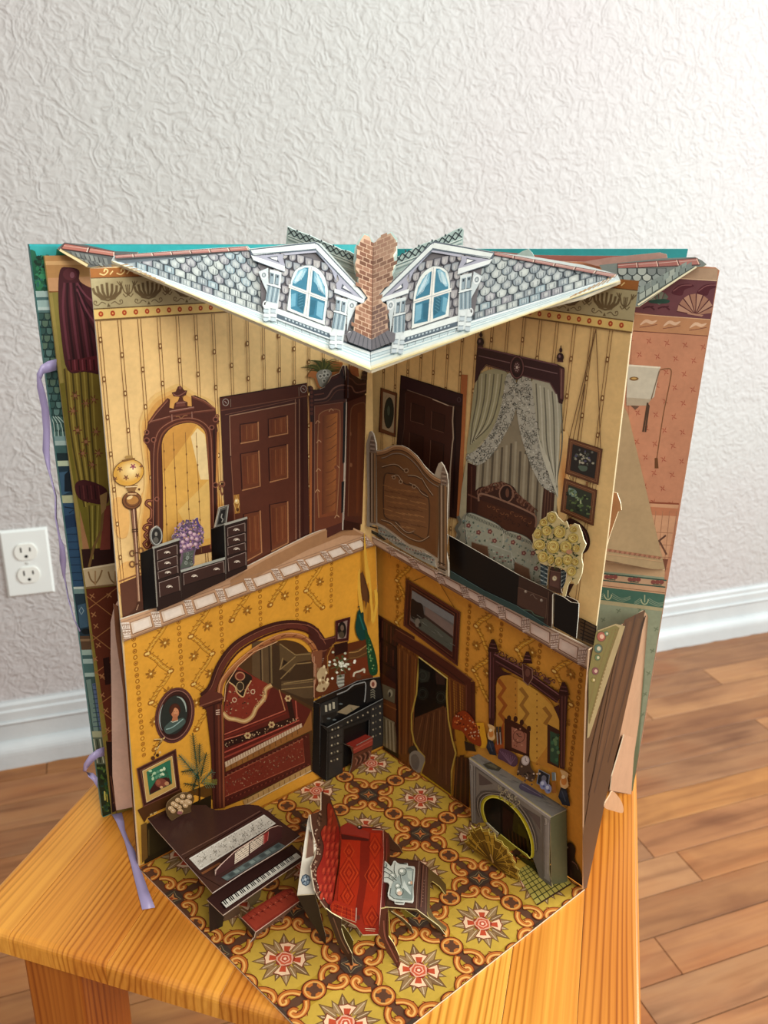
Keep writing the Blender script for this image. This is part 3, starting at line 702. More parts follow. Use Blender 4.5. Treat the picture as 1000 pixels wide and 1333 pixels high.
A = Art('tower_top_print', DS, tw2, base=.0004); A.tf = z_; A.line([(762, 268), (950, 212)], 18, 'a9a79a', 1); A.line([(764, 268), (774, 540)], 9, '6c6a60', 1); A.done()
def side(plane_a, plane_b, a1, a2, b1, b2, col, par, name='side_flap', edge='c8c0ac'):
    return card3(name, [plane_a.px(*a1), plane_b.px(*b1), plane_b.px(*b2), plane_a.px(*a2)], col, par, .0005, edge)
side(DS, LW_.shift(.0009), z_(178, 458), z_(215, 945), z_(80, 500), z_(105, 960), '060404', dresser)
side(DS, LW_.shift(.0009), z_(762, 270), z_(772, 540), z_(655, 305), z_(664, 565), '070404', dresser)
FS = LW_.shift(.0095)
pf = card('oval_photo_frame', FS, zz(smooth([(212, 280), (245, 300), (260, 350), (255, 400), (220, 436), (180, 430), (160, 385), (165, 320)], 4, True)), '63625c', dresser, .0005)
A = Art('photo_print', FS, pf, base=.0002); A.tf = z_; A.ell(211, 362, 36, 62, '24221f', 1); A.ell(208, 345, 11, 18, '8a8478', 2); A.ell(206, 395, 22, 26, '5a564e', 2); A.ring(211, 358, 44, 72, 7, 'a9a79e', 2); A.done()
pf = card('square_photo_frame', LW_.shift(.004), zz([(682, 295), (718, 130), (802, 108), (782, 262)]), '55524c', dresser, .0005)
A = Art('photo_print', LW_.shift(.004), pf, base=.0002); A.tf = z_; A.line([(690, 285), (724, 138), (794, 118), (776, 258)], 9, 'a8a498', 2, closed=True); A.poly([(710, 265), (736, 155), (774, 143), (758, 255)], '1c1a18', 2); A.line(smooth([(745, 180), (738, 210), (752, 225), (742, 250)], 3), 9, '9a968c', 3); A.done()
fp = card('lilac_bouquet', FS.shift(-.003), zz(smooth([(395, 635), (415, 500), (385, 470), (395, 410), (340, 385), (345, 350), (385, 330), (400, 290), (440, 265), (460, 235), (500, 250), (540, 210), (560, 260), (595, 310), (585, 400), (560, 440), (530, 480), (520, 540), (510, 600)], 3, True)), '6e5868', dresser, .0004, label='lilac and pink flowers in a grey vase')
A = Art('flowers_print', FS.shift(-.003), fp, base=.0002); A.tf = z_
rr = random.Random(3)
for k in range(420):
    x = rr.uniform(350, 595); y = rr.uniform(225, 470); 
    if (x-475)**2/120**2+(y-360)**2/125**2 > 1.15: continue
    A.ell(x, y, rr.uniform(5, 10), rr.uniform(5, 10), rr.choice(['6a4c78', '9a7aa4', '54406a', '8c6a90', '4c4a44', 'b898a8', 'c9a070']), 1+(k % 2), n=6)
for x, y in ((435, 355), (487, 335), (460, 388), (425, 412), (500, 380), (540, 388), (440, 450), (490, 432), (530, 430), (410, 485), (520, 350), (470, 440)):
    A.ell(x, y, 19, 18, '8c6484', 3, n=10); A.ell(x-2, y-3, 15, 14, 'c2a0ac', 4, n=10); A.ell(x-4, y-5, 7, 6, 'e0c8c8', 5, n=8)
for k in range(5): A.line([(545-k*2, 212+k*5), (540+k*8, 260+k*10)], 12, '55427a', 3)
A.poly([(430, 500), (520, 475), (505, 540), (512, 602), (400, 632), (425, 560)], '545a50', 3)
for k in range(12): A.ring(440+rr.random()*60, 500+rr.random()*100, 9, 12, 5, rr.choice(['9aa096', '33362f', '7c8278']), 4)
A.done()

# ------------------------------------------------------------------ cornices between the storeys
def cornice(pl, top, bot, name, xs, w0, w1, fan_):
    pts = top+bot[::-1]
    c = card(name, pl, pts, 'd9c2a8', book, .0009, edge='f4ead8')
    A = Art('moulding_print', pl, c, base=.00015)
    def at(poly, x):
        for a, b in zip(poly[:-1], poly[1:]):
            if min(a[0], b[0])-.01 <= x <= max(a[0], b[0])+.01: return lerp2(a, b, (x-a[0])/((b[0]-a[0]) or 1))
        return poly[0] if abs(x-poly[0][0]) < abs(x-poly[-1][0]) else poly[-1]
    T0, B0_ = bot_line_top, bot
    return c, A, at
def cornice_print(A, T, Bt, us, dark):
    """T, Bt: top and bottom edge end points; us: bracket positions 0..1"""
    f = lambda u, v: lerp2(lerp2(T[0], T[1], u), lerp2(Bt[0], Bt[1], u), v)
    C1, C2, C3, C4 = dark
    A.line([f(0, .97), f(1, .97)], 1.6, C3, 1); A.line([f(0, .9), f(1, .9)], .9, C2, 2); A.line([f(0, .06), f(1, .06)], .8, C2, 1)
    for a, b in zip(us[:-1], us[1:]):
        m = (b-a)*.17; q = [f(a+m, .22), f(b-m, .22), f(b-m, .80), f(a+m, .80)]
        A.poly(q, C1, 2); A.line([q[3], q[0], q[1]], 1.1, C2, 3); A.line([q[1], q[2], q[3]], 1.3, C3, 3)
        A.poly([f(a+m*1.5, .32), f(b-m*1.5, .32), f(b-m*1.5, .70), f(a+m*1.5, .70)], C4, 3)
    for u in us:
        p, q = f(u, .12), f(u, .9); s = (q[1]-p[1])*.19+1.6
        A.poly([(p[0]-s, p[1]+.4), (p[0]+s, p[1]-.4), (q[0]+s*.8, q[1]-.4), (q[0]-s*.8, q[1]+.4)], C4, 4)
        for k in (-.75, -.25, .25, .75): A.line([(p[0]+s*k, p[1]+1), (lerp2(p, q, .42)[0]+s*k*.7, lerp2(p, q, .42)[1])], .7, C3, 5)
        for t in (.15, .45, .62, .8, .93): a_ = lerp2(p, q, t); A.line([(a_[0]-s*.95, a_[1]+.5), (a_[0]+s*.95, a_[1]-.5)], .8, C3, 5)
        a_ = lerp2(p, q, .62); A.ring(a_[0]-s*.4, a_[1], 1.3, 2, .7, C2, 6, n=8); A.ring(a_[0]+s*.4, a_[1], 1.3, 2, .7, C2, 6, n=8)
cl_pl = LW_.shift(.0028)
topL = smooth([(157, 806.5), (200, 792), (233, 780), (266, 764.5), (301, 748), (330, 733.5), (362, 717), (400, 698), (425, 688), (447, 681)], 4) + [(454, 684), (475, 694.5)]
botL = [(161.5, 835.5), (489, 709.5)]
cL = card('cornice_strip', cl_pl, topL + [(489, 709.5), (161.5, 835.5)], 'c79c78', book, .0010, edge='f2e6d0', label='pale bracketed cornice strip on the left wall')
A = Art('moulding_print', cl_pl, cL, base=.00015)
A.poly([(300, 770), (345, 745), (400, 716), (447, 697), (474, 697), (447, 682), (425, 690), (400, 701), (345, 729), (300, 755)], 'a87c56', 1)
cornice_print(A, ((157, 809), (476, 696)), ((161.5, 835.5), (489, 709.5)), [0.016, .138, .270, .398, .515, .625, .728, .822, .905, .985], ('e2cdb8', 'a07c60', '8a6446', 'eadaca'))
A.done()
cr_pl = UR.shift(.0030)
cR = card('cornice_strip', cr_pl, [(476, 693.5), (560, 739.5), (660, 790), (773, 846), (768.5, 874.5), (560, 752), (489, 709.5)], 'd4b49a', book, .0010, edge='f2e6d0', label='pale bracketed cornice strip on the right wall')
A = Art('moulding_print', cr_pl, cR, base=.00015)
cornice_print(A, ((478, 696), (773, 847)), ((489, 710), (768.5, 874.5)), [0.09, .19, .31, .425, .50, .59, .70, .83, .955], ('dcbfae', '96705a', '7a5440', 'e0c8b8'))
A.done()

# ------------------------------------------------------------------ upstairs right wall
rightup = card('upper_right_wall_card', UR, [(483, 440), (803, 364), (829, 370), (790.7, 700), (776, 815), (770, 872), (489, 708), (484, 600)], CREAM, book, .0012, edge='cbb48c', label='right wall card of the striped bedroom')
A = Art('striped_wallpaper_print', UR, rightup)
bedroom_paper(A, .0, .1515, .1710, .1492, lambda u: (-.019 if u > .13 else -.005) , .0035, .0078, 2)
A.tf = None
A.done()
# oval picture between wardrobe and door
A = Art('oval_picture_print', UR, rightup, base=.0006); A.tf = Z(480, 480, 7.69)
A.poly([(122, 190), (280, 245), (265, 685), (105, 630)], '6a3c20', 1); A.poly([(145, 230), (265, 270), (250, 645), (135, 600)], 'a89070', 2); A.line([(122, 190), (280, 245), (265, 685), (105, 630)], 9, '3e2012', 3, closed=True)
A.ell(203, 442, 50, 158, '2e1e14', 3, rot=.04, n=20); A.ell(203, 442, 44, 148, '26281e', 4, rot=.04, n=20); A.ell(200, 420, 14, 50, '4a5040', 5); A.line([(165, 300), (180, 270)], 5, '8a7858', 4)
A.done()
# dark door
A = Art('dark_door_print', UR, rightup, base=.0006); A.tf = Z(480, 480, 7.69)
A.line([(960, 60), (920, 900), (900, 1500)], 62, 'b0683a', 0)
A.poly([(320, 62), (945, 255), (925, 700), (880, 1500), (300, 1350), (280, 760)], '2e1712', 1)
A.poly([(320, 62), (945, 255), (940, 375), (318, 190)], '32181a', 2); A.line([(322, 68), (942, 262)], 8, '1c0c0a', 3); A.line([(330, 200), (940, 385)], 8, '221010', 3)
A.ring(905, 310, 18, 22, 5, '5a4648', 4)
A.poly([(375, 215), (835, 372), (850, 700), (810, 1500), (330, 1300), (355, 600)], '3e1e14', 2)
A.line([(385, 212), (640, 300), (800, 368), (850, 380)], 8, '7a6050', 4); A.line([(640, 305), (800, 370)], 9, 'b8a088', 5)
A.line([(850, 375), (840, 520), (848, 690), (838, 760), (818, 1000), (800, 1500)], 13, 'a8927c', 5); A.line([(862, 400), (868, 760), (845, 1400)], 12, '1c0c0a', 4)
for q in ([(425, 340), (560, 385), (552, 560), (418, 520)], [(632, 425), (765, 465), (752, 640), (625, 600)], [(410, 640), (548, 680), (540, 1050), (395, 1000)], [(622, 715), (755, 755), (740, 1100), (605, 1060)]):
    A.poly(q, '35190f', 3); A.line([q[0], q[1], q[2]], 6, '1e0d09', 4); A.line([q[0], q[3], q[2]], 6, '6a4836', 4)
A.line([(370, 240), (355, 600), (330, 760)], 5, '5a3e30', 3)
A.done('dark brown door')

# draped bed (printed)
A = Art('draped_bed_print', UR, rightup, base=.0007); A.tf = Z(590, 440, 5.556)
A.poly([(165, 300), (740, 470), (790, 480), (745, 1300), (900, 1400), (560, 1500), (40, 1330), (60, 1100), (100, 850)], 'b4a888', 1)
bk = [(150, 900), (470, 470), (520, 800), (650, 1050), (640, 1400), (160, 1300)]
A.poly(bk, '8c8068', 1)
for k in range(15):
    x = 170+k*33; A.line([(x+20, 860-k*14 if k < 9 else 640+k*20), (x, 1150+k*12)], 15, ('a29880', '5c5242')[k % 2], 2)
# side drapes
A.poly(smooth([(165, 310), (260, 230), (390, 250), (360, 470), (290, 640), (200, 760), (100, 850), (125, 600)], 3, True), 'a09a78', 3)
for k in range(7):
    x = 180+k*29; A.line(smooth([(x, 260), (x-8-k*3, 440), (x-40-k*7, 620), (125+k*6, 770-k*6)], 4), 9, ('6a6450', 'bcb698')[k % 2], 4)
A.poly(smooth([(575, 300), (720, 340), (790, 480), (770, 700), (750, 900), (760, 1150), (700, 1000), (620, 700), (580, 450)], 3, True), 'b0ab94', 3)
for k in range(7):
    x = 600+k*29; A.line(smooth([(x, 330+k*14), (x+12, 550), (x+30-k*3, 800), (752-k*2, 1080)], 4), 9, ('6e6a5a', 'cac6b0')[k % 2], 4)
def lace(A, pts, rnd, z, n, w_):
    A.poly(pts, 'b2ae9e', z)
    xs = [p[0] for p in pts]; ys = [p[1] for p in pts]; c = 0
    def inside(x, y):
        r_ = False; j = len(pts)-1
        for i in range(len(pts)):
            if (pts[i][1] > y) != (pts[j][1] > y) and x < (pts[j][0]-pts[i][0])*(y-pts[i][1])/(pts[j][1]-pts[i][1])+pts[i][0]: r_ = not r_
            j = i
        return r_
    while c < n:
        x, y = rnd.uniform(min(xs), max(xs)), rnd.uniform(min(ys), max(ys))
        if not inside(x, y): continue
        c += 1; a0 = rnd.uniform(0, 6)
        if c % 4: A.ring(x, y, w_*rnd.uniform(.7, 1.2), w_*rnd.uniform(.7, 1.2), w_*.32, ('4c4a42', '6a685e', '7e7c70')[c % 3], z+1, n=7, a0=a0, a1=a0+4)
        else: A.ell(x, y, w_*.55, w_*.45, ('3a3834', 'd2cebe')[c % 8 // 4], z+1, n=6)
rl = random.Random(5)
lace(A, smooth([(390, 262), (450, 300), (465, 420), (440, 560), (350, 740), (260, 870), (180, 918), (110, 885), (100, 850), (190, 790), (290, 650), (350, 480)], 3, True), rl, 5, 240, 11)
lace(A, smooth([(470, 300), (560, 290), (580, 450), (610, 640), (640, 800), (700, 960), (745, 1110), (690, 1105), (620, 1040), (540, 860), (480, 660), (455, 450)], 3, True), rl, 5, 250, 11)
A.poly(smooth([(600, 640), (640, 780), (700, 900), (760, 1150), (740, 1110), (690, 980), (640, 840)], 3, True), 'c8c4ae', 7)
# posts
A.poly([(105, 900), (170, 925), (150, 1330), (95, 1300)], '3a1c14', 4); A.line([(135, 930), (128, 1310)], 7, '5e382a', 5)
A.poly([(655, 1080), (735, 1120), (715, 1420), (630, 1400)], '42251a', 4)
for x in (672, 692, 712): A.line([(x, 1100), (x-22, 1400)], 6, '6c4836', 5)
# pelmet
A.poly([(175, 60), (755, 190), (805, 215), (800, 440), (790, 478), (765, 470), (750, 400), (700, 320), (560, 285), (240, 190), (205, 230), (178, 300), (155, 330)], '37181a', 6)
A.line([(180, 66), (755, 196)], 10, '6a4448', 7); A.line([(185, 128), (755, 258)], 7, '7a5a5a', 7); A.line([(205, 235), (240, 198), (560, 288), (700, 322), (748, 405)], 8, '5e3c3c', 7)
A.poly([(770, 215), (808, 225), (800, 440), (775, 450)], '5c3430', 7); A.line([(785, 225), (780, 440)], 7, '8c6258', 8); A.ell(775, 455, 15, 18, '3a1a18', 8)
A.ell(462, 212, 54, 88, '2a1010', 7, n=20); A.ring(462, 212, 46, 78, 8, '6e4644', 8); A.ell(462, 212, 26, 44, '4c2a28', 8)
for k in range(9): A.ell(462+15*cos(k*.7), 212+27*sin(k*.7), 4, 5, 'a88c88', 9, n=6)
A.ell(462, 212, 8, 12, 'c8b4a8', 9)
for cx, cy in ((197, 30), (775, 140)):
    A.ell(cx, cy, 26, 34, '2c1212', 7); A.ell(cx+4, cy-52, 12, 18, '3a1c1a', 7); A.line([(cx+5, cy-85), (cx+3, cy-50)], 8, '2c1212', 7); A.ell(cx-5, cy-8, 8, 12, '7e6060', 8); A.line([(cx-22, cy+26), (cx+22, cy+30)], 12, '4a2624', 8)
# headboard
hb = smooth([(120, 1150), (190, 1080), (260, 1075), (330, 1060), (370, 1045), (440, 1080), (480, 1150), (560, 1200), (595, 1290)], 4)
A.poly(hb+[(600, 1500), (400, 1450), (100, 1300)], '3b1d13', 5)
for k in range(34):
    t = k/33; x = 195+t*395; y = 1120-60*sin(min(1, t*1.9)*pi*.55)+max(0, t-.4)*330; A.ring(x, y, 20, 24, 8, ('7a5442', '55301f')[k % 2], 6, n=9, a0=k, a1=k+4.6)
A.ell(385, 1125, 40, 58, '28110c', 7); A.ring(385, 1125, 50, 62, 9, '8a6450', 8); A.ell(392, 1120, 13, 34, '6a4434', 8)
A.line(smooth([(185, 1180), (190, 1130), (260, 1140), (420, 1200), (570, 1270), (600, 1310), (595, 1370)], 5), 13, '8e6a56', 7)
A.line([(105, 1130), (185, 1165)], 12, '6a4434', 7)
A.poly([(190, 1170), (590, 1310), (590, 1500), (300, 1420), (160, 1330)], '472313', 6)
for k in range(20): A.ring(260+(k*83) % 300, 1215+(k*47) % 90+((k*83) % 300)*.28, 12, 10, 5, ('7a4c30', '2e140b')[k % 2], 7, n=7, a0=k, a1=k+4)
A.done('canopied bed with draped lace curtains and carved headboard')

# bedding (printed)
A = Art('floral_pillows_print', UR, rightup, base=.0011); A.tf = Z(590, 600, 5)
base_ = smooth([(20, 480), (60, 370), (95, 340), (170, 365), (250, 400), (310, 430), (350, 455), (430, 475), (510, 520), (560, 640), (600, 700), (610, 830), (480, 800), (300, 720), (100, 590), (20, 530)], 3, True)
A.poly(base_, '94917e', 1)
for c in (smooth([(95, 345), (200, 375), (290, 420), (325, 470), (318, 560), (240, 600), (110, 560), (85, 450)], 4, True), smooth([(335, 470), (400, 470), (500, 520), (560, 640), (580, 760), (480, 780), (400, 640), (330, 560)], 4, True)):
    A.line(c, 15, '5c5e54', 2, closed=True); A.poly(c, 'a3a38e', 3); A.line(c, 5, 'b8b6a2', 4, closed=True)
for k in range(26): A.line([(95+k*9, 340+k*3.8), (90+k*9, 360+k*3.8)], 4, '4c4e46', 5)
for k in range(20): A.line([(345+k*9, 458+k*3.6), (340+k*9, 478+k*3.6)], 4, '4c4e46', 5)
rl = random.Random(9)
for k in range(420):
    x = rl.uniform(60, 590); y = rl.uniform(360, 800)
    if y < 340+(x-40)*.36+28 or y > 570+(x-60)*.46: continue
    A.ell(x, y, rl.uniform(4, 10), rl.uniform(3, 7), rl.choice(['66705e', 'aeb09a', '54604e', 'b6ad96', '7a8a84', '9c8478']), 4, rot=rl.uniform(0, 3), n=7)
for x, y in ((165, 465), (240, 460), (100, 420), (390, 530), (460, 600), (520, 600), (540, 700), (430, 500), (480, 720), (270, 520)):
    for a in range(5): A.ell(x+9*cos(a*1.26), y+9*sin(a*1.26), 8, 8, '7c4a44', 5, n=7)
    A.ell(x, y, 5, 5, 'c89a80', 6, n=6)
A.poly([(120, 525), (225, 555), (235, 640), (120, 580)], '6c4a34', 5); A.line([(120, 527), (225, 557), (235, 640)], 6, '94806a', 6, closed=False)
A.poly([(235, 540), (380, 595), (392, 690), (370, 720), (240, 640)], 'a0a08c', 6); A.line([(237, 540), (380, 595), (392, 700)], 9, 'b4b2a0', 7)
for k in range(26): A.ell(250+(k*37) % 130, 580+(k*53) % 60+((k*37) % 130)*.35, 7, 6, ('5c6656', 'bcb8a4', '8c6258')[k % 3], 7, n=6)
A.poly([(400, 655), (495, 700), (505, 790), (395, 740)], '70503a', 6); A.line([(400, 657), (495, 702), (505, 780)], 6, '94806a', 7)
A.line(smooth([(30, 360), (45, 400), (20, 440), (40, 480), (20, 520)], 4), 20, '6c6a5e', 2)
A.done('grey green pillows with red flowers')

# pictures on cords
A = Art('framed_pictures_print', UR, rightup, base=.0007); A.tf = Z(720, 560, 9.09)
A.tf = None
for a, b in (((741.5, 570), (776, 428)), ((782, 583), (776, 428)), ((746, 573), (776, 428)), ((752, 573), (762, 500))): A.line([a, b], 1.0, '6e4c2c', 2)
A.tf = Z(720, 560, 9.09)
A.fan(smooth([(60, 100), (180, 60), (200, 700), (150, 1050), (60, 1000), (40, 500)], 4, True), (130, 560), 'c27c3c', CREAM, 0)
def frame_(q, m, dark, inner):
    A.poly(q, '6a4028', 2)
    qi = [lerp2(lerp2(q[0], q[1], m), lerp2(q[3], q[2], m), m), lerp2(lerp2(q[0], q[1], 1-m), lerp2(q[3], q[2], 1-m), m), lerp2(lerp2(q[0], q[1], 1-m), lerp2(q[3], q[2], 1-m), 1-m), lerp2(lerp2(q[0], q[1], m), lerp2(q[3], q[2], m), 1-m)]
    A.line(q, 10, '44200f', 3, closed=True); 
    for k, c in ((.5, 'a87850'), (.8, '8a5a3c')):
        qq = [lerp2(a, b, k) for a, b in zip(q, qi)]; A.line(qq, 7, c, 4, closed=True)
    A.poly(qi, inner, 5); return qi
f1 = [(190, 95), (585, 225), (535, 645), (148, 508)]; frame_(f1, .13, 0, '2a2420')
f2 = [(135, 570), (520, 712), (478, 1130), (92, 960)]; frame_(f2, .14, 0, '34382a')
for dx, dy, rot_ in ((0, 0, 0),):
    A.line([(180, 520), (205, 590)], 5, '7a5430', 2); A.line([(232, 545), (228, 600)], 5, '7a5430', 2); A.line([(405, 610), (400, 670)], 30, '8a6038', 1); A.line([(512, 650), (505, 710)], 5, '7a5430', 2); A.line([(150, 515), (140, 575)], 5, '7a5430', 2)
rl = random.Random(12)
for k in range(46):
    x = rl.gauss(355, 62); y = rl.gauss(330, 52)
    if not (235 < x < 480 and 215 < y < 470): continue
    A.ell(x, y, rl.uniform(8, 19), rl.uniform(8, 16), rl.choice(['8a8474', 'aaa48e', '5a6054', '6c6a60', '44483e', 'b8b09a', '545068']), 6+k % 3, n=8)
A.poly(smooth([(300, 420), (400, 430), (395, 480), (330, 480)], 3, True), '586454', 8)
for k in range(70):
    x = rl.uniform(165, 450); y = rl.uniform(690, 1010)
    if y < 665+(x-150)*.34+15 or y > 925+(x-150)*.36: continue
    A.ell(x, y, rl.uniform(8, 22), rl.uniform(8, 16), rl.choice(['2c3424', '46522e', '586a3e', '23281c', '6c7a4c']), 6+k % 3, n=8)
A.poly(smooth([(190, 680), (270, 712), (280, 760), (240, 790), (190, 760)], 3, True), '74897a', 7)
for k in range(26): x = 200+k*5.6+rl.uniform(-12, 12); A.ell(x, 715+(x-200)*1.05+rl.uniform(-22, 14), 11, 9, rl.choice(['8fa07c', '6c8060', 'a8b080', '4c5c3c']), 9, n=7)
A.done('two gilt framed pictures hung on cords')
# chair back ring and skirting ribs
A = Art('round_chair_back_print', UR, rightup, base=.0012); A.tf = Z(680, 660, 7.41)
A.poly(smooth([(430, 130), (520, 130), (620, 220), (655, 330), (630, 420), (560, 450), (430, 400)], 4, True), '2e1914', 1); A.poly(smooth([(450, 180), (530, 190), (580, 280), (600, 340), (570, 400), (480, 380)], 4, True), CREAM2, 2)
A.line(smooth([(560, 180), (610, 260), (625, 330), (600, 400)], 4), 7, '6c4c44', 2)
A.poly([(440, 740), (500, 740), (470, 800), (450, 840), (480, 900), (420, 870)], '3e241a', 1)
A.poly([(535, 1060), (715, 1150), (700, 1340), (520, 1260)], '53402c', 0)
for k in range(6): A.line([(560, 1072+k*36), (712, 1150+k*33)], 9, '1c1410', 1)
A.line([(608, 1090), (580, 1290)], 10, '1c1410', 2); A.line([(715, 1145), (700, 1330)], 10, '1c1410', 2)
A.done()

# pop-up bed side, night stand and rose bouquet
BS = UR.shift(.0070); zu = Z(590, 600, 5)
bedbox = emp('popup_bed', 'pop-up bed of folded black and floral card')
card('bed_side', BS, zz([(-26, 487), (0, 500), (430, 745), (415, 948), (200, 850), (0, 745), (-20, 735)], zu), '0b0706', bedbox, .0006, edge='c9c0b0')
c_ = card('bed_valance', BS.shift(.0006), zz([(-20, 715), (200, 845), (415, 945), (590, 1058), (640, 1090), (560, 1060), (300, 930), (0, 775), (-20, 765)], zu), '2e4340', bedbox, .0004, edge='50605c')
ns = card('night_stand_front', BS, zz([(430, 745), (600, 828), (662, 862), (645, 1085), (590, 1056), (415, 948)], zu), '3c271e', bedbox, .0006, edge='b0a898', label='brown night stand front')
A = Art('night_stand_print', BS, ns, base=.0002); A.tf = Z(680, 660, 7.41)
A.poly([(-40, 770), (240, 880), (230, 1075), (-50, 940)], '4a3228', 1); A.line([(-35, 775), (238, 885), (228, 1075)], 6, '6e5444', 2); A.poly([(-50, 960), (210, 1080), (200, 1150), (-55, 1010)], '1f2a26', 1)
A.line(smooth([(-20, 990), (80, 1000), (120, 1040), (210, 1070)], 4), 8, '50604e', 2)
for x, y in ((33, 815), (185, 900)): A.ell(x, y, 15, 16, '8a7a6c', 3, n=10); A.ell(x-3, y-4, 6, 6, 'd8ccb8', 4, n=8)
A.line(smooth([(75, 855), (100, 840), (120, 870), (145, 890)], 4), 6, '7a6658', 3); A.line([(255, 815), (240, 1130)], 10, '5e463a', 2); A.line([(298, 850), (282, 1150)], 6, 'b8b0a0', 3)
A.done()
bx_ = UR.shift(.0085)
card('black_box', bx_, zz([(315, 835), (400, 870), (470, 920), (545, 930), (540, 1060), (530, 1150), (520, 1270), (300, 1150)], Z(680, 660, 7.41)), '090605', bedbox, .0006, edge='d8d0c0', label='black card box beside the night stand')
side(BS, bx_, zu(662, 862), zu(645, 1085), (720.5, 774), (720, 812), '2a1a14', bedbox)
c_ = card('box_back', UR.shift(.0020), zz([(400, 860), (430, 860), (530, 905), (545, 935), (470, 925)], Z(680, 660, 7.41)), '33211a', bedbox, .0004)
# clock and vase on the stand
ck = card('mantel_clock', BS.shift(.0005), zz([(250, 780), (265, 600), (280, 575), (350, 580), (375, 610), (372, 790), (385, 835), (330, 830), (245, 790)], Z(680, 660, 7.41)), '4c3226', bedbox, .0005)
A = Art('clock_face_print', BS.shift(.0005), ck, base=.0002); A.tf = Z(680, 660, 7.41); A.poly([(275, 610), (365, 630), (360, 790), (262, 755)], '63443a', 1); A.ell(312, 688, 24, 26, 'b8a078', 2); A.ell(312, 688, 18, 20, 'e2d6b4', 3); A.line([(312, 688), (312, 674)], 4, '3a2a20', 4); A.line([(312, 688), (322, 692)], 4, '3a2a20', 4); A.line([(262, 610), (372, 636)], 6, '8a6a58', 2); A.done()
for q in ([(175, 545), (250, 575), (235, 760), (175, 745)], [(375, 610), (430, 600), (415, 740), (375, 800)]):
    vs = card('blue_glass_vase', BS.shift(.0002), zz(q, Z(680, 660, 7.41)), '5c6c6e', bedbox, .0004)
    A = Art('glass_cut_print', BS.shift(.0002), vs, base=.0002); A.tf = Z(680, 660, 7.41)
    for k in range(9):
        a, b = lerp2(q[0], q[3], k/9), lerp2(q[1], q[2], (k+.6)/9); A.line([a, b], 7, ('1e2c30', 'b8c4c0')[k % 2], 1)
        a, b = lerp2(q[0], q[3], (k+.6)/9), lerp2(q[1], q[2], k/9); A.line([a, b], 4, '24363c', 2)
    A.done()
RP = BS.shift(.0035)
ro = card('rose_bouquet', RP, zz([(95, 270), (150, 180), (200, 110), (235, 90), (240, 60), (280, 42), (320, 55), (345, 100), (400, 150), (425, 135), (440, 170), (450, 200), (500, 160), (545, 175), (575, 250), (590, 310), (615, 360), (600, 400), (575, 450), (572, 500), (585, 560), (575, 640), (535, 740), (515, 755), (470, 700), (440, 760), (415, 865), (385, 855), (400, 760), (430, 690), (440, 650), (400, 600), (330, 580), (250, 565), (170, 540), (150, 500), (130, 430), (95, 390), (105, 330)], Z(680, 660, 7.41)), 'd8c288', book, .0006, edge='efe2b8', label='cut-out bunch of yellow roses')
A = Art('yellow_rose_print', RP, ro, base=.0002); A.tf = Z(680, 660, 7.41)
rl = random.Random(2)
for k in range(150):
    x, y = rl.uniform(120, 540), rl.uniform(130, 640)
    if (x-320)**2/230**2+(y-370)**2/240**2 > 1: continue
    A.line([(x, y), (x+rl.uniform(-30, 30), y+rl.uniform(-25, 25))], 16, rl.choice(['3e4c28', '55602e', '2e3a20', '6c7440']), 1, taper=lambda t: 1.1-t)
roses = [(285, 105, 42, 50, .9), (205, 150, 38, 36, 1), (235, 230, 48, 46, 1), (360, 240, 56, 58, 1), (150, 260, 38, 46, .95), (165, 365, 56, 48, 1), (297, 385, 58, 62, 1.02), (420, 385, 56, 56, 1), (490, 300, 50, 46, .98), (200, 480, 46, 52, 1), (275, 505, 32, 44, .95), (350, 525, 36, 44, .95), (435, 510, 48, 50, 1), (510, 530, 34, 36, .95), (475, 620, 44, 46, .97), (520, 400, 34, 36, .95), (495, 215, 34, 30, .9)]
for i, (x, y, rx, ry, b_) in enumerate(roses):
    zl = 3+(i % 4)*5
    A.ell(x, y, rx*1.04, ry*1.04, '8c7430', zl, n=14); A.ell(x, y, rx, ry, 'd2b860', zl+1, n=14); A.ell(x-rx*.12, y-ry*.14, rx*.78, ry*.76, 'e2cc7c', zl+2, n=12)
    for q in range(4):
        A.ring(x+rx*.05*(q-1), y-ry*.05*(q-1), rx*(.8-.2*q), ry*(.78-.19*q), 4.5, ('a8873a', 'a27c32')[q % 2], zl+3, n=12, a0=q*1.7+i, a1=q*1.7+i+4.4)
    A.ell(x+rx*.05, y-ry*.06, rx*.16, ry*.16, 'b98a3a', zl+4, n=8)
A.ell(452, 432, 30, 22, 'c8906a', 24, n=10)
for p in ((375, 175), (400, 185), (548, 360), (530, 470), (500, 460), (490, 690), (530, 590), (240, 300), (300, 300)):
    for a in (0, 2, 4): A.line([p, (p[0]+24*cos(a+p[0]), p[1]+20*sin(a+p[0]))], 11, '333e26', 25, taper=lambda t: 1.1-t)
A.done()

# footboard standing off the wall (px of zoom 460,540,6.06)
zf = Z(460, 540, 6.06)
Fa, Fb = UR.px(*zf(120, 890)), UR.px(*zf(730, 1270))
toC = (CAM-Fb); toC.z = 0; toC.normalize()
FB = Plane(Fa+toC*.012, Fb+toC*.018, UR.px(*zf(110, 300))+toC*.013)
fo = card('bed_footboard', FB, zz([(104, 880), (108, 700), (112, 650), (105, 400), (102, 230), (118, 170), (125, 135), (140, 128), (158, 150), (178, 225), (182, 280), (230, 280), (265, 255), (320, 240), (380, 242), (430, 265), (500, 325), (560, 405), (610, 455), (640, 478), (655, 430), (672, 385), (690, 372), (712, 400), (740, 470), (748, 560), (742, 700), (735, 930), (732, 1080), (750, 1180), (752, 1275), (728, 1262), (700, 1245), (660, 1215), (640, 1130), (560, 1080), (440, 1040), (340, 960), (260, 900), (160, 865), (130, 885)], zf), 'b5a690', book, .0007, edge='d8cebc', label='carved brown footboard of the bed')
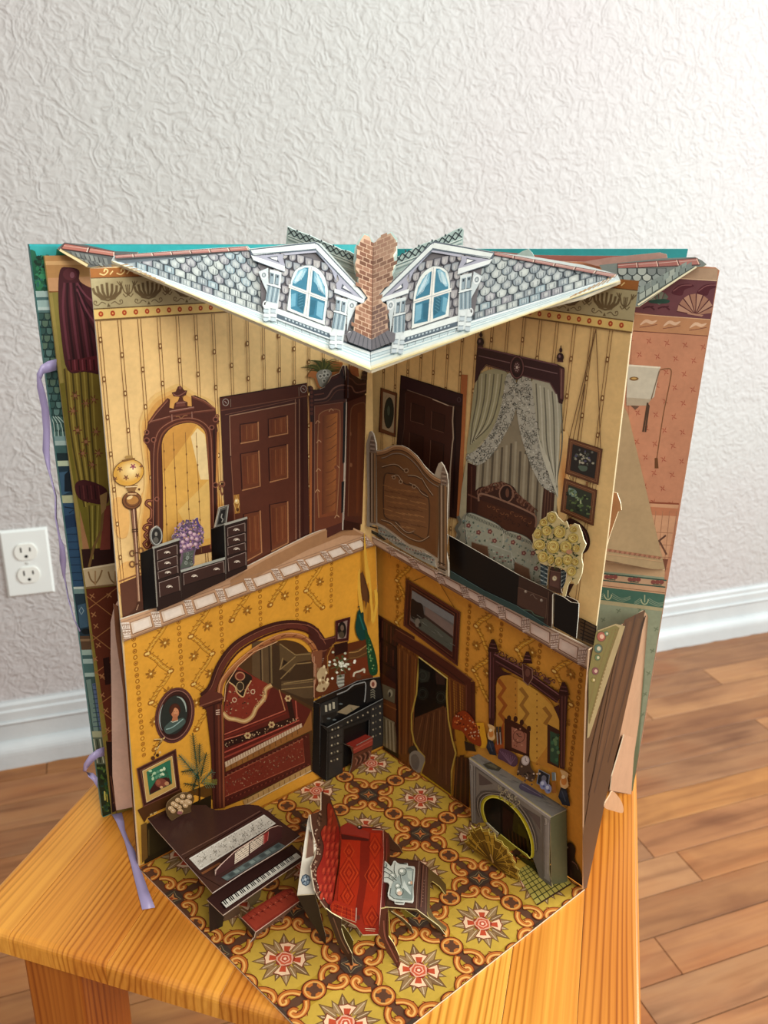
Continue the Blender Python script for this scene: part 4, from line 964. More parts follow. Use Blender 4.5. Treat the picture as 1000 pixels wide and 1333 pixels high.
A = Art('carving_print', FB, fo, base=.0002); A.tf = zf
A.poly([(185, 300), (265, 275), (330, 260), (400, 275), (460, 310), (520, 370), (570, 440), (640, 500), (690, 530), (665, 1130), (560, 1060), (440, 1020), (340, 945), (250, 880), (190, 850)], '76502f', 1)
A.grad((190, 360), (660, 560), (650, 1110), (195, 830), '6a4a30', '7c5230', '6e4426', '7a532f', 2, 6)
tp = smooth([(185, 305), (260, 290), (320, 262), (390, 265), (450, 300), (510, 360), (560, 430), (620, 490), (690, 530)], 5)
A.line(tp, 34, '9a6f4a', 3); A.line([(x, y-11) for x, y in tp], 8, 'c49c74', 4); A.line([(x-3, y+18) for x, y in tp], 7, '4c3220', 4); A.line([(x-6, y+44) for x, y in tp[3:]], 8, '8f7a68', 4); A.line([(x-7, y+50) for x, y in tp[3:]], 4, '3e2a1e', 4)
inner = smooth([(245, 490), (300, 465), (350, 480), (400, 540), (470, 560), (520, 590), (590, 650), (600, 800), (590, 940), (560, 980), (480, 940), (400, 910), (350, 850), (270, 820), (240, 760)], 5, True)
A.line(inner, 9, '4a3424', 5, closed=True); A.poly(inner, '7e5433', 4)
for k in range(46):
    x = 265+(k*61) % 300; y = 560+(k*37) % 330+((k*61) % 300)*.18
    if y > 900 or x > 575: continue
    A.line([(x-35, y-8), (x+40, y+14)], 5, ('9c6c40', '5e3c22', 'aa7a4a')[k % 3], 5)
A.poly(smooth([(250, 620), (340, 520), (420, 600), (520, 640), (420, 700), (320, 800), (250, 760)], 4, True), '6e4b34', 5) if False else None
for pts in ([(225, 415), (300, 395), (350, 400), (400, 440)], [(430, 480), (490, 485), (540, 510)], [(300, 490), (350, 480), (385, 530)], [(440, 540), (500, 570), (540, 620), (590, 650)], [(540, 500), (580, 570), (630, 640)], [(220, 830), (300, 860), (400, 950), (520, 1000), (600, 960)], [(330, 850), (420, 930), (480, 920)]):
    s_ = smooth(pts, 5); A.line(s_, 14, '4a3424', 6); A.line([(x, y-4) for x, y in s_], 5, 'b89a7c', 7)
for x, y, r_ in ((418, 440, 16), (375, 528, 14), (320, 495, 12), (480, 565, 14)): A.ring(x, y, r_, r_, 6, 'a88a6c', 7); A.ell(x, y, r_*.4, r_*.4, '4a3424', 7, n=8)
for xa, xb, ya, yb, yc, yd in ((128, 182, 290, 300, 850, 860), (672, 742, 545, 570, 1200, 1225)):
    A.poly([(xa, ya), (xb, yb), (xb-2, yd), (xa+4, yc)], '7c6248', 4)
    for t, c, w_ in ((.12, '4a3626', 7), (.35, 'b49a80', 9), (.55, '5c4632', 8), (.78, 'a07850', 9)):
        x = xa+(xb-xa)*t; A.line([(x, ya+10), (x, yc-5)], w_, c, 5)
for cx, cy, s in ((148, 230, 1), (712, 480, 1.1)):
    A.poly(smooth([(cx-14*s, cy+60*s), (cx-20*s, cy+10*s), (cx-6*s, cy-60*s), (cx+10*s, cy-50*s), (cx+28*s, cy+20*s), (cx+30*s, cy+64*s)], 4, True), '8c7664', 4)
    for k in range(6): A.line([(cx-14*s, cy+50*s-k*16*s), (cx+20*s, cy+56*s-k*16*s)], 5, ('4c3a2e', 'c0ac98')[k % 2], 5)
A.line([(130, 880), (190, 895)], 12, '3c2c20', 5)
for k in range(5): A.line([(668, 1160+k*22), (728, 1185+k*22)], 9, ('3a2c24', '8e7a68')[k % 2], 6)
A.done()
# blanket hanging under the footboard
bl = card('floral_blanket', UR.shift(.0045), zz([(190, 870), (260, 905), (340, 965), (440, 1045), (560, 1085), (640, 1130), (655, 1205), (560, 1160), (440, 1095), (330, 1030), (262, 975), (200, 930)], zf), 'a9aca0', bedbox, .0004)
A = Art('blanket_print', UR.shift(.0045), bl, base=.0002); A.tf = zf
for k in range(90):
    t = (k*.618) % 1; x = 200+t*430; y = 905+t*230+(k*29 % 45)-8
    A.ell(x, y, 8, 6, ('5c6660', 'd8d6c6', '7c8880', '8c5a50')[k % 4], 1+k % 2, n=6)
A.done()
card('dark_green_lining', UR.shift(.0036), zz([(0, 860), (100, 890), (200, 935), (262, 985), (240, 990), (130, 925), (20, 880)], zf), '33352c', bedbox, .0004)
card('bed_edge', UR.shift(.0043), zz([(725, 930), (748, 950), (735, 1060), (760, 1180), (756, 1280), (735, 1270)], zf), 'b8b6a6', bedbox, .0004, edge='d8d6c8')
# ------------------------------------------------------------------ roof
import numpy as _np
def hom4(src, dst):
    A_, b_ = [], []
    for (x, y), (u, v) in zip(src, dst):
        A_.append([x, y, 1, 0, 0, 0, -u*x, -u*y]); b_.append(u); A_.append([0, 0, 0, x, y, 1, -v*x, -v*y]); b_.append(v)
    h = list(_np.linalg.solve(_np.array(A_, float), _np.array(b_, float)))+[1]
    return lambda x, y: ((h[0]*x+h[1]*y+h[2])/(h[6]*x+h[7]*y+1), (h[3]*x+h[4]*y+h[5])/(h[6]*x+h[7]*y+1))
def shingles(A, P0, e, up, srange, rows, clips, wS, hS, rnd, z0=2, rect=2):
    tones = ['9aa4a6', 'a9b4b4', '87949a', 'bcc4be', 'b2bab6', '7f8a90', '94acb4', '96929a']
    for r_ in range(rows):
        n = int((srange[1]-srange[0])/wS)+2
        for i in range(n):
            s = srange[0]+i*wS+(wS/2 if r_ % 2 else 0)+rnd.uniform(-.6, .6); t = r_*hS
            q = lambda a, b: (P0[0]+e[0]*a+up[0]*b, P0[1]+e[1]*a+up[1]*b)
            if r_ < rect: pts = [q(s, t+hS*1.1), q(s+wS, t+hS*1.1), q(s+wS, t), q(s, t)]; outl = None
            else:
                arc = [(s+wS/2-wS/2*cos(pi*k/6), t+hS*.55-hS*.62*sin(pi*k/6)) for k in range(7)]
                pts = [q(s, t+hS*1.7), q(s+wS, t+hS*1.7)]+[q(*p) for p in arc[::-1]]
            c = rnd.choice(tones); z = z0+r_*3
            p2 = pts
            for a, b in clips: p2 = clip(p2, a, b) if len(p2) > 2 else p2
            if len(p2) < 3: continue
            A.poly(p2, '3e464c', z)
            m = (sum(p[0] for p in pts)/len(pts), sum(p[1] for p in pts)/len(pts)+(-.5 if r_ >= rect else 0))
            p3 = [lerp2(m, p, .86) for p in pts]
            for a, b in clips: p3 = clip(p3, a, b) if len(p3) > 2 else p3
            if len(p3) < 3: continue
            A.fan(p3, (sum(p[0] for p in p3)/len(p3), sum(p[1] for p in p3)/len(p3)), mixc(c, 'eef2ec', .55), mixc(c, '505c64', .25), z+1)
            for k in (.3, .5, .72):
                a_, b_ = q(s+wS*k, t+hS*(.15 if r_ >= rect else .2)), q(s+wS*k+rnd.uniform(-.5, .5), t+hS*(.8 if r_ >= rect else .85))
                ok = all((b[0]-a[0])*(y-a[1])-(b[1]-a[1])*(x-a[0]) > 3 for a, b in clips for x, y in (a_, b_))
                if ok: A.line([a_, b_], .7, ('c8ccc4', '5a646a')[rnd.random() < .5], z+2)
def gutter(A, T0, T1, U0, U1, z=60):
    bands = [(0, .10, 'e0cf96'), (.10, .22, 'ece6c4'), (.22, .42, 'dfe8e0'), (.42, .50, 'b4ccd0'), (.50, .60, 'e2ece8'), (.60, .63, '7d9ca6'), (.63, .76, 'cfdfe0'), (.76, .79, '86a4ae'), (.79, .95, 'e8f0ee'), (.95, 1.0, '5c7480')]
    for a, b, c in bands:
        A.poly([lerp2(T0, U0, a), lerp2(T1, U1, a), lerp2(T1, U1, b), lerp2(T0, U0, b)], c, z)
def brick_strip(A, top, bot, step, c1, c2, z=40, mortar='ecd8c4'):
    """capping tiles along a ridge between two polylines of two points"""
    A.poly([top[0], top[1], bot[1], bot[0]], '5c3430', z)
    L = math.hypot(top[1][0]-top[0][0], top[1][1]-top[0][1]); n = max(2, int(L/step))
    for i in range(n):
        a, b = i/n+.03/n, (i+1)/n-.05/n
        f = lambda u, v: lerp2(lerp2(top[0], top[1], u), lerp2(bot[0], bot[1], u), v)
        A.poly([f(a, .12), f(b, .12), f(b, .88), f(a, .88)], (c1, c2)[i % 2], z+1)
        A.line([f(a, .4), f(b, .32)], .8, mixc(c1, 'f0d8c8', .4), z+2); A.line([f(b, .1), f(b, .9)], 1.1, mortar, z+2)
def dormer(A, tf):
    A.tf = tf
    P = A.poly; Ln = A.line
    # wall field behind the window
    P([(110, 190), (290, 100), (530, 60), (720, 250), (850, 440), (790, 800), (240, 620), (120, 520)], '6e6a6c', 62)
    rnd = random.Random(4)
    for r_ in range(9):
        for i in range(9):
            x = 250+i*62+(31 if r_ % 2 else 0)-r_*2; y = 640-r_*66+(x-250)*.36
            if r_ >= 5: y = 640-r_*66+(x-250)*.30
            if x < 230 or x > 800: continue
            cpts = [(-30, -40), (30, -28)]+[(30*cos(a), 8+30*sin(a)) for a in (0, .5, 1, 1.57, 2.1, 2.6, 3.14)]
            pts = [(x+a, y+b) for a, b in cpts]
            for a, b in (((30, 60), (530, 40)), ((530, 40), (935, 440))): pts = clip(pts, a, b) if len(pts) > 2 else pts
            if len(pts) > 2:
                P(pts, '45464e', 63+r_*2); m = (x, y-6); A.fan([lerp2(m, p, .84) for p in pts], (sum(p[0] for p in pts)/len(pts), sum(p[1] for p in pts)/len(pts)), 'c4c2be', rnd.choice(['8e8c90', '9c989a', '7c7a80', 'a29c98', '8a9298']), 64+r_*2)
                Ln([(x-8, y-10), (x-6, y+18)], 3, '666870', 64.5+r_*2)
    z = 84
    # window
    win = smooth([(315, 545), (335, 400), (350, 310), (385, 240), (450, 210), (520, 215), (590, 270), (625, 360), (630, 450), (605, 655)], 5)
    P(win, 'e6ebe4', z); Ln(win, 5, '7a8488', z+1)
    P([(345, 540), (345, 400), (365, 320), (400, 250), (450, 225), (480, 225), (465, 450), (440, 580)], '3f7e96', z+1)
    P([(500, 235), (560, 280), (605, 370), (612, 450), (590, 630), (480, 600), (490, 450)], '3a7890', z+1)
    for pts, c in (([(355, 340), (395, 258), (450, 228), (470, 240), (440, 300), (380, 350)], '8fbccb'), ([(370, 330), (420, 250), (440, 245), (400, 330)], 'c4dde2'), ([(350, 430), (385, 420), (380, 520), (345, 530)], '6fa6ba'), ([(400, 420), (455, 430), (440, 560), (395, 520)], '2c6478'),
                   ([(525, 250), (580, 310), (608, 400), (610, 440), (560, 380), (520, 330)], '7fb2c4'), ([(540, 260), (570, 320), (600, 420), (580, 400), (550, 340)], 'c0dae2'), ([(500, 470), (540, 480), (520, 590), (485, 590)], '2e667c'), ([(550, 480), (600, 500), (585, 620), (540, 590)], '78acc0')):
        P(pts, c, z+2)
    for k in range(5): Ln([(405, 440+k*22), (440, 425+k*22)], 4, '5d94a6', z+3); Ln([(375+k*12, 345-k*6), (395+k*14, 270-k*4)], 3, 'd4e6ea', z+3); Ln([(530+k*12, 290+k*12), (560+k*10, 400+k*8)], 3, 'd0e4ea', z+3)
    P([(485, 215), (515, 222), (480, 610), (445, 596)], 'e8e6dc', z+4); Ln([(503, 220), (462, 600)], 4, 'a6acb0', z+5)
    P([(330, 352), (625, 462), (622, 490), (328, 380)], 'e8e6dc', z+4); Ln([(330, 368), (625, 478)], 4, '9aa6ac', z+5)
    Ln([(320, 545), (605, 658)], 13, 'e8eae2', z+4); Ln([(312, 556), (605, 672)], 5, '707a80', z+4)
    # sill and dentils
    P([(235, 535), (665, 690), (660, 735), (228, 580)], 'e4ebe6', z+1); P([(232, 575), (658, 735), (655, 770), (228, 605)], '56646e', z+2)
    for k in range(12): x = 300+k*28; P([(x, 607+k*10.5), (x+15, 613+k*10.5), (x+14, 626+k*10.5), (x-1, 620+k*10.5)], 'b6c4c8', z+3)
    Ln([(225, 612), (655, 775)], 10, 'e0e8e6', z+3)
    # gable boards
    P([(30, 85), (530, 28), (560, 45), (940, 455), (905, 505), (535, 108), (300, 110), (40, 135)], '58626c', z+4)
    P([(38, 92), (530, 40), (545, 78), (60, 130)], 'e2e8e2', z+5); P([(535, 42), (562, 60), (925, 450), (905, 470), (540, 85)], 'dfe6e2', z+5)
    Ln([(55, 122), (280, 105), (535, 84), (700, 260), (905, 478)], 5, '6a747e', z+6)
    P([(285, 115), (535, 95), (545, 108), (300, 132)], 'b0b0bc', z+5); P([(540, 95), (700, 270), (690, 330), (660, 250)], 'a8aab8', z+5)
    # corner brackets
    P([(60, 135), (290, 120), (285, 160), (300, 205), (295, 255), (180, 200)], 'a9a9b6', z+6); P([(160, 148), (245, 135), (240, 160), (262, 190)], '4a505a', z+7); P([(185, 150), (240, 143), (240, 172)], 'f2f2ee', z+8)
    P([(40, 130), (300, 215), (298, 262), (60, 170)], 'e6ebe8', z+7); Ln([(55, 168), (298, 258)], 5, '6a747e', z+8)
    P([(700, 270), (905, 480), (700, 400), (690, 350), (715, 320)], 'a9a9b6', z+6); P([(740, 350), (825, 435), (730, 385)], '4a505a', z+7); P([(755, 362), (800, 410), (742, 378)], 'f2f2ee', z+8)
    P([(680, 385), (910, 470), (905, 505), (678, 420)], 'e6ebe8', z+7); Ln([(678, 418), (905, 505)], 5, '6a747e', z+8)
    # pilasters
    for ox, oy, sg in ((0, 0, -1), (508, 208, 1)):
        q = lambda x, y: (x+ox, y+oy)
        P([q(185, 238), q(275, 262), q(262, 400), q(232, 640), q(130, 620), q(170, 400)], 'd6dedc', z+8)
        for a, b, c, d in (((188, 262), (218, 270), (212, 350), (180, 345)), ((230, 275), (258, 282), (250, 360), (222, 352))):
            P([q(*a), q(*b), q(*c), q(*d)], '8fa0a8', z+9); Ln([q(*a), q(*d), q(*c)], 5, '465058', z+10); P([q(a[0]+8, a[1]+8), q(a[0]+22, a[1]+12), q(a[0]+18, a[1]+30), q(a[0]+6, a[1]+26)], '2f3a42', z+10)
        P([q(172, 350), q(260, 378), q(240, 500), q(150, 480)], '8ea2aa', z+9)
        for k in range(5): Ln([q(180+k*17, 358+k*4), q(160+k*17, 490)], 5, ('52626c', 'c4d0d2')[k % 2], z+10)
        Ln([q(165, 350), q(268, 382)], 7, 'e8eeea', z+11); Ln([q(163, 358), q(266, 390)], 4, '4a565e', z+11)
        for xx in (155, 210):
            for k in range(4): A.ell(*q(xx, 525+k*32), 22, 17, ('dde4e2', 'c0ccd0')[k % 2], z+10, n=8); Ln([q(xx-20, 540+k*32), q(xx+20, 545+k*32)], 4, '5c6a72', z+11)
        sx = 1 if sg > 0 else -1
        cx, cy = q(222+sx*75, 290+(18 if sg > 0 else -8))
        P([(cx-25*sx, cy-55), (cx+50*sx, cy-25), (cx+30*sx, cy+30), (cx-10*sx, cy+120), (cx-30*sx, cy+200)], 'c9d2d2', z+7)
        A.ring(cx+8*sx, cy, 24, 28, 9, 'e8ecea', z+9); A.ring(cx+8*sx, cy, 12, 14, 5, '6a747c', z+10)
        A.ring(cx-5*sx, cy+225, 18, 24, 9, 'e4e8e6', z+9)
    A.tf = None
RIM = '9c968a'
roofL_pts = [(145, 339), (149, 332), (240, 325.5), (322, 320), (326, 323.5), (410, 314.5), (418, 317), (467, 371.5), (467, 355), (463, 351), (462, 342), (465, 335), (464.5, 323), (468, 318), (470, 312), (474.5, 305), (481, 308), (486, 320), (483, 482.5)]
roofR_pts = [(486, 320), (491, 312), (495, 308), (509, 303), (512, 310), (516, 312), (516, 326), (512, 332), (514, 342), (510.5, 351), (510, 367), (565, 314.5), (572, 315), (643, 328), (700, 335), (760, 345), (804, 357), (808, 366), (760, 386), (686, 405), (620, 430), (483, 482.5)]
rfL = card('left_roof_card', RL, roofL_pts, 'cdd6d2', book, .0014, edge='eee6c8', label='left half of the grey shingled roof with arched dormer window')
rfR = card('right_roof_card', RR, roofR_pts, 'cdd6d2', book, .0014, edge='eee6c8', label='right half of the grey shingled roof with arched dormer window')
rnd = random.Random(21)
def unit(a, b): l = math.hypot(b[0]-a[0], b[1]-a[1]); return ((b[0]-a[0])/l, (b[1]-a[1])/l)
# left
A = Art('shingles_print', RL, rfL, base=.0002)
A.poly([(150, 338), (325, 327), (412, 316), (480, 388), (478, 456), (160, 345)], '6c767c', 0)
e = unit((158, 343), (478, 456))
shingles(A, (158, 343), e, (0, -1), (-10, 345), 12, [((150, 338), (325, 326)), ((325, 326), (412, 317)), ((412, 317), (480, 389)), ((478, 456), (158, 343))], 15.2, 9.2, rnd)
A.done()
A = Art('gutter_print', RL, rfL, base=.0014)
gutter(A, (146, 340), (483, 482), (158, 341.5), (481.5, 457), 1)
for k in range(14): x = 158+k*6; A.line([(x, 345+k*2.4), (x+9, 344+k*3.0)], 1.2, 'b08a5c', 3) if k < 9 else None
brick_strip(A, ((149, 332), (322, 320.5)), ((150, 336.5), (325, 326)), 24, 'b07a70', 'b4847a', 2)
A.done('white gutter and brick ridge')
# right
A = Art('shingles_print', RR, rfR, base=.0002)
A.poly([(490, 388), (565, 316), (643, 330), (800, 358), (484, 456)], '747c82', 0)
e = unit((486, 456), (790, 363))
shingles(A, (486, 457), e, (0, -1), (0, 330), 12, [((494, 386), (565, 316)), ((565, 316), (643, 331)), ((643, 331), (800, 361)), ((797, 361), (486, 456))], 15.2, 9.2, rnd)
A.done()
A = Art('gutter_print', RR, rfR, base=.0014)
gutter(A, (483, 482), (808, 366), (482.5, 457), (798, 361), 1)
brick_strip(A, ((643, 328), (804, 357)), ((643, 332), (800, 361.5)), 24, 'b08078', 'b48a80', 2)
for k in range(9): x = 742+k*6; A.line([(x, 387-k*2.4), (x+9, 382-k*2.9)], 1.2, 'b08a5c', 3)
A.done('white gutter and brick ridge')
tL = Z(320, 310, 5.882); tR = Z(480, 310, 5.882)
H = hom4([(30, 85), (530, 30), (935, 455), (430, 700)], [(965, 110), (505, 25), (75, 440), (482, 752)])
A = Art('dormer_window_print', RL, rfL, base=-.0005); dormer(A, tL); A.done('white dormer with arched four pane window and blue curtains')
A = Art('dormer_window_print', RR, rfR, base=-.0005); dormer(A, lambda x, y: tR(*H(x, y))); A.done('white dormer with arched four pane window and blue curtains')
for sg, pl, par in ((-1, RL, rfL), (1, RR, rfR)):
    A = Art('chimney_print', pl, par, base=.0028)
    s = -sg
    if sg < 0:
        segs = [([(474.5, 305.5), (481, 308), (486, 320), (485.8, 341), (462.5, 342), (465, 335), (465, 323), (470, 312)], None),
                ([(462.5, 342), (485.8, 341), (485.5, 372), (467, 372), (467, 355), (463.5, 351)], None),
                ([(467, 371), (485.5, 371), (485, 400), (470, 398), (479, 388)], None),
                ([(463, 399), (471, 395), (485, 400), (484, 447), (460, 436)], None)]
        sl = [(451, 434), (460, 430), (484, 442), (484, 456), (454, 445)]
    else:
        segs = [([(486, 320), (491, 312), (495, 308.5), (508.5, 303.5), (515.5, 313), (515.5, 326), (512, 332), (514, 342), (485.8, 341)], None),
                ([(485.8, 341), (514, 342), (510.5, 351), (510, 367), (500, 374), (485.6, 376)], None),
                ([(485.5, 374), (503, 372), (493, 385), (500, 396), (485, 400)], None),
                ([(485, 400), (496, 392), (504, 397), (505, 431), (484, 447)], None)]
        sl = [(484, 442), (505, 430), (515, 434), (514, 444), (484, 456)]
    for pts, _ in segs:
        A.poly(pts, 'd2b094' if sg < 0 else 'c4a48a', 1)
        for r_ in range(-5, 26):
            y = 300+r_*6.0
            for i in range(7):
                x0 = max(0, i*9.2-(4.6 if r_ % 2 else 0)); x1 = i*9.2-(4.6 if r_ % 2 else 0)+8.2
                if x1 <= 0: continue
                f = lambda x, yy: (486-.02*(yy-320)+sg*x, yy+22-x*.42)
                q = [f(x0, y), f(x1, y), f(x1, y+4.9), f(x0, y+4.9)]
                if sg < 0: q = q[::-1]
                # keep only bricks whose centre is inside this segment
                cx, cy = sum(p[0] for p in q)/4, sum(p[1] for p in q)/4
                ins = False; j = len(pts)-1
                for k in range(len(pts)):
                    if (pts[k][1] > cy) != (pts[j][1] > cy) and cx < (pts[j][0]-pts[k][0])*(cy-pts[k][1])/(pts[j][1]-pts[k][1])+pts[k][0]: ins = not ins
                    j = k
                if not ins: continue
                c = rnd.choice(['9a7058', '8e644c', 'a47a62', '845a46']) if sg < 0 else (rnd.choice(['a07a64', 'a8846c', '94705a']) if cy < 398 else rnd.choice(['806458', '8a6c5e', '745a50']))
                if 336 < cy+ (486-cx)*0*.1 < 345 or 357 < cy < 364: c = mixc(c, '5a382a', .55)
                A.poly(q, c, 2)
    A.poly(sl, '6f6c70', 5)
    for k in range(5):
        a, b = lerp2(sl[1] if sg < 0 else sl[0], sl[2] if sg < 0 else sl[1], k/5), lerp2(sl[4], sl[3], k/5) if sg < 0 else lerp2(sl[4], sl[3], k/5)
        A.line([a, b], .8, '3c3e44', 6)
    A.line([(486, 322), (483.6, 452)], 1.0, '6e4a38', 4)
    A.done('brick chimney')
bk_pl = RL.shift(-.006)
bkP = Plane(aty(460, 320, .43), aty(520, 320, .43), aty(490, 360, .425))
card('chimney_backing', bkP, [(462, 322), (466, 314), (473, 304), (480, 305), (488, 318), (495, 307), (510, 301.5), (517.5, 311), (517.5, 330), (515, 350), (500, 380), (475, 380), (462, 355), (460, 340)], 'c2ddd6', book, .0006, edge='d4ece4')
# iron cresting behind the dormers
crL = Plane(aty(375, 295, .44), aty(462, 331, .435), aty(420, 345, .44))
crR = Plane(aty(603, 296, .44), aty(514, 338, .435), aty(560, 345, .44))
for pl, tf, out_, seg, nm in ((crL, Z(360, 290, 8.333), [(120, 40), (180, 70), (270, 105), (370, 140), (470, 190), (580, 235), (640, 258), (700, 290), (790, 310), (850, 345), (892, 380), (880, 660), (640, 420), (420, 212), (100, 232)], ((125, 95), (850, 395)), 11),
                        (crR, Z(480, 290, 7.143), [(232, 345), (270, 320), (380, 265), (500, 200), (640, 155), (730, 110), (800, 70), (862, 45), (885, 65), (878, 212), (620, 185), (560, 215), (200, 560), (205, 440), (240, 400)], ((250, 350), (870, 105)), 10)):
    c_ = card('iron_cresting_card', pl, [tf(*p) for p in out_], 'b7cfca', book, .0007, edge='dcefe8')
    A = Art('cresting_print', pl, c_, base=.0002); A.tf = tf
    a, b = seg; n = nm
    for k in range(n):
        p, q = lerp2(a, b, k/n), lerp2(a, b, (k+1)/n); w_ = 12
        A.line([(p[0], p[1]-42), (q[0], q[1]+30)], w_*.8, '39454a', 2); A.line([(p[0], p[1]+30), (q[0], q[1]-42)], w_*.8, '39454a', 2)
        m = lerp2(p, q, .5); A.ell(m[0], m[1]-6, 11, 13, '39454a', 3, n=7)
        if k % 2: A.ell(m[0], m[1]-50, 9, 13, '4a5a5e', 3, n=6)
    A.line([(a[0], a[1]+40), (b[0], b[1]+40)], 8, 'e6f2ec', 4); A.line([(a[0], a[1]+50), (b[0], b[1]+50)], 5, '6f8a8a', 4)
    dy = 90; A.poly([(a[0], a[1]+58), (b[0], b[1]+58), (b[0], b[1]+75), (a[0], a[1]+75)], 'cfe0da', 3)
    for k in (0, 1, 2): A.line([(a[0], a[1]+86+k*38), (b[0], b[1]+86+k*38)], 7, ('8fa8a6', 'd9e8e2')[k % 2], 2)
    A.done()
# ------------------------------------------------------------------ back pages and cover
zc = lambda *p: Z(*p)
spine = card3('back_cover', [c0, V((c0.x*.02, SPN.y+.012, ST)), V((c0.x*.02, SPN.y+.012, ST+.334)), above(c0, 38, 318)], '2f9ea0', book, .003, edge='3f8480', back='2f9ea0', label='turquoise book cover printed with a house front')
A = Art('house_front_print', CL, spine, base=.0006)
dst = [(38, 318), (134, 1064)]
A.clips = [((133.6, 1061), (38.6, 319)), (prj(SPN), (134, 1063))]
A.poly([(39, 319.5), (300, 320), (300, 332), (40, 332)], '2fa3a6', 0)
A.tf = None
def strip(y0, y1, col, z=1, xl=0, w_=60):
    xa = 38+(y0-318)*96/746+xl-1; xb = 38+(y1-318)*96/746+xl-1
    A.poly([(xa, y0), (xa+w_, y0-1.5), (xb+w_, y1-1.5), (xb, y1)], col, z)
A.poly([(39, 320), (74, 321), (70, 334), (60, 335), (42, 325)], '2c9c9c', 2)
strip(325, 380, '1d5a40'); rg = random.Random(8)
for k in range(60): x = rg.uniform(46, 62); y = rg.uniform(332, 376); A.ell(x, y, rg.uniform(2, 4), rg.uniform(2, 4), rg.choice(['2e7a52', '174a34', '3a8c60', '0f3022', '2a6a60']), 3+k % 2, n=7)
A.poly([(44, 322), (74, 321), (73, 332), (60, 338), (48, 334)], '2f9a98', 3)
strip(379, 387, 'a9c2bc', 2); strip(387, 391, '4a6a6a', 2); strip(391, 400, '9cb8b4', 2); strip(400, 404, 'b9cdc8', 3); strip(404, 408, '5a7876', 3)
strip(408, 575, '2b4a46', 1)
for r_ in range(17):
    for i in range(5):
        y = 412+r_*9.6; x = 38+(y-318)*96/746+i*9-(4.5 if r_ % 2 else 0)+3
        if y > 566: continue
        A.poly([(x-4.5, y-5), (x+4.5, y-5)]+[(x+4.5*cos(a), y+5.5*sin(a)) for a in (0, .6, 1.2, 1.9, 2.5, 3.1)], '17302e', 3); A.poly([(x-3.8, y-4), (x+3.8, y-4)]+[(x+3.7*cos(a), y+4.2*sin(a)) for a in (0, .6, 1.2, 1.9, 2.5, 3.1)], rg.choice(['3f5f5a', '4d6e66', '5a7a74', '34544e', '57705e']), 4)
for k in range(7): A.line(smooth([(66+k*1.5, 542), (70+k*2.4, 552), (71+k*2.8, 568)], 3), 1.1, ('a8beb4', '3a5852')[k % 2], 5)
strip(568, 574, '7d9a98', 5); strip(574, 580, 'a6bcb6', 5); strip(580, 590, '40605e', 5); strip(590, 600, '1a2c30', 5); strip(600, 607, 'b8c4a8', 5); strip(607, 645, '1e3442', 5)
A.poly([(77, 615), (92, 613), (92, 640), (80, 645)], '3a5a72', 6); A.poly([(84, 618), (90, 612), (94, 640), (84, 640)], '101c26', 7)
strip(645, 655, 'b4b890', 5); strip(655, 766, '2c4a66', 5)
for k in range(9): strip(675+k*10, 676.2+k*10, '1b3148', 6)
A.poly([(83, 672), (100, 668), (104, 684), (86, 688)], '1c3450', 7); A.line([(84, 660), (98, 662), (90, 668)], 1.5, '102030', 8)
strip(764, 767, 'c2ccc0', 6); strip(767, 773, '728c88', 6); strip(773, 830, '22343e', 6)
A.poly([(101, 788), (112, 785), (118, 815), (104, 818)], '3c5668', 7); A.ring(106, 795, 3, 5, 1.2, '8aa0a8', 8, n=4); A.ell(112, 822, 6, 4, '10181c', 8)
strip(828, 846, '5c4430', 6); strip(832, 835, '8a6e50', 7); strip(846, 853, '9ab0a4', 6); strip(853, 858, '44605e', 7); strip(858, 864, 'a2b8b0', 7); strip(864, 876, '4a6a66', 7); strip(876, 881, 'a0b6ac', 8)
strip(881, 955, '3c5450', 7); A.poly([(112, 885), (118, 884), (128, 952), (122, 952)], '6e867c', 8); A.poly([(120, 890), (132, 888), (138, 950), (130, 950)], '5a6a88', 8)
for k in range(10): A.line([(121, 892+k*6), (134, 891+k*6)], .9, '2c3850', 9)
strip(952, 960, 'a4a684', 8); strip(960, 995, '5c6450', 8)
for k in range(4): A.line([(122+k*4, 962), (127+k*4, 993)], 1.6, ('b4b69a', '2e3426')[k % 2], 9)
strip(995, 1064, '1c2c16', 8)
for k in range(90): y = rg.uniform(998, 1056); x = 38+(y-318)*96/746+rg.uniform(2, 16); A.ell(x, y, rg.uniform(1, 2.6), rg.uniform(1, 2.4), rg.choice(['2c4a20', '3e5e28', '14220e', '264418', '567034', '1a4438']), 9+k % 2, n=6)
A.line([(136, 1030), (137, 1042)], 2, 'c8c060', 11); A.line([(139, 1034), (140, 1044)], 1.6, 'a8a040', 11)
A.done()
cvR = card3('front_cover', [V((.010, SPN.y+.012, ST)), r1+V((0, .012, 0)), aty(896, 324, .502), aty(470, 324, .517)], '2b9396', book, .003, edge='56b0b0', back='2b9396', label='right turquoise cover board')

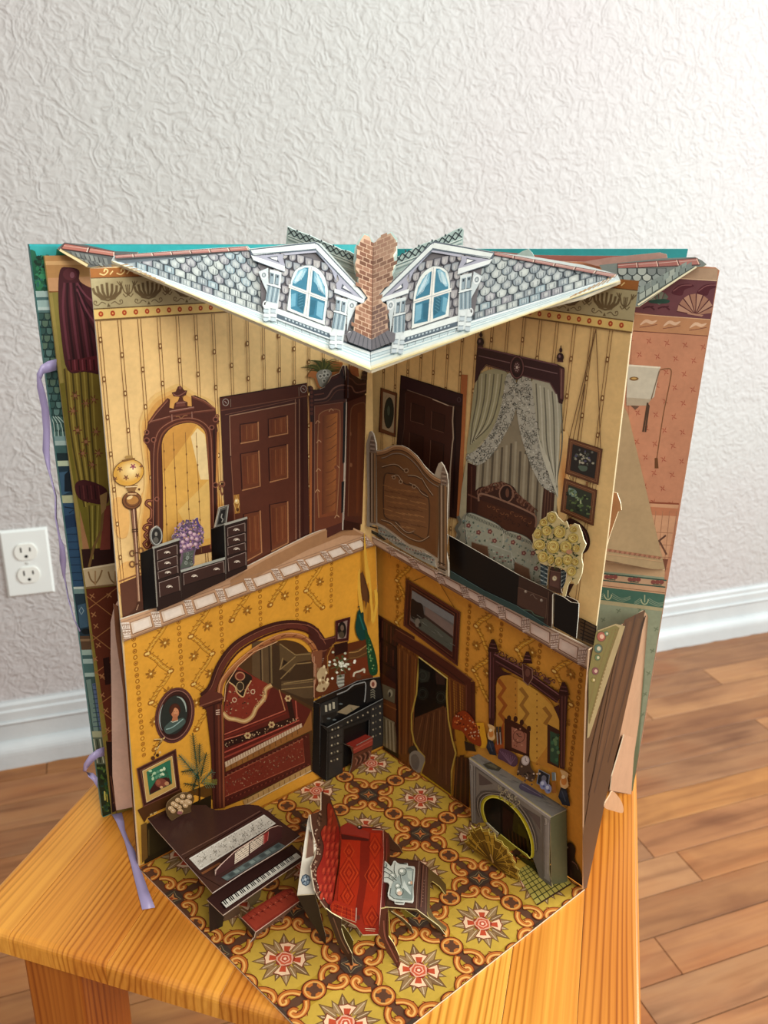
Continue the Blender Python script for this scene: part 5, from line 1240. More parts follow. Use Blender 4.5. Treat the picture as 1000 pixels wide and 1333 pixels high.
# --- left back page: parlour with curtain above, red wallpaper below
pL = card('left_back_page', PL2, [(57, 333), prj(SPN+V((0, -.006, .330))), prj(SPN+V((0, -.006, .002))), (146, 1062), (124, 880), (108, 748)], '8a7834', book, .0012, edge='b89c70', label='left back page with burgundy curtain and red lattice wallpaper')
A = Art('curtain_room_print', PL2, pL, base=.0002)
A.clips = [((145.5, 1059), (123.5, 880)), ((123.6, 880), (107.8, 748)), ((108.2, 748), (57.6, 334)), (prj(SPN), (146, 1061))]
A.poly([(57, 333), (200, 330), (200, 380), (62, 379)], 'b98a54', 0); A.poly([(57.5, 340), (200, 338), (200, 344), (58, 345)], 'd8ac74', 1)
A.line([(62, 380), (120, 378)], 1.2, '8a5a30', 1); A.poly([(60, 362), (120, 360), (120, 377), (62, 379)], 'c8966a', 1)
A.poly([(62, 381), (78, 380), (100, 560), (118, 730), (106, 735), (88, 600)], '857838', 0); A.poly([(62, 381), (68, 381), (100, 640), (110, 735), (106, 736)], '968444', 1)
A.poly([(75, 500), (125, 490), (140, 700), (120, 730), (98, 640)], '6f6420', 1)
gc = [(82, 480), (124, 470), (138, 560), (142, 660), (128, 735), (112, 660), (100, 630), (90, 560)]
A.poly(gc, '806c2a', 2)
for k in range(8):
    A.line(smooth([(84+k*5, 480), (92+k*4.5, 560), (104+k*3.4, 630), (110+k*2.2, 660)], 4), 2.2, ('4c3f14', 'a08c40')[k % 2], 3)
for x, y in ((98, 515), (112, 525), (122, 520), (101, 560), (112, 575), (125, 562), (108, 590), (120, 605), (95, 535), (128, 590)):
    for a in range(6): A.line([(x, y), (x+6*cos(a), y+6*sin(a))], 1.4, '6e3c24', 4)
    A.ell(x, y, 2.4, 2.4, '9a6a4a', 5, n=6)
bc = smooth([(78, 352), (90, 348), (103, 352), (104, 366), (122, 376), (140, 380), (140, 478), (110, 484), (88, 482), (80, 440), (76, 390)], 4, True)
A.poly(bc, '471c22', 3)
for k in range(6): A.line(smooth([(84+k*4, 368), (82+k*6, 400), (86+k*6.4, 440), (90+k*6.4, 468)], 4), 3, ('66303a', '2c0e14')[k % 2], 4)
for k in range(4): A.line(smooth([(100, 368+k*4), (112, 385+k*9), (126, 396+k*14)], 4), 2.4, ('6a3640', '2c0e14')[k % 2], 5)
A.ell(91, 357, 9, 8, '5c2a30', 5); A.ell(94, 358, 3, 4, '84505a', 6)
A.poly([(88, 470), (130, 462), (132, 482), (92, 484)], '5c2026', 6)
for k in range(7): A.line([(92+k*5, 468), (93+k*5, 482)], 1.8, ('2e0c10', '803c44')[k % 2], 7)
A.poly(smooth([(98, 630), (112, 625), (138, 636), (140, 655), (120, 655), (102, 648)], 4, True), '431a1c', 7)
for k in range(6): A.line([(103+k*5, 632), (105+k*5, 650)], 1.4, ('260a0c', '63302e')[k % 2], 8)
A.poly([(112, 655), (132, 655), (128, 700), (121, 735)], '7a6c28', 4)
for k in range(4): A.line([(116+k*4, 658), (119+k*2, 728)], 1.6, ('4a4014', 'a09244')[k % 2], 5)
A.poly([(103, 640), (120, 660), (124, 715), (106, 715)], 'a87850', 1)
A.poly([(106, 715), (160, 712), (160, 740), (109, 742)], '301612', 5)
A.poly([(136, 660), (160, 650), (160, 714), (130, 716)], '7c3c30', 5); A.poly([(142, 600), (165, 600), (165, 735), (144, 735)], '2a1210', 6)
A.line([(135, 655), (132, 690), (122, 712), (116, 738)], 3.2, '7a5c34', 9); A.poly([(130, 645), (140, 640), (138, 662), (132, 670)], '9a7a4c', 9)
# cream cornice
A.poly([(108, 740), (165, 730), (165, 760), (112, 766)], 'c9b28a', 8); A.line([(108, 741), (165, 732)], 1.8, 'e4d2ae', 9); A.line([(112, 765), (165, 759)], 2, '8c6c48', 9)
for k in range(3): x = 124+k*26; A.line(smooth([(x-9, 744), (x-6, 754), (x, 760)], 3), 2, '8a6a44', 9); A.line(smooth([(x+9, 742), (x+5, 753), (x, 760)], 3), 2, '8a6a44', 9); A.line([(x, 743), (x, 762)], 2, 'a8865c', 9)
# red lattice wallpaper
A.poly([(112, 767), (175, 760), (180, 965), (141, 965)], '5f2a18', 8)
A.clips = A.clips + [((100, 768.5), (200, 757.5))]
for k in range(-2, 6):
    A.line([(105, 800+k*45), (180, 745+k*45)], 1.1, 'a06c40', 9); A.line([(105, 770+k*45), (180, 828+k*45)], 1.1, 'a06c40', 9)
for x, y in ((120, 776), (122, 800), (125, 815), (128, 840), (124, 858), (133, 880), (133, 905), (138, 925), (140, 950), (142, 775), (150, 805)):
    for a in range(4): A.line([(x+4*cos(a*1.57+.6), y+4*sin(a*1.57+.6)), (x, y)], 1.3, 'a8744a', 10)
A.clips = A.clips[:-1]
A.poly([(134, 857), (142, 855), (146, 890), (137, 892)], '2a0f0a', 10)
A.poly([(138, 965), (185, 962), (188, 1040), (146, 1058)], '27110c', 9); A.line([(139, 965), (185, 963)], 1.4, '7a4a2c', 10)
A.line([(144, 1010), (152, 1060)], 1.2, '6c4430', 10); A.line([(147, 1046), (156, 1036)], 1.2, '6c4430', 10)
A.done()
# roof of that page
rp = Plane(PL2.px(75, 323)+PL2.n*.002, PL2.px(148, 330)+PL2.n*.010, PL2.px(114, 347)+PL2.n*.016)
rf = card('back_roof_card', rp, [(75, 323), (84, 315.5), (112, 318.5), (150, 327), (180, 328), (170, 345), (141, 344), (118, 348), (112, 346)], '5c5e5c', book, .0008, edge='dcc89c', label='left back roof piece with brick ridge')
A = Art('roof_print', rp, rf, base=.0002)
brick_strip(A, ((84, 316.5), (150, 327.5)), ((79, 324), (150, 334)), 23, 'a8685a', 'b27464', 3)
for k in range(8): A.poly([(92+k*6, 327+k*1.2), (97+k*6, 328+k*1.2), (99+k*6, 334+k*1.6), (95+k*6, 333+k*1.6)], rg.choice(['7c7e78', '8a8c84', '6a6c68']), 2)
for k in range(8): A.poly([(97+k*6, 335+k*1.4), (102+k*6, 336+k*1.2), (105+k*6, 342+k*1), (101+k*6, 341+k*1)], rg.choice(['7c7e78', '8a8c84', '6a6c68']), 2)
A.line([(78, 325), (114, 346)], 3.4, 'd8c493', 4); A.line([(80, 324.5), (116, 344)], 1, '7a6a48', 5)
A.done()
# folded rug flap showing its plain back
f1_, f2_ = atz(147, 1057, ST+.004), atz(181, 1049, ST+.0095)
fp_ = Plane(f1_, f2_, f1_+V((0, 0, .1)))
card('folded_floor_flap', fp_, [(157, 780), (152, 784), (147.5, 794), (144, 810), (144, 850), (145, 900), (147, 1057), (152, 1055), (181, 1049), (172, 960), (164, 880), (158, 810)], 'dcb8a4', book, .0007, edge='ecd8c4', back='b08a74', label='plain buff back of the folded floor card at left')

card('brown_page_edge', LW_.shift(-.0022), [(148, 786), (156, 790), (168, 900), (181.5, 1040), (183, 1126), (179, 1127), (172, 1040), (161, 900), (151, 830)], '5c3620', book, .0006, edge='8c5c3c', back='5c3620')
# --- right back page: bathroom above, green kitchen below
pR = card('right_back_page', PR2, [prj(SPN+V((0, -.004, .328))), (883, 344), (932, 348), (937, 352), (935, 362), (829, 1003), (822, 1034), prj(SPN+V((0, -.004, .002)))], 'c48a6a', book, .0012, edge='eadcc8', label='right back page with salmon bathroom wallpaper above a green kitchen')
A = Art('bathroom_print', PR2, pR, base=.0002)
A.tf = Z(740, 300, 4.545)
A.poly([(300, 215), (885, 225), (880, 300), (300, 262)], 'b99c80', 1); A.line([(300, 262), (885, 298)], 5, 'e0c4a0', 2)
A.poly([(300, 262), (885, 298), (862, 520), (850, 545), (300, 470)], '6c4046', 1)
for x, y, s in ((670, 345, 1), (820, 345, -1)): A.poly(smooth([(x-60, y+25), (x-20, y-20), (x+40, y-30), (x+75, y-15), (x+20, y+5), (x, y+40)], 4, True), '54222c', 2); A.line(smooth([(x-50, y+15), (x, y-18), (x+60, y-22)], 3), 5, '8c5a5c', 3)
for k in range(8):
    a = -pi+.12+k*pi/8.3; A.poly([(752, 500), (752+110*cos(a), 492+118*sin(a)), (752+110*cos(a+.33), 492+118*sin(a+.33))], ('bb927a', 'a87c66')[k % 2], 3); A.line([(752, 500), (752+112*cos(a), 492+120*sin(a))], 5, '5c3030', 4)
A.poly([(705, 485), (800, 500), (790, 510), (705, 495)], 'b88c74', 5)
for k in range(4):
    a = -pi+.3+k*.6; A.poly([(540, 440), (540+62*cos(a), 430+70*sin(a)), (540+62*cos(a+.5), 430+70*sin(a+.5))], ('7e8474', '646c5e')[k % 2], 3)
A.poly(smooth([(480, 415), (560, 405), (600, 415), (580, 432), (490, 430)], 3, True), '24483c', 4)
for x in (480, 570): A.line(smooth([(x-40, 462), (x, 450), (x+30, 470)], 3), 9, '4a1c26', 3); A.line([(x-10, 455), (x+25, 448)], 7, '4a1c26', 3)
A.tf = Z(620, 300, 2.632)
A.poly([(545, 285), (812, 305), (800, 362), (535, 345)], 'bd8a62', 2); A.line([(545, 286), (812, 306)], 2.5, 'e0b890', 3); A.line([(540, 344), (800, 362)], 2.5, '7a4a38', 3)
for x, y in ((590, 318), (670, 322), (760, 328)): A.line(smooth([(x-28, y+6), (x-8, y-8), (x+12, y-2), (x+30, y-10)], 4), 8, 'e0bc9c', 4, taper=lambda t: .3+1.2*sin(pi*t)); A.line(smooth([(x-30, y+14), (x, y+10), (x+30, y+4)], 3), 2, '7c4838', 4)
A.poly([(535, 346), (800, 362), (715, 800), (660, 1160), (500, 1140)], 'c48a6a', 1)
for i in range(12):
    for j in range(16):
        x = 530+i*62+(31 if j % 2 else 0)-j*1.5; y = 372+j*50+(x-530)*.11
        if x > 800-(y-362)*.2-8 or y > 1130: continue
        for a in range(4): A.poly([(x, y), (x+13*cos(a*pi/2+.5), y+15*sin(a*pi/2+.5)), (x+5*cos(a*pi/2+1.2), y+6*sin(a*pi/2+1.2))], 'a2523e', 2)
# cistern, chain and towel rail
A.poly([(520, 460), (630, 468), (610, 570), (600, 578), (515, 572)], 'c9c4b0', 4); A.line([(520, 462), (632, 470)], 6, 'e8e2cc', 5); A.line([(600, 578), (628, 480)], 4, '7e6c58', 5); A.poly([(515, 572), (600, 578), (585, 600), (515, 600)], 'b4a890', 4)
A.ell(541, 508, 16, 7, '7c5c30', 5); A.ell(541, 507, 9, 3, 'c8a460', 6)
A.line(smooth([(630, 478), (650, 474), (668, 478), (664, 520), (640, 640), (618, 790)], 4), 3.2, '7a5434', 4); A.poly([(612, 780), (622, 778), (625, 815), (612, 815)], '6a4426', 4)
A.line([(588, 590), (572, 690), (580, 690), (592, 600)], 6, '4e3a2a', 5, closed=True); A.poly([(530, 600), (560, 602), (545, 615)], '6a5040', 5)
A.tf = None
# tiles, skirting of the bathroom
A.poly([(800, 655), (884, 655), (868, 735), (800, 725)], 'd0a07c', 3); A.line([(800, 652), (884, 656)], 2.2, '8a4c34', 4); A.poly([(800, 657), (884, 662), (882, 672), (800, 668)], 'bb7c5a', 4)
for k in range(5): A.line([(845+k*9, 665), (842+k*9-4, 735)], .8, 'a4775a', 4)
for k in range(3): A.line([(800, 690+k*16), (876, 694+k*16)], .8, 'a4775a', 4)
A.line([(857, 705), (867, 697)], 2.4, '5a3c30', 5); A.line([(858, 703), (868, 722)], 2.4, '6a4838', 5); A.poly([(800, 722), (870, 728), (866, 745), (800, 738)], '7a4c3a', 5)
# kitchen bands
A.tf = Z(700, 700, 5.128)
A.poly([(400, 150), (850, 205), (760, 1600), (600, 1650), (300, 1600)], '9aa68c', 5)
A.poly([(400, 150), (850, 210), (848, 265), (400, 220)], 'cfae86', 6); A.line([(400, 152), (850, 212)], 7, 'e6cca4', 7)
A.line([(400, 235), (862, 285)], 9, '3c5c50', 7); A.poly([(400, 240), (860, 290), (858, 330), (400, 275)], 'c9a684', 6); A.line([(400, 280), (852, 330)], 9, '3c5c50', 7)
for x in (490, 645, 800): 
    for dx in (-28, 0, 28): A.ell(x+dx, 262+(x-490)*.11, 17, 15, '8c5048', 8, n=8)
    A.line([(x-30, 275+(x-490)*.11), (x+30, 282+(x-490)*.11)], 6, '4a5a48', 9)
A.poly([(400, 283), (855, 335), (852, 378), (400, 325)], 'd0a884', 6); A.line([(400, 315), (852, 368)], 4, '8a6448', 7)
A.poly([(400, 325), (850, 378), (845, 470), (400, 412)], '4a7262', 7)
for x in (470, 715): 
    A.ring(x, 378+(x-470)*.13, 24, 34, 8, 'b4bc96', 8, a0=0, a1=pi); A.line([(x, 350+(x-470)*.13), (x, 400+(x-470)*.13)], 7, 'b4bc96', 8)
    for k in (0, 1, 2): A.line(smooth([(x+28, 372+k*14+(x-470)*.13), (x+90, 405+k*10+(x-470)*.13), (x+150, 392+k*8+(x-470)*.13)], 4), 4, '8fa48a', 8); A.line(smooth([(x-28, 372+k*14+(x-470)*.13), (x-70, 400+k*8+(x-470)*.13)], 3), 4, '8fa48a', 8)
A.poly([(400, 412), (845, 470), (843, 492), (400, 440)], 'b8b08a', 7)
for x, y in ((540, 488), (437, 548), (790, 610), (765, 755), (740, 905), (715, 1045), (700, 1180), (480, 640), (680, 480), (620, 560)):
    A.line([(x-14, y-10), (x+14, y+6)], 6, '76846a', 6); A.line([(x-8, y+14), (x+12, y-14)], 6, '76846a', 6)
A.tf = None
A.poly([(835, 870), (840, 870), (830, 1000), (825, 1030), (819, 1030)], '7e8a6c', 8)
A.done()
A = None
# slanting beige card between the pages
bp = Plane(PR2.px(800, 520)+PR2.n*.003, PR2.px(853, 742)+PR2.n*.004, PR2.px(790, 740)+PR2.n*.014)
bg_ = card('slanted_beige_card', bp, [(797, 515), (812, 528), (818, 540), (866, 741), (850, 741), (788, 729), (784, 720), (790, 640)], 'a58c66', book, .0007, edge='ecd6ac', label='plain beige card folded behind the right wall')
A = Art('rope_border_print', bp, bg_, base=.0002); A.tf = Z(700, 700, 5.128)
A.line([(440, 72), (830, 130)], 5, '9a6c4c', 1)
for k in range(22): A.ell(468+k*16.5, 83+k*2.5, 8, 10, ('a87458', '8c5c44')[k % 2], 2, rot=.6, n=7)
A.line([(440, 105), (835, 160)], 4, 'c49c74', 1); A.tf = None
A.done()
tb = card('paper_tab', UR.shift(-.006), [(796, 640), (803.5, 642), (808, 655), (809, 664), (805, 666), (800, 680), (793, 700), (788, 720), (786, 700)], 'c08c5c', book, .0005, edge='f6dfb4', label='small peach paper tab')
# right back roof
rp = Plane(PR2.px(905, 336)+PR2.n*.004, PR2.px(806, 345)+PR2.n*.012, PR2.px(831, 398)+PR2.n*.022)
rf = card('back_roof_card', rp, [(780, 345), (804, 342.5), (859, 336.5), (905, 334.5), (914, 339), (920, 344), (916, 347), (906, 347.5), (832, 399), (800, 400), (790, 360)], '6c746e', book, .0008, edge='dcd0a8', label='right back roof piece with brick ridge')
A = Art('roof_print', rp, rf, base=.0002); A.tf = Z(740, 300, 4.545)
A.tf = None; brick_strip(A, ((804, 343), (908, 335.5)), ((804, 350), (912, 345)), 22, '94584e', 'a0645a', 3, 'dcb8a4'); A.tf = Z(740, 300, 4.545)
for r_ in range(4):
    for i in range(5):
        x = 320+i*58+(29 if r_ % 2 else 0); y = 245+r_*34
        if x > 700-r_*95: continue
        A.poly([(x-28, y-22), (x+28, y-22)]+[(x+28*cos(a), y+26*sin(a)) for a in (0, .6, 1.2, 1.9, 2.5, 3.1)], '2e3836', 8-r_*2); A.poly([(x-24, y-20), (x+24, y-20)]+[(x+24*cos(a), y+20*sin(a)) for a in (0, .6, 1.2, 1.9, 2.5, 3.1)], rg.choice(['7e8680', '949a90', '6c726e', 'a2a69a']), 9-r_*2)
for r_ in range(2):
    for k in range(8):
        a = lerp2((420, 415-r_*42), (735-r_*30, 218), k/8); b = lerp2((420, 415-r_*42), (735-r_*30, 218), (k+.88)/8); o_ = (0, -36)
        A.poly([a, b, (b[0], b[1]+o_[1]), (a[0], a[1]+o_[1])], rg.choice(['7f8a82', '949c90', '6e7872']), 9)
A.line([(412, 440), (758, 215)], 10, 'd8d0ae', 10); A.line([(412, 428), (745, 216)], 4, '3a4640', 11)
A.done()
card('pink_roof_flap', PR2.shift(.002), [(758, 341), (795, 335), (859, 328.6), (868, 331), (869, 336), (804, 344), (780, 347)], 'b89488', book, .0006, edge='d8bcae')
bs = card('brick_ridge_strip', PR2.shift(-.004), [(640, 327), (698, 332), (760, 333), (830, 333), (830, 345), (760, 348), (640, 340)], 'a8685c', book, .0006, edge='c89a88')
card('mint_tab', PR2.shift(-.002), [(672, 332), (680, 327), (688, 324), (693, 329), (696, 335), (680, 336)], 'b4ccc6', book, .0005, edge='dcefe8')

# folded plank floor card at the right
wp_ = Plane(LR.px(763, 1156)-LR.n*.003, PR2.px(838, 798)+PR2.n*.022, LR.px(775, 840)-LR.n*.008)
wf = card('folded_plank_floor_card', wp_, [(838, 795), (820, 808), (796, 822), (778, 838), (768, 846), (764, 900), (761, 1000), (760, 1157), (764, 1156), (790, 1035), (813, 930), (831, 850), (839, 805)], '40250f', book, .0008, edge='e6c4a0', label='folded floor card printed with dark planks and a rug corner')
A = Art('plank_print', wp_, wf, base=.0002); A.tf = Z(700, 700, 5.128)
A.poly([(580, 550), (720, 480), (600, 1000), (440, 1800), (310, 2340), (300, 2000), (420, 1300), (500, 900)], '402510', 1)
for a, b in (((655, 520), (380, 1700)), ((590, 570), (345, 1720)), ((700, 560), (470, 1500)), ((560, 580), (340, 1500)), ((720, 520), (560, 1140))): A.line([a, b], 7, '28140a', 2)
for a, b in (((620, 560), (400, 1500)), ((680, 540), (450, 1400)), ((640, 700), (500, 1240))): A.line([a, b], 22, '4a2c16', 1.5)
A.poly([(400, 620), (520, 575), (585, 590), (345, 1330), (330, 1340), (350, 900)], '84704c', 3)
A.poly([(390, 630), (520, 585), (545, 600), (420, 960), (340, 1240), (340, 900)], '5a5026', 4)
A.line([(545, 600), (420, 960), (345, 1240)], 6, '5c4a24', 5); A.line([(505, 610), (400, 900), (345, 1110)], 5, '5c4a24', 5)
for k in range(26): A.ell(526-k*7, 615+k*24, 7, 9, '5c4a24', 6, n=6)
for x, y, s, c in ((425, 660, 32, '7c3a2c'), (405, 740, 30, '2e4a3c'), (385, 890, 24, '5c2a30'), (460, 640, 16, '3c5a40'), (400, 800, 20, '3a5030'), (372, 950, 16, '6c6028')):
    A.ell(x, y, s, s*1.1, '3a2a18', 5); A.ell(x, y, s*.86, s*.95, c, 6); A.ell(x+4, y, s*.45, s*.5, mixc(c, 'd0b090', .45), 7)
A.done()
pb = Plane(wp_.px(838, 800)-wp_.n*.001, wp_.px(800, 1000)-wp_.n*.002, PR2.px(826, 1000)+PR2.n*.006)
card('floor_card_back', pb, [(838, 795), (843, 800), (846, 812), (845, 830), (838, 900), (826, 980), (820, 1034), (790, 1030), (792, 1020), (813, 930), (831, 850)], 'a67c5e', book, .0007, edge='f0d4b4', label='peach back of the folded plank card')
card('peach_paper_tab', pb.shift(.002), [(813, 956), (827, 961), (822, 1034), (795, 1029), (790, 1040)][:4]+[(797, 1010), (806, 980)], 'ad8264', book, .0006, edge='f6e0c0')
card('rounded_paper_tab', pb.shift(.003), smooth([(798, 1030), (806, 1038), (811, 1048), (811, 1058), (800, 1056), (788, 1052), (788, 1046), (794, 1036)], 3, True), 'b58662', book, .0007, edge='efc8a0', label='rounded peach tab resting on the stool')
# ------------------------------------------------------------------ parlour: left wall print
GOLD = 'dc9c34'
def parlour_paper(A, pl, b_of, u_list, zig, vtop, vlo, dots_lo):
    A.tf = 'uv'
    for u in u_list:
        v = vtop(u); k = 0
        while v > dots_lo(u):
            A.ring(u, v, .0010, .0012, .00055, 'a06618', 1, n=7); A.ell(u, v, .0005, .0006, ('8a4e1c', 'dda94c')[k % 2], 2, n=5); v -= .0036; k += 1
    for u0 in zig:
        v = vtop(u0)+.004; side_ = 1; pts = []; sprigs = []
        while v > vlo(u0)-.016:
            pts.append((u0+(.0185 if side_ > 0 else .0065), v)); side_ = -side_; v -= .0150
        for a, b in zip(pts[:-1], pts[1:]):
            if b[1] < vlo(u0)-.003: break
            ab = smooth([a, (lerp2(a, b, .33)[0]+.0005, lerp2(a, b, .33)[1]), (lerp2(a, b, .66)[0]-.0005, lerp2(a, b, .66)[1]), b], 4); A.line(ab, .0028, 'a8701f', 2); A.line(ab, .0019, 'cf922c', 3); A.line(ab, .0004, 'dcae50', 4)
            for t in (.1, .3, .5, .7, .9):
                p = lerp2(a, b, t)
                for sg in (-1, 1): A.line([p, (p[0]+.0024*sg, p[1]+.0012)], .0007, 'a8701f', 2)
            for t in (.2, .35, .5, .65, .8): p = lerp2(a, b, t); A.line([(p[0]-.0012, p[1]), (p[0]+.0012, p[1]+.0005)], .0004, '8a5218', 4)
            A.ell(a[0], a[1], .0022, .0018, '9a611c', 4, n=8); A.ell(a[0]-.0005, a[1], .0009, .0008, 'e6bf6c', 5, n=6); A.ell(b[0], b[1], .0022, .0018, '9a611c', 4, n=8); A.ell(b[0]+.0004, b[1], .0009, .0008, 'e6bf6c', 5, n=6)
            m = lerp2(a, b, .5); sx = 1 if a[0] < b[0] else -1
            q = (m[0]+(.0050 if sx < 0 else -.0052), m[1]-.0035 if sx < 0 else m[1]-.0030)
            q = (u0+.0165, m[1]-.0045) if sx < 0 else (u0+.0075, m[1]-.0050)
            A.line([m, q], .0005, '9a611c', 3)
            for k in range(7): an = k*.9+q[1]*700; A.line([q, (q[0]+.0033*cos(an), q[1]+.0036*sin(an))], .0011, ('a8701f', 'b87e26')[k % 2], 3, taper=lambda t: 1.2-t)
            for k in range(6):
                an = k*1.05+q[0]*900; A.ell(q[0]+.0019*cos(an), q[1]+.0019*sin(an), .0012, .0008, ('a26a20', '94601c')[k % 2], 4, rot=an, n=6)
            A.ell(q[0], q[1], .0007, .0007, 'ecc878', 5, n=6)
    A.tf = None
A = Art('parlour_wallpaper_print', LW_, leftwall, base=.0003)
A.poly([(161.5, 832), (489, 707), (492, 800), (497.5, 973), (183, 1126), (172, 1000), (165.5, 900)], GOLD, 0)
parlour_paper(A, LW_, None, [.0085+.0248*k for k in range(6)], [.0085+.0248*k for k in range(6)],
    lambda u: .146+.012*(u/.16), lambda u: max(.070, .045+.62*u) if u < .05 else .16-(.0 if u > .13 else .03), lambda u: .0735 if u < .02 else (.105 if u < .05 else (.118 if u < .07 else .125)))
A.poly([(183, 1126), (172, 1000), (169, 955), (176, 1010), (200, 1095), (203, 1116)], 'c99a3c', 1)
A.done()
z1n = Z(150, 780, 6.667); z2n = Z(170, 930, 6.667); z3n = Z(260, 800, 5.127); z4n = Z(400, 800, 6.06); z5n = Z(500, 740, 6.667); z6n = Z(510, 840, 6.35); z7n = Z(620, 820, 5.557); z8n = Z(590, 970, 5.556)
# oval portrait
A = Art('oval_portrait_print', LW_, leftwall, base=.0007); A.tf = z1n
A.ell(518, 1008, 168, 245, '2e1410', 1, rot=.22, n=34); A.ring(518, 1008, 160, 236, 16, '5a302c', 2, rot=.22, n=34); A.ring(520, 1006, 142, 215, 10, '84584c', 3, rot=.22, n=34); A.ring(515, 1010, 128, 198, 12, '3a1a16', 3, rot=.22, n=34)
A.ell(512, 1005, 112, 172, '252a26', 4, rot=.22, n=30)
A.line([ellp(512, 1005, 100, 160, .22, a/10) for a in range(-17, -2)], 12, '9aa69c', 6, taper=lambda t: .3+sin(pi*t)); A.line([ellp(512, 1005, 122, 190, .22, 2.2+a/10) for a in range(0, 14)], 8, '9aa6a0', 6, taper=lambda t: .3+sin(pi*t))
A.poly(smooth([(430, 1110), (480, 1060), (520, 1050), (590, 1030), (610, 1070), (560, 1120), (470, 1170), (430, 1150)], 4, True), '46564f', 5); A.line(smooth([(440, 1130), (500, 1110), (590, 1040)], 4), 8, '8fa8a0', 6)
A.ell(518, 965, 50, 62, '3e1c12', 5, rot=.1); A.ell(520, 985, 34, 46, 'b9744e', 6); A.ell(526, 975, 22, 30, 'cc8a60', 7); A.poly([(500, 1020), (540, 1020), (545, 1050), (490, 1060)], 'b06c48', 6); A.poly(smooth([(480, 960), (500, 915), (545, 920), (555, 960), (520, 940), (500, 975), (482, 1000)], 4, True), '4a2416', 8)
for x in (513, 535): A.ell(x, 978, 4, 3, '2a120c', 9, n=6)
A.line([(516, 1003), (532, 1001)], 4, '8a3a28', 9); A.line([(484, 1060), (500, 1068), (545, 1052)], 7, 'c9c4ac', 7)
A.done('oval portrait of a woman in a dark oval frame')
A = Art('gilt_bracket_print', LW_, leftwall, base=.0010); A.tf = z2n
for k in range(12): A.line(smooth([(200+k*6 % 60, 370-k*14), (230+k*5, 300-k*8), (260+k*3 % 40, 230-k*3)], 3), 8, ('a8844c', '5c3414', 'd8b878')[k % 3], 1+k % 2)
A.ell(195, 380, 18, 18, '4c2814', 3); A.ell(235, 355, 14, 14, '33180c', 3); A.ell(255, 330, 10, 12, 'd8b478', 4)
A.done()
# framed still life
A = Art('still_life_picture_print', LW_, leftwall, base=.0010); A.tf = z2n
A.poly([(60, 830), (440, 640), (460, 740), (160, 870), (120, 940)], '4a2a10', 1)
q = [(52, 470), (395, 298), (435, 655), (110, 805)]; A.poly(q, '452118', 2); 
for k, c, w_ in ((.06, '6e4234', 8), (.3, '2e120c', 9), (.6, '7c4e3a', 7)): A.line([lerp2(p, lerp2(q[0], q[2], .5), k*.32) for p in q], w_, c, 3, closed=True)
qm = [(105, 492), (360, 362), (392, 628), (140, 762)]; A.poly(qm, 'c09854', 4); A.line(qm, 6, 'e0c890', 5, closed=True)
qi = [(138, 498), (345, 392), (362, 600), (165, 700)]; A.poly(qi, '2c6a4c', 5)
A.poly([(165, 660), (230, 560), (330, 540), (355, 600), (170, 695)], '3e1a14', 6); A.ell(265, 595, 52, 40, '7c4030', 7); A.ell(240, 590, 20, 24, '95543c', 8); A.ell(315, 600, 20, 18, 'b8845c', 8); A.ell(268, 632, 14, 12, 'd8a470', 9)
for k in range(16): x = 170+(k*43) % 160; y = 470+(k*29) % 80-(x-170)*.2+20; A.ell(x, y, 17, 12, ('a9c49a', '5c8c6c', 'c8d8b0', '33583c')[k % 4], 8, rot=k, n=7)
A.done('framed fruit still life with green ground')
# palm and dark cupboard below
A = Art('palm_print', LW_, leftwall, base=.0013); A.tf = z2n
fr = [((600, 640), (540, 160)), ((600, 560), (420, 350)), ((590, 620), (460, 600)), ((610, 540), (660, 330)), ((610, 600), (720, 480)), ((590, 500), (540, 660)), ((600, 430), (600, 250)), ((620, 600), (740, 610)), ((560, 480), (440, 500))]
for i, (a, b) in enumerate(fr):
    c0_ = ('22301c', '2c4430', '1c2818')[i % 3]; hi_ = ('4a6a50', '6c8c70', '36503a')[i % 3]
    A.line([a, b], 7, c0_, 1+i)
    dx, dy = b[0]-a[0], b[1]-a[1]; L = math.hypot(dx, dy)
    nl_ = max(5, int(L/22))
    for k in range(nl_):
        t = .12+k*.84/nl_; p = lerp2(a, b, t)
        for sg in (-1, 1):
            an = math.atan2(dy, dx)+sg*.75; R2 = min(70, L*.33)*(1.15-t*.6)
            e_ = (p[0]+R2*cos(an), p[1]+R2*sin(an)+10); A.line([p, lerp2(p, e_, .5), e_], 6, c0_, 1+i, taper=lambda t: 1-t*.8); A.line([p, e_], 2.5, hi_, 2+i)
for k in range(8): A.line([(650+k*14, 560), (655+k*13, 610)], 5, '8a8a40', 10)
A.line([(600, 640), (600, 760)], 14, '33200f', 3)
A.done('dark green potted palm')
A = Art('dark_cupboard_print', LW_, leftwall, base=.0006); A.tf = z2n
A.poly([(120, 960), (700, 700), (700, 1000), (120, 1300)], '241a0c', 1); A.poly([(90, 960), (140, 935), (150, 1240), (100, 1290)], '6c4c20', 1)
A.poly([(150, 990), (330, 910), (330, 1140), (160, 1230)], '2e2410', 2); A.line([(158, 1000), (160, 1225)], 7, '5c4c28', 3); A.line([(345, 905), (345, 1100)], 7, '4c3c1c', 3)
A.poly([(160, 820), (225, 795), (230, 850), (170, 880)], 'c8a868', 3); A.line([(190, 810), (195, 870)], 10, '5c3c18', 4)
A.poly([(150, 800), (800, 560), (780, 760), (560, 700), (300, 800), (140, 900)], '5a3a14', 0)
A.done()

# arch with alcove
A = Art('arch_print', LW_, leftwall, base=.0009); A.tf = z3n
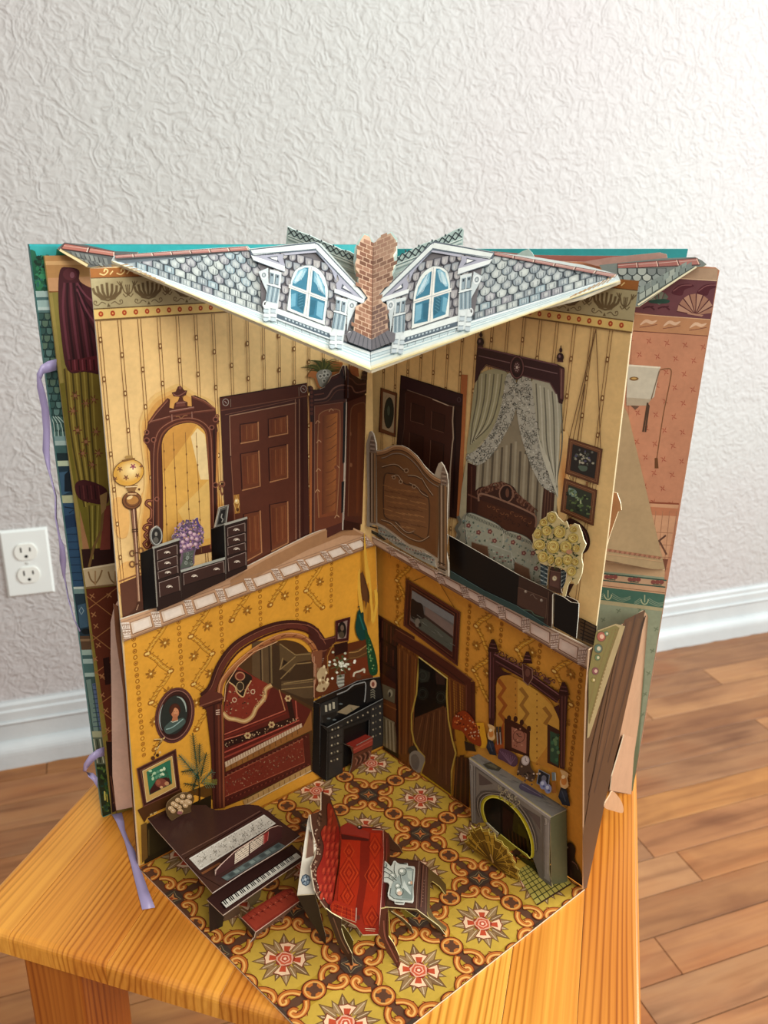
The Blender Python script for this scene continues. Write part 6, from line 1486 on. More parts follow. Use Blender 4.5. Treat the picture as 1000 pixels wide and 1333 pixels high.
# the wall behind and rug seen through the arch
rgd = random.Random(31)
inner_arch = smooth([(160, 560), (180, 440), (250, 340), (350, 250), (450, 200), (560, 170), (660, 190), (720, 240), (755, 320), (770, 420), (765, 560)], 5)
A.poly(inner_arch+[(755, 600), (750, 1050), (165, 1285)], '4a3018', 1)
for pts, c in (([(350, 180), (480, 170), (480, 500), (350, 420)], '5a442c'), ([(405, 200), (412, 420)], None), ([(490, 190), (750, 330), (760, 620), (480, 470)], '3c2a1a'), ):
    if c: A.poly(pts, c, 2)
for x, c in ((405, '2e2014'), (415, '7c6444'), (440, '5c482e'), (462, '2e2014'), (476, '74603e')): A.line([(x, 190), (x+6, 460)], 8, c, 3)
A.poly([(530, 190), (640, 265), (740, 250), (745, 300), (650, 320), (600, 390), (540, 360)], '59442a', 3); A.poly([(560, 300), (590, 320), (550, 360)], '2a1c10', 4)
for a, b in (((535, 195), (640, 270)), ((640, 270), (740, 262)), ((535, 370), (555, 290)), ((540, 365), (640, 280)), ((560, 460), (760, 430)), ((545, 500), (765, 480)), ((540, 430), (640, 330)), ((645, 330), (745, 320))): A.line([a, b], 7, '8a7048', 4)
A.poly([(545, 445), (765, 430), (765, 560), (700, 560), (545, 500)], '54402a', 3); A.line([(545, 470), (765, 445)], 6, '7c6440', 5)
# rug hanging: upper oriental carpet
A.poly([(165, 560), (200, 440), (255, 345), (345, 400), (480, 480), (600, 550), (750, 640), (745, 740), (165, 1040)], '571d16', 5)
A.poly([(170, 600), (200, 470), (255, 345), (345, 405), (480, 475), (450, 560), (390, 640), (310, 720), (240, 715), (160, 650)], '7c2c1e', 6)
A.line(smooth([(480, 470), (440, 500), (430, 560), (380, 620), (350, 680), (300, 712), (240, 700), (190, 690), (155, 655)], 5), 30, 'b08252', 7); A.line(smooth([(480, 470), (440, 500), (430, 560), (380, 620), (350, 680), (300, 712), (240, 700), (190, 690), (155, 655)], 5), 12, 'cfae78', 8)
A.poly(smooth([(195, 440), (250, 370), (330, 400), (350, 430), (310, 480), (300, 530), (280, 545), (240, 500), (225, 470)], 4, True), '20160f', 7); A.line(smooth([(195, 450), (235, 480), (250, 520), (290, 550), (310, 500), (345, 440)], 4), 8, 'c9a470', 8); A.ell(268, 410, 36, 34, '6c2a1e', 8); A.ring(270, 412, 30, 26, 7, 'ae7c58', 9); A.ell(270, 480, 22, 26, '33261a', 9); A.ring(270, 480, 24, 30, 5, 'a88c64', 9)
for k in range(80):
    x = rgd.uniform(175, 440); y = rgd.uniform(470, 690)
    if (x-175)*-.0+y > 700-(x-300)*.9 and x > 300: continue
    A.ell(x, y, rgd.uniform(3, 7), rgd.uniform(3, 6), rgd.choice(['b8936c', '3a2018', '8c4a34', '9a8060']), 8, n=6)
for x, y in ((232, 570), (355, 515)): A.ring(x, y, 13, 14, 6, 'c8a888', 9)
for a, b, c, w_ in (((165, 800), (570, 640), 'b05a44', 7), ((570, 640), (530, 500), 'b07850', 7), ((165, 818), (580, 655), '6c241a', 12), ((165, 835), (660, 690), 'c06a50', 6), ((165, 870), (640, 700), '2a120e', 46), ((650, 690), (640, 575), 'a85240', 8), ((620, 690), (590, 545), '2a120e', 34), ((165, 920), (665, 705), 'a84a3a', 9), ((165, 938), (665, 722), '571d16', 9), ((165, 955), (665, 735), '8c3a2c', 12)): A.line([a, b], w_, c, 9)
for k in range(60): t = rgd.random(); p = lerp2((165, 872), (645, 702), t); A.ell(p[0], p[1]+rgd.uniform(-16, 16), 4, 4, rgd.choice(['9a7a58', '6c4434', 'c8a880']), 10, n=5)
for x, y in ((320, 808), (480, 735), (590, 560)): 
    for k in range(6): A.ell(x+15*cos(k*1.05), y+15*sin(k*1.05), 9, 9, 'c0a070', 11, n=6)
    A.ell(x, y, 9, 9, '6c3a28', 12, n=6)
# fringe roll
A.poly([(168, 985), (680, 725), (685, 750), (172, 1020)], 'bfa184', 11)
for k in range(60): p = lerp2((168, 985), (680, 725), k/60); A.line([p, (p[0]+3, p[1]+26)], 3, ('8c6c50', 'd8c4a4')[k % 2], 12)
A.poly([(172, 1020), (690, 750), (745, 640), (750, 770), (172, 1050)], '8c5a2c', 10)
for k in range(14): p = lerp2((172, 1022), (690, 752), k/14); A.line([p, (p[0]+2, p[1]+28)], 4, '5c3818', 12)
# hanging runner below
A.poly([(165, 1055), (730, 790), (745, 1010), (165, 1285)], '4c1a14', 11); A.poly([(165, 1085), (690, 830), (700, 985), (170, 1215)], '6f281c', 12); A.line([(165, 1085), (690, 830), (700, 985), (170, 1215)], 5, 'a0543c', 13)
for k in range(150):
    t = rgd.random(); p = lerp2((170, 1150), (690, 905), t); x, y = p[0]+rgd.uniform(-8, 8), p[1]+rgd.gauss(0, 34)
    A.line([(x, y), (x+rgd.uniform(-9, 9), y+rgd.uniform(-9, 9))], 4, rgd.choice(['9c7458', '8a4c38', 'ac8c6c', '3c1810', '5c4438']), 14)
for k in range(40): t = k/40; p = lerp2((170, 1070), (720, 805), t); A.line([p, (p[0]+10, p[1]+8)], 4, ('2a100c', '8a5a44')[k % 2], 13); p = lerp2((170, 1245), (735, 1000), t); A.line([p, (p[0]+8, p[1]-8)], 5, ('2e0f0b', '7a3a2c')[k % 2], 13)
A.poly([(290, 1240), (740, 1005), (745, 1040), (350, 1262), (300, 1275)], 'b08a54', 13)
for k in range(13): p = lerp2((320, 1232), (742, 1012), k/12); A.line([p, (p[0]+2, p[1]+34)], 4, '6e4c24', 14)
A.line([(300, 1275), (745, 1042)], 5, 'd8c09a', 14)
# arch moulding
outer = smooth([(10, 540), (70, 480), (130, 330), (230, 200), (380, 110), (520, 62), (640, 52), (740, 75), (800, 130), (835, 190)], 6)
for d, c, w_ in ((0, '3a1712', 30), (24, '5c2a20', 34), (48, '42190f', 12)):
    pts = [(x+(d*.75 if x < 600 else -d*.5), y+d*.9) for x, y in outer]; A.line(pts, w_, c, 16)
A.line([(x+6, y+8) for x, y in outer], 5, '84503c', 17)
mid = smooth([(130, 560), (150, 450), (230, 350), (340, 255), (450, 185), (560, 140), (670, 145), (740, 190), (775, 250)], 6)
A.line(mid, 34, 'a5683c', 17); A.line([(x+4, y+12) for x, y in mid], 12, '8c5230', 18); A.line([(x-4, y-12) for x, y in mid], 5, 'cf9464', 18)
for k in range(8): p = mid[18+k*4]; A.line([(p[0]-16, p[1]+8), (p[0]+14, p[1]-4)], 5, '5c2c18', 19)
A.line([(165, 580), (175, 470), (255, 345), (360, 250), (520, 180)], 5, 'd8a87c', 18)
# left column
A.poly([(0, 555), (60, 525), (150, 540), (155, 560), (150, 620), (165, 900), (170, 1290), (90, 1300), (75, 900), (45, 640), (0, 600)], '4c2118', 18)
A.poly([(0, 560), (70, 500), (150, 530), (158, 555), (0, 615)], '5a2a20', 19); A.line([(0, 612), (158, 556)], 8, '84503c', 20); A.line([(20, 628), (150, 580)], 6, '2c0f0b', 20)
for x, c in ((95, '36140e'), (125, '6c3624'), (150, '8a4c30')): A.line([(x, 600), (x+12, 1290)], 12, c, 19)
for y in (640, 655, 668): A.line([(108, y), (134, y-4)], 6, 'd8b8a0', 21)
# right jamb
A.poly([(745, 250), (820, 235), (815, 330), (790, 560), (765, 560), (775, 420)], '7c4a30', 18); A.line([(750, 260), (752, 310), (775, 335), (768, 560)], 7, 'b07c5c', 20)
A.tf = z4n
A.poly([(0, 60), (90, 110), (135, 190), (220, 165), (225, 215), (150, 290), (60, 300), (20, 200)], '45201a', 16)
A.line(smooth([(0, 80), (80, 130), (120, 195), (225, 175)], 5), 6, '845040', 18)
A.poly([(55, 300), (170, 270), (165, 480), (70, 640), (50, 640), (50, 380)], '4c241a', 17); A.line([(50, 310), (180, 272)], 8, '7c4c38', 18); A.line([(55, 330), (55, 650)], 8, 'b08468', 19)
for y in (350, 364, 378): A.line([(120, y), (145, y-4)], 5, 'b89880', 20)
A.done('red oriental rugs hanging in a wooden arch')
# what-not on the left of the corner
A = Art('corner_ornaments_print', LW_, leftwall, base=.0016); A.tf = z4n
A.poly([(160, 270), (470, 190), (520, 500), (60, 660), (60, 560)], '5c2c14', 1)
A.poly([(215, 230), (320, 200), (320, 290), (215, 330)], '2c120c', 2); A.line([(165, 470), (160, 330), (205, 235), (330, 205)], 8, '9c6c34', 3)
A.poly([(225, 50), (340, 18), (325, 205), (228, 215)], '3a1414', 3); A.poly([(245, 70), (318, 45), (308, 185), (240, 195)], '8c7468', 4); A.ell(275, 122, 34, 66, '1c1612', 5); A.ell(276, 105, 14, 24, '6c5848', 6); A.ell(270, 160, 22, 26, '4c4030', 6); A.line([(225, 50), (340, 18), (325, 205), (228, 215)], 5, '6c3a34', 5, closed=True)
A.poly([(320, 300), (470, 245), (470, 330), (330, 360)], '5c3c20', 3); A.line(smooth([(330, 300), (400, 290), (470, 240)], 4), 8, 'a07844', 4); A.line(smooth([(330, 345), (400, 335), (470, 300)], 4), 7, '7c5830', 4); A.poly([(330, 360), (480, 320), (510, 470), (340, 500)], '6c3018', 2)
for k in range(34):
    x, y = 270+rgd.gauss(0, 40), 395+rgd.gauss(0, 38); A.ell(x, y, 11, 10, ('dcdcc8', 'b8bca4', '46502e', 'f0f0e0')[k % 4], 4+k % 3, n=7)
for k in range(12): a = k*.55; A.line([(265, 400), (265+85*cos(a), 400+70*sin(a))], 5, '5c6440', 4)
A.poly([(235, 480), (295, 470), (290, 560), (250, 580), (232, 540)], '8c8c80', 5)
for k in range(6): A.line([(240, 490+k*14), (292, 482+k*14)], 5, ('5c5c54', 'c4c4b4')[k % 2], 6)
A.poly(smooth([(75, 480), (95, 430), (130, 410), (155, 450), (140, 520), (175, 540), (140, 600), (95, 610), (70, 590), (90, 540)], 4, True), 'b8a078', 5)
for k in range(14): x, y = 115+rgd.gauss(0, 24), 515+rgd.gauss(0, 55); A.ell(x, y, 10, 13, ('e0cca0', '8c6c48', '6c4c30')[k % 3], 6, n=7)
A.line(smooth([(365, 490), (375, 460), (420, 445), (450, 430), (450, 460)], 4), 14, 'c8c0a8', 5); A.ell(405, 485, 22, 20, '5c3a28', 5)
# peacock
A.poly(smooth([(390, 30), (400, -25), (425, -40), (445, -10), (450, 50), (475, 120), (470, 180), (430, 205), (395, 170), (380, 100)], 4, True), '143c34', 6)
A.poly(smooth([(455, 120), (490, 170), (530, 280), (555, 400), (550, 470), (500, 475), (480, 400), (470, 260)], 4, True), '1c4426', 6)
for k in range(30): t = rgd.random(); x, y = 475+t*45+rgd.uniform(-16, 16), 200+t*250; A.ell(x, y, 6, 6, ('5c8c54', '2c6c48', '8ca064')[k % 3], 7, n=6)
A.line(smooth([(420, -38), (415, -60), (400, -62)], 3), 8, '0f2c28', 6); A.line(smooth([(410, 0), (430, 60), (450, 120)], 3), 12, '1f5c54', 7)
A.done('peacock and ornaments on a shelf')

# ------------------------------------------------------------------ parlour: right wall
rightlow = card('lower_right_wall_card', LR, [(489.5, 706), (560, 742), (660, 794), (771, 848), (769, 873), (764, 960), (759.5, 1100), (761.5, 1157), (588, 1037), (497, 975)], 'd49236', book, .0012, edge='efe2c4', label='right wall card of the golden parlour')
A = Art('parlour_wallpaper_print', LR, rightlow, base=.0003)
cols = [LR.co(518, 780)[0], LR.co(609, 850)[0], LR.co(651, 850)[0], LR.co(702, 860)[0], LR.co(752, 920)[0]]
parlour_paper(A, LR, None, cols, [LR.co(525, 770)[0]-.012, LR.co(622, 830)[0]-.008, LR.co(670, 830)[0]-.004, LR.co(718, 860)[0]-.004], lambda u: .150-.012*(u/.16), lambda u: .09, lambda u: (.11 if u < .04 else (.085 if u < .11 else (.12 if u < .135 else .03))))
A.done()
# bookcase by the corner
A = Art('bookcase_print', LR, rightlow, base=.0006); A.tf = z4n
A.poly([(545, 0), (560, 0), (848, 175), (830, 1400), (700, 1180), (600, 1050), (590, 660), (575, 480), (550, 420)], '4c2413', 1)
A.poly([(548, 10), (720, 110), (715, 560), (560, 440)], '331510', 2)
for k in range(9): A.line([(560+k*17, 30+k*10), (558+k*17, 160+k*11)], 9, ('4c2018', '2a1210', '5c3020', '3c2418')[k % 4], 3); A.line([(560+k*17, 210+k*10), (558+k*17, 330+k*11)], 9, ('3c1a14', '5a2c1c', '2c1610')[k % 3], 3)
for y in (175, 350): A.line([(552, y), (715, y+95)], 7, '1e0c08', 4)
A.poly([(590, 545), (695, 590), (690, 700), (600, 660)], '6c6048', 3); A.ell(655, 620, 20, 30, 'a89c80', 4); A.ell(650, 630, 10, 20, '3c3428', 5)
A.poly([(590, 660), (710, 715), (715, 860), (600, 790)], '6c3c1c', 3); A.line([(600, 700), (705, 750)], 8, '8c5428', 4)
A.poly([(600, 800), (690, 850), (715, 1100), (600, 1040)], '8c7c5c', 3)
for k in range(7): A.line([(610+k*13, 820+k*7), (615+k*14, 1045+k*8)], 6, ('5c4c34', 'a8987c')[k % 2], 4)
A.poly([(600, 1035), (715, 1100), (720, 1130), (600, 1060)], '1c0e08', 4)
A.poly([(720, 220), (860, 310), (850, 1300), (725, 1150)], '7a451c', 2)
for k in range(7): A.line([(735+k*17, 235+k*11), (732+k*17, 1150+k*14)], 7, ('5c3014', '95602c', '6c3c18')[k % 3], 3)
A.line([(705, 120), (712, 1130)], 18, '2c120c', 3)
A.tf = z5n
A.line([(90, 570), (300, 700), (550, 870), (740, 1000)], 96, '4c2216', 4); A.line([(100, 525), (330, 660), (560, 810), (785, 985)], 7, '7c4a30', 5); A.line([(110, 600), (330, 735), (560, 890), (700, 1000)], 6, '2c100a', 5)
A.poly([(700, 980), (790, 985), (795, 1500), (705, 1400)], '4c2216', 4); A.line([(715, 1010), (715, 1400)], 8, '6c3a28', 5); A.line([(760, 1000), (765, 1420)], 7, '36140e', 5)
A.poly([(555, 935), (705, 1020), (715, 1500), (570, 1500)], '6c3a18', 4)
for k in range(8): A.line([(570+k*18, 960+k*10), (585+k*17, 1480)], 7, ('8a5620', '52290f', 'a06c28')[k % 3], 5)
for k in range(12): A.line([(580, 975+k*22), (700, 1040+k*22)], 3, '4c240c', 6)
A.done('book shelves and brown portiere')
# seascape painting
A = Art('seascape_painting_print', LR, rightlow, base=.0008); A.tf = z5n
A.line([(250, 110), (430, 40)], 4, '4c2a10', 1); A.line([(430, 40), (610, 340)], 4, '4c2a10', 1)
q = [(190, 85), (665, 380), (640, 850), (168, 495)]; A.poly(q, '3f1912', 2)
c_ = (415, 450)
for k, c, w_ in ((.03, '7a4632', 6), (.10, '5c2a1c', 14), (.17, '2c0f0b', 8), (.22, '84543a', 5)): A.line([lerp2(p, c_, k) for p in q], w_, c, 3, closed=True)
qi = [(243, 190), (608, 415), (590, 725), (228, 450)]; A.poly(qi, '6a6460', 4)
A.poly([(243, 190), (608, 415), (604, 480), (240, 260)], '7c7c7c', 5); A.poly([(350, 400), (600, 590), (596, 610), (345, 420)], '3a2a24', 7); A.poly([(360, 330), (602, 500), (600, 590), (352, 400)], '7e6c64', 5)
A.poly(smooth([(240, 265), (285, 290), (330, 310), (345, 380), (350, 430), (300, 440), (250, 440), (232, 400)], 3, True), '241814', 8)
A.poly([(250, 440), (340, 415), (600, 605), (592, 722), (300, 520)], '54564c', 6)
for k in range(22): t = rgd.random(); p = lerp2((260, 450), (585, 690), t); x, y = p[0]+rgd.uniform(-10, 35), p[1]+rgd.uniform(-45, 10); A.line([(x-20, y-14), (x+20, y+14)], 7, ('a9a69a', '6c7468', '8c8c80', '3c3c34')[k % 4], 9, taper=lambda t: .2+sin(pi*t))
A.ell(290, 470, 22, 40, '7c7468', 9); A.ell(312, 490, 12, 18, '2c2420', 10)
A.done('seascape painting with rocky shore')
# doorway seen through a yellow edged cut-out
dv = [(300, 765), (550, 955), (548, 1100), (556, 1333)]
zd = z6n
cut = [(222, 95), (460, 275), (455, 430), (470, 620), (500, 780), (530, 890), (495, 1040), (490, 1240), (240, 1065), (270, 970), (270, 920), (225, 870), (185, 800), (165, 700), (165, 570), (205, 400), (215, 250)]
A = Art('doorway_view_print', LR, rightlow, base=.0010); A.tf = zd
A.poly(cut, '0b0806', 1)
A.poly([(235, 190), (330, 230), (300, 300), (235, 310)], '2c2c24', 2); A.poly([(350, 180), (440, 270), (440, 330), (370, 320)], '33201a', 2)
for x, y in ((255, 250), (255, 400), (405, 430)): 
    for k in range(3): A.ring(x, y, 45-k*13, 50-k*14, 5, ('2a2e26', '3a4036', '22261f')[k], 3, n=12)
A.poly([(320, 200), (360, 210), (375, 520), (300, 530)], '060404', 4)
A.poly([(185, 480), (440, 480), (440, 530), (190, 590)], '070504', 4)
A.poly([(190, 600), (430, 500), (455, 540), (470, 640), (500, 790), (528, 895), (492, 1040), (486, 1225), (250, 1058), (272, 950), (225, 860), (180, 760)], '55301a', 5)
for k in range(9): A.line([(255+k*24, 590-k*10), (205+k*30 if k < 2 else 195+k*32, 800+k*44 if k < 9 else 1200)], 5, ('7c5030', '3c1e10')[k % 2], 6)
A.done('dark room seen through the doorway')
A = Art('doorway_edge_print', LR, rightlow, base=.0012); A.tf = zd
A.line(cut, 13, 'b99a44', 1, closed=True); A.line([(240, 1065), (490, 1245)], 22, 'b8921c', 2); A.line([(222, 95), (460, 275)], 8, 'e0c878', 2)
A.poly(smooth([(150, 900), (200, 870), (250, 900), (275, 940), (260, 990), (235, 1050), (190, 1040), (150, 980)], 4, True), '8c8478', 3); A.ell(175, 870, 38, 40, '2e2620', 2); A.poly(smooth([(160, 920), (200, 900), (230, 960), (210, 1030), (170, 1000)], 4, True), '6c645c', 4)
A.poly([(45, 0), (215, 100), (200, 400), (160, 570), (165, 720), (120, 1000), (60, 900)], '6c3c18', 0)
for k in range(7): A.line([(65+k*22, 30+k*14), (62+k*18, 900)], 8, ('8c5828', '4c260e', '7a461c')[k % 3], 0.5)
A.done()
# fringed red lamp
A = Art('fringed_lamp_print', LR, rightlow, base=.0013); A.tf = zd
A.poly([(700, 640), (760, 640), (800, 850), (735, 850)], 'dca024', 0)
A.poly([(520, 690), (600, 720), (620, 900), (550, 910)], 'a8741c', 1)
A.poly(smooth([(500, 640), (520, 580), (590, 540), (650, 580), (700, 660), (735, 760), (735, 835), (640, 790), (580, 710), (510, 690)], 4, True), '8c3412', 2)
for k in range(110):
    x, y = rgd.uniform(510, 730), rgd.uniform(560, 820)
    if abs((y-640)-(x-600)*.85) > 75: continue
    A.ell(x, y, 7, 7, rgd.choice(['b8501c', '6a200a', 'd07a3c', '4c1608', 'c8a080']), 3, n=6)
A.poly([(600, 790), (680, 820), (700, 880), (610, 870)], '241a14', 2); A.line([(580, 910), (590, 1330)], 34, '44220f', 2)
A.poly([(530, 920), (640, 930), (640, 1400), (500, 1400)], '3f1f0d', 1)
for k in range(6): A.line([(545+k*17, 930), (520+k*22, 1350)], 6, ('6a3c18', '28120a')[k % 2], 2)
A.done('red fringed lampshade')
# overmantel mirror
A = Art('overmantel_mirror_print', LR, rightlow, base=.0010); A.tf = z7n
gl = smooth([(145, 400), (160, 355), (200, 325), (270, 340), (340, 380), (440, 440), (520, 500), (570, 570), (600, 640)], 4)
A.poly(gl+[(600, 1000), (540, 1000), (420, 960), (145, 860)], 'b97f30', 1)
A.poly([(300, 350), (440, 440), (560, 560), (600, 640), (600, 720), (430, 960), (300, 900), (300, 600)], 'c9973e', 2)
for x0, y0 in ((170, 360), (330, 420), (500, 560)):
    pts = [(x0+(34 if k % 2 else -10)+k*3, y0+k*62) for k in range(6 if x0 < 400 else 3)]
    A.line(pts, 30, ('94501c', '97682a', '97682a')[(x0 > 300)+(x0 > 400)], 3)
for x in (285, 440): 
    for k in range(12): A.ell(x, 380+k*46+(x-285)*.55, 6, 8, '8c5c24', 3, n=6)
A.poly([(130, 840), (200, 660), (200, 900), (150, 900)], '9c4a20', 3)
A.poly([(205, 640), (250, 650), (330, 690), (390, 740), (385, 920), (320, 900), (205, 860)], '3a1a10', 4); A.poly([(255, 700), (365, 750), (362, 895), (258, 850)], '9c6450', 5)
for cx, cy in ((310, 770),): A.ring(cx, cy, 42, 44, 5, '5c2c20', 6); A.line([(cx, cy), (cx-20, cy-22)], 5, '2a120c', 7); A.line([(cx, cy), (cx+22, cy+4)], 5, '2a120c', 7)
for k in range(14): x, y = rgd.uniform(265, 355), rgd.uniform(715, 880); A.ell(x, y, 6, 6, ('c08c70', '7a4434')[k % 2], 6, n=6)
for x, y in ((238, 640), (285, 645), (330, 670), (382, 715)): A.ell(x, y, 15, 22, '3a1a10', 5)
A.poly([(515, 680), (600, 725), (600, 1000), (515, 960)], '3a1c12', 4); A.poly([(535, 730), (600, 760), (595, 985), (535, 950)], '2c4c38', 5)
for k in range(18): A.ell(rgd.uniform(545, 595), rgd.uniform(760, 960), 12, 15, rgd.choice(['3a6a4a', '1e3828', '5c7c54', '2a4c3c']), 6, n=7)
# carved frame
A.poly([(88, 130), (140, 140), (138, 640), (95, 860), (90, 600)], '3c1a18', 6); A.line([(103, 160), (100, 640)], 7, '74484a', 7); A.line([(125, 200), (122, 640)], 6, '5a3030', 7)
A.poly([(600, 440), (665, 460), (650, 700), (640, 1010), (605, 1000), (605, 640)], '3f1d18', 6); A.line([(622, 480), (618, 990)], 6, '6e4440', 7); A.line([(645, 480), (635, 990)], 6, '74483e', 7)
A.line([(120, 195), (350, 320), (600, 500)], 70, '3c1a18', 6); A.line([(130, 175), (350, 295), (600, 470)], 7, '84585a', 7); A.line([(140, 225), (350, 345), (600, 530)], 6, '6c4444', 7); A.line([(140, 205), (600, 500)], 5, '24100e', 8)
A.poly(smooth([(140, 240), (200, 300), (260, 320), (160, 340), (140, 400)], 3, True), '3c1a18', 6); A.poly([(560, 560), (600, 540), (605, 660), (580, 600)], '3c1a18', 6)
for x, y, s in ((120, 110, 1.2), (370, 195, 1.1), (632, 420, 1.2)):
    A.poly([(x-30*s, y+40*s), (x-22*s, y), (x-8*s, y-35*s), (x+8*s, y-35*s), (x+24*s, y), (x+34*s, y+45*s)], '33140f', 8); A.line([(x-20*s, y+14*s), (x+22*s, y+20*s)], 6, '7c5250', 9); A.line([(x-16*s, y-8*s), (x+18*s, y-4*s)], 5, '6c4240', 9)
A.poly([(330, 240), (410, 280), (410, 350), (375, 405), (340, 370)], '4a2620', 9); A.line([(335, 245), (405, 285), (408, 350), (375, 400), (342, 368)], 6, '95705e', 10, closed=True); A.ell(372, 310, 18, 30, '6c4438', 10)
for k in range(36):
    t = k/36; x = 150+t*420; y = 180+t*225+(-10 if k % 2 else 4)
    A.ring(x, y-16, 13, 14, 6, ('6c4444', '44221e')[k % 2], 8, n=7, a0=k, a1=k+4)
for k in range(5): A.poly([(505+k*4, 340+k*6), (540, 370), (530, 400), (480, 360)], '52302c', 8)
A.done('dark carved overmantel mirror')
# things on the mantelshelf (printed)
A = Art('mantel_ornaments_print', LR, rightlow, base=.0016); A.tf = z7n
for x, y, s in ((108, 740, 1), (635, 1080, 1.15)):
    A.poly(smooth([(x-24*s, y-60*s), (x+26*s, y-38*s), (x+22*s, y-5*s), (x+28*s, y+45*s), (x-8*s, y+62*s), (x-26*s, y+20*s), (x-12*s, y-20*s)], 4, True), 'd9b27a', 2); A.ell(x, y+12*s, 18*s, 26*s, 'c8803c', 3); A.ell(x-4*s, y-14*s, 12*s, 12*s, 'f2dcb0', 4)
    A.poly([(x-20*s, y+50*s), (x+16*s, y+66*s), (x+40*s, y+170*s), (x-10*s, y+160*s), (x-36*s, y+110*s)], '1e2430', 2); A.ell(x-4*s, y+95*s, 26*s, 22*s, '2a3040', 3); A.line([(x-14*s, y+70*s), (x+10*s, y+140*s)], 5, '4c5464', 4)
for x in (150, 172): A.line([(x, 700), (x+8, 820)], 14, '3c3430', 3); A.line([(x, 740), (x+6, 830)], 6, 'a89c94', 4)
A.poly(smooth([(160, 900), (175, 860), (230, 870), (290, 910), (300, 960), (270, 990), (200, 950), (160, 930)], 4, True), '56394a', 3)
for k in range(7): A.line([(250, 975), (170+k*19, 872+k*8)], 4, '7c5c70', 4)
A.poly(smooth([(300, 1010), (320, 940), (350, 905), (385, 920), (395, 990), (430, 1050), (400, 1100), (340, 1060), (300, 1040)], 4, True), '4c382c', 4); A.ell(356, 945, 30, 36, 'b8a8a0', 5); A.ell(356, 945, 22, 28, 'd0c4c0', 6); A.line([(356, 945), (356, 925)], 4, '2c2018', 7); A.line([(356, 945), (368, 955)], 4, '2c2018', 7)
for k in range(22): x, y = 365+rgd.gauss(0, 40), 1040+rgd.gauss(0, 28); A.ell(x, y, 8, 8, ('a08468', '2c2018', '6c5444', 'c8b098')[k % 4], 6, n=6)
A.poly([(455, 1010), (530, 1050), (520, 1150), (440, 1110)], '20222a', 5); A.line([(455, 1010), (530, 1050), (520, 1150), (440, 1110)], 7, '7c8490', 6, closed=True); A.ell(490, 1075, 18, 24, '6c6c78', 6)
for x, y in ((485, 1120), (520, 1150)): A.ell(x, y, 26, 34, '8c90b4', 7); A.ell(x-5, y-10, 12, 14, 'c8cce0', 8); A.ell(x+5, y+12, 9, 8, '545c90', 8)
A.line([(560, 1100), (565, 1180)], 30, 'a06428', 6); A.line([(560, 1030), (562, 1090)], 26, '6c7c80', 6); A.line([(572, 1035), (575, 1090)], 6, 'b8c4c4', 7)
A.done('ornaments and lamps on the mantel')
# cat / dark figure in the right corner
A = Art('dark_cat_print', LR, rightlow, base=.0010); A.tf = z8n
A.poly(smooth([(820, 720), (850, 705), (885, 750), (880, 830), (915, 900), (935, 1000), (925, 1060), (870, 1080), (835, 1000), (815, 880), (810, 780)], 4, True), '2a1812', 1)
A.line(smooth([(860, 840), (890, 865), (905, 900)], 3), 7, '6c4c44', 2); A.ell(828, 740, 6, 8, '8c7c60', 2); A.line([(850, 900), (865, 1040)], 14, '3c241c', 2)
A.poly([(690, 480), (820, 470), (830, 1040), (700, 900)], '4c4a34', 0)
A.done()
# ------------------------------------------------------------------ the parlour carpet (floor card)
LF, BK, RT, FT = (181, 1130), (497, 975), (761.5, 1157), (450, 1402)
floorcard = card('carpet_floor_card', FL, [LF, BK, RT, FT], '5c3c2a', book, .0010, edge='e8cdb0', label='floor card printed with an ochre carpet of roses and scrolls')
A = Art('carpet_print', FL, floorcard, base=.0001)
ea = (atz(181, 1130, ST+.0012)-atz(497, 975, ST+.0012)).normalized(); eb = (atz(761, 1157, ST+.0012)-atz(497, 975, ST+.0012)).normalized()
OB = atz(497, 975, ST+.0012)
A.tf = lambda a, b: prj(OB+ea*a+eb*b)
A.clips = [((181.8, 1130), (497, 976)), ((497, 976), (760.5, 1157)), ((760.5, 1157), (450, 1400.5)), ((450, 1400.5), (182, 1129.5))]
A.clips = [(LF, (497, 975.5)), ((497, 975.5), (760.8, 1157)), ((760.8, 1156.5), (450, 1401)), ((450, 1401), (181.8, 1129.5))]
SA, SB = .0455, .0463
rc = random.Random(77)
def scr(A, pts, z):
    """one orange carpet scroll"""
    s_ = smooth(pts, 4); A.line(s_, .0035, '6c2410', z); A.line(s_, .0026, 'b8682a', z+1); A.line([(x+.0004, y+.0003) for x, y in s_], .0010, 'dea458', z+2)
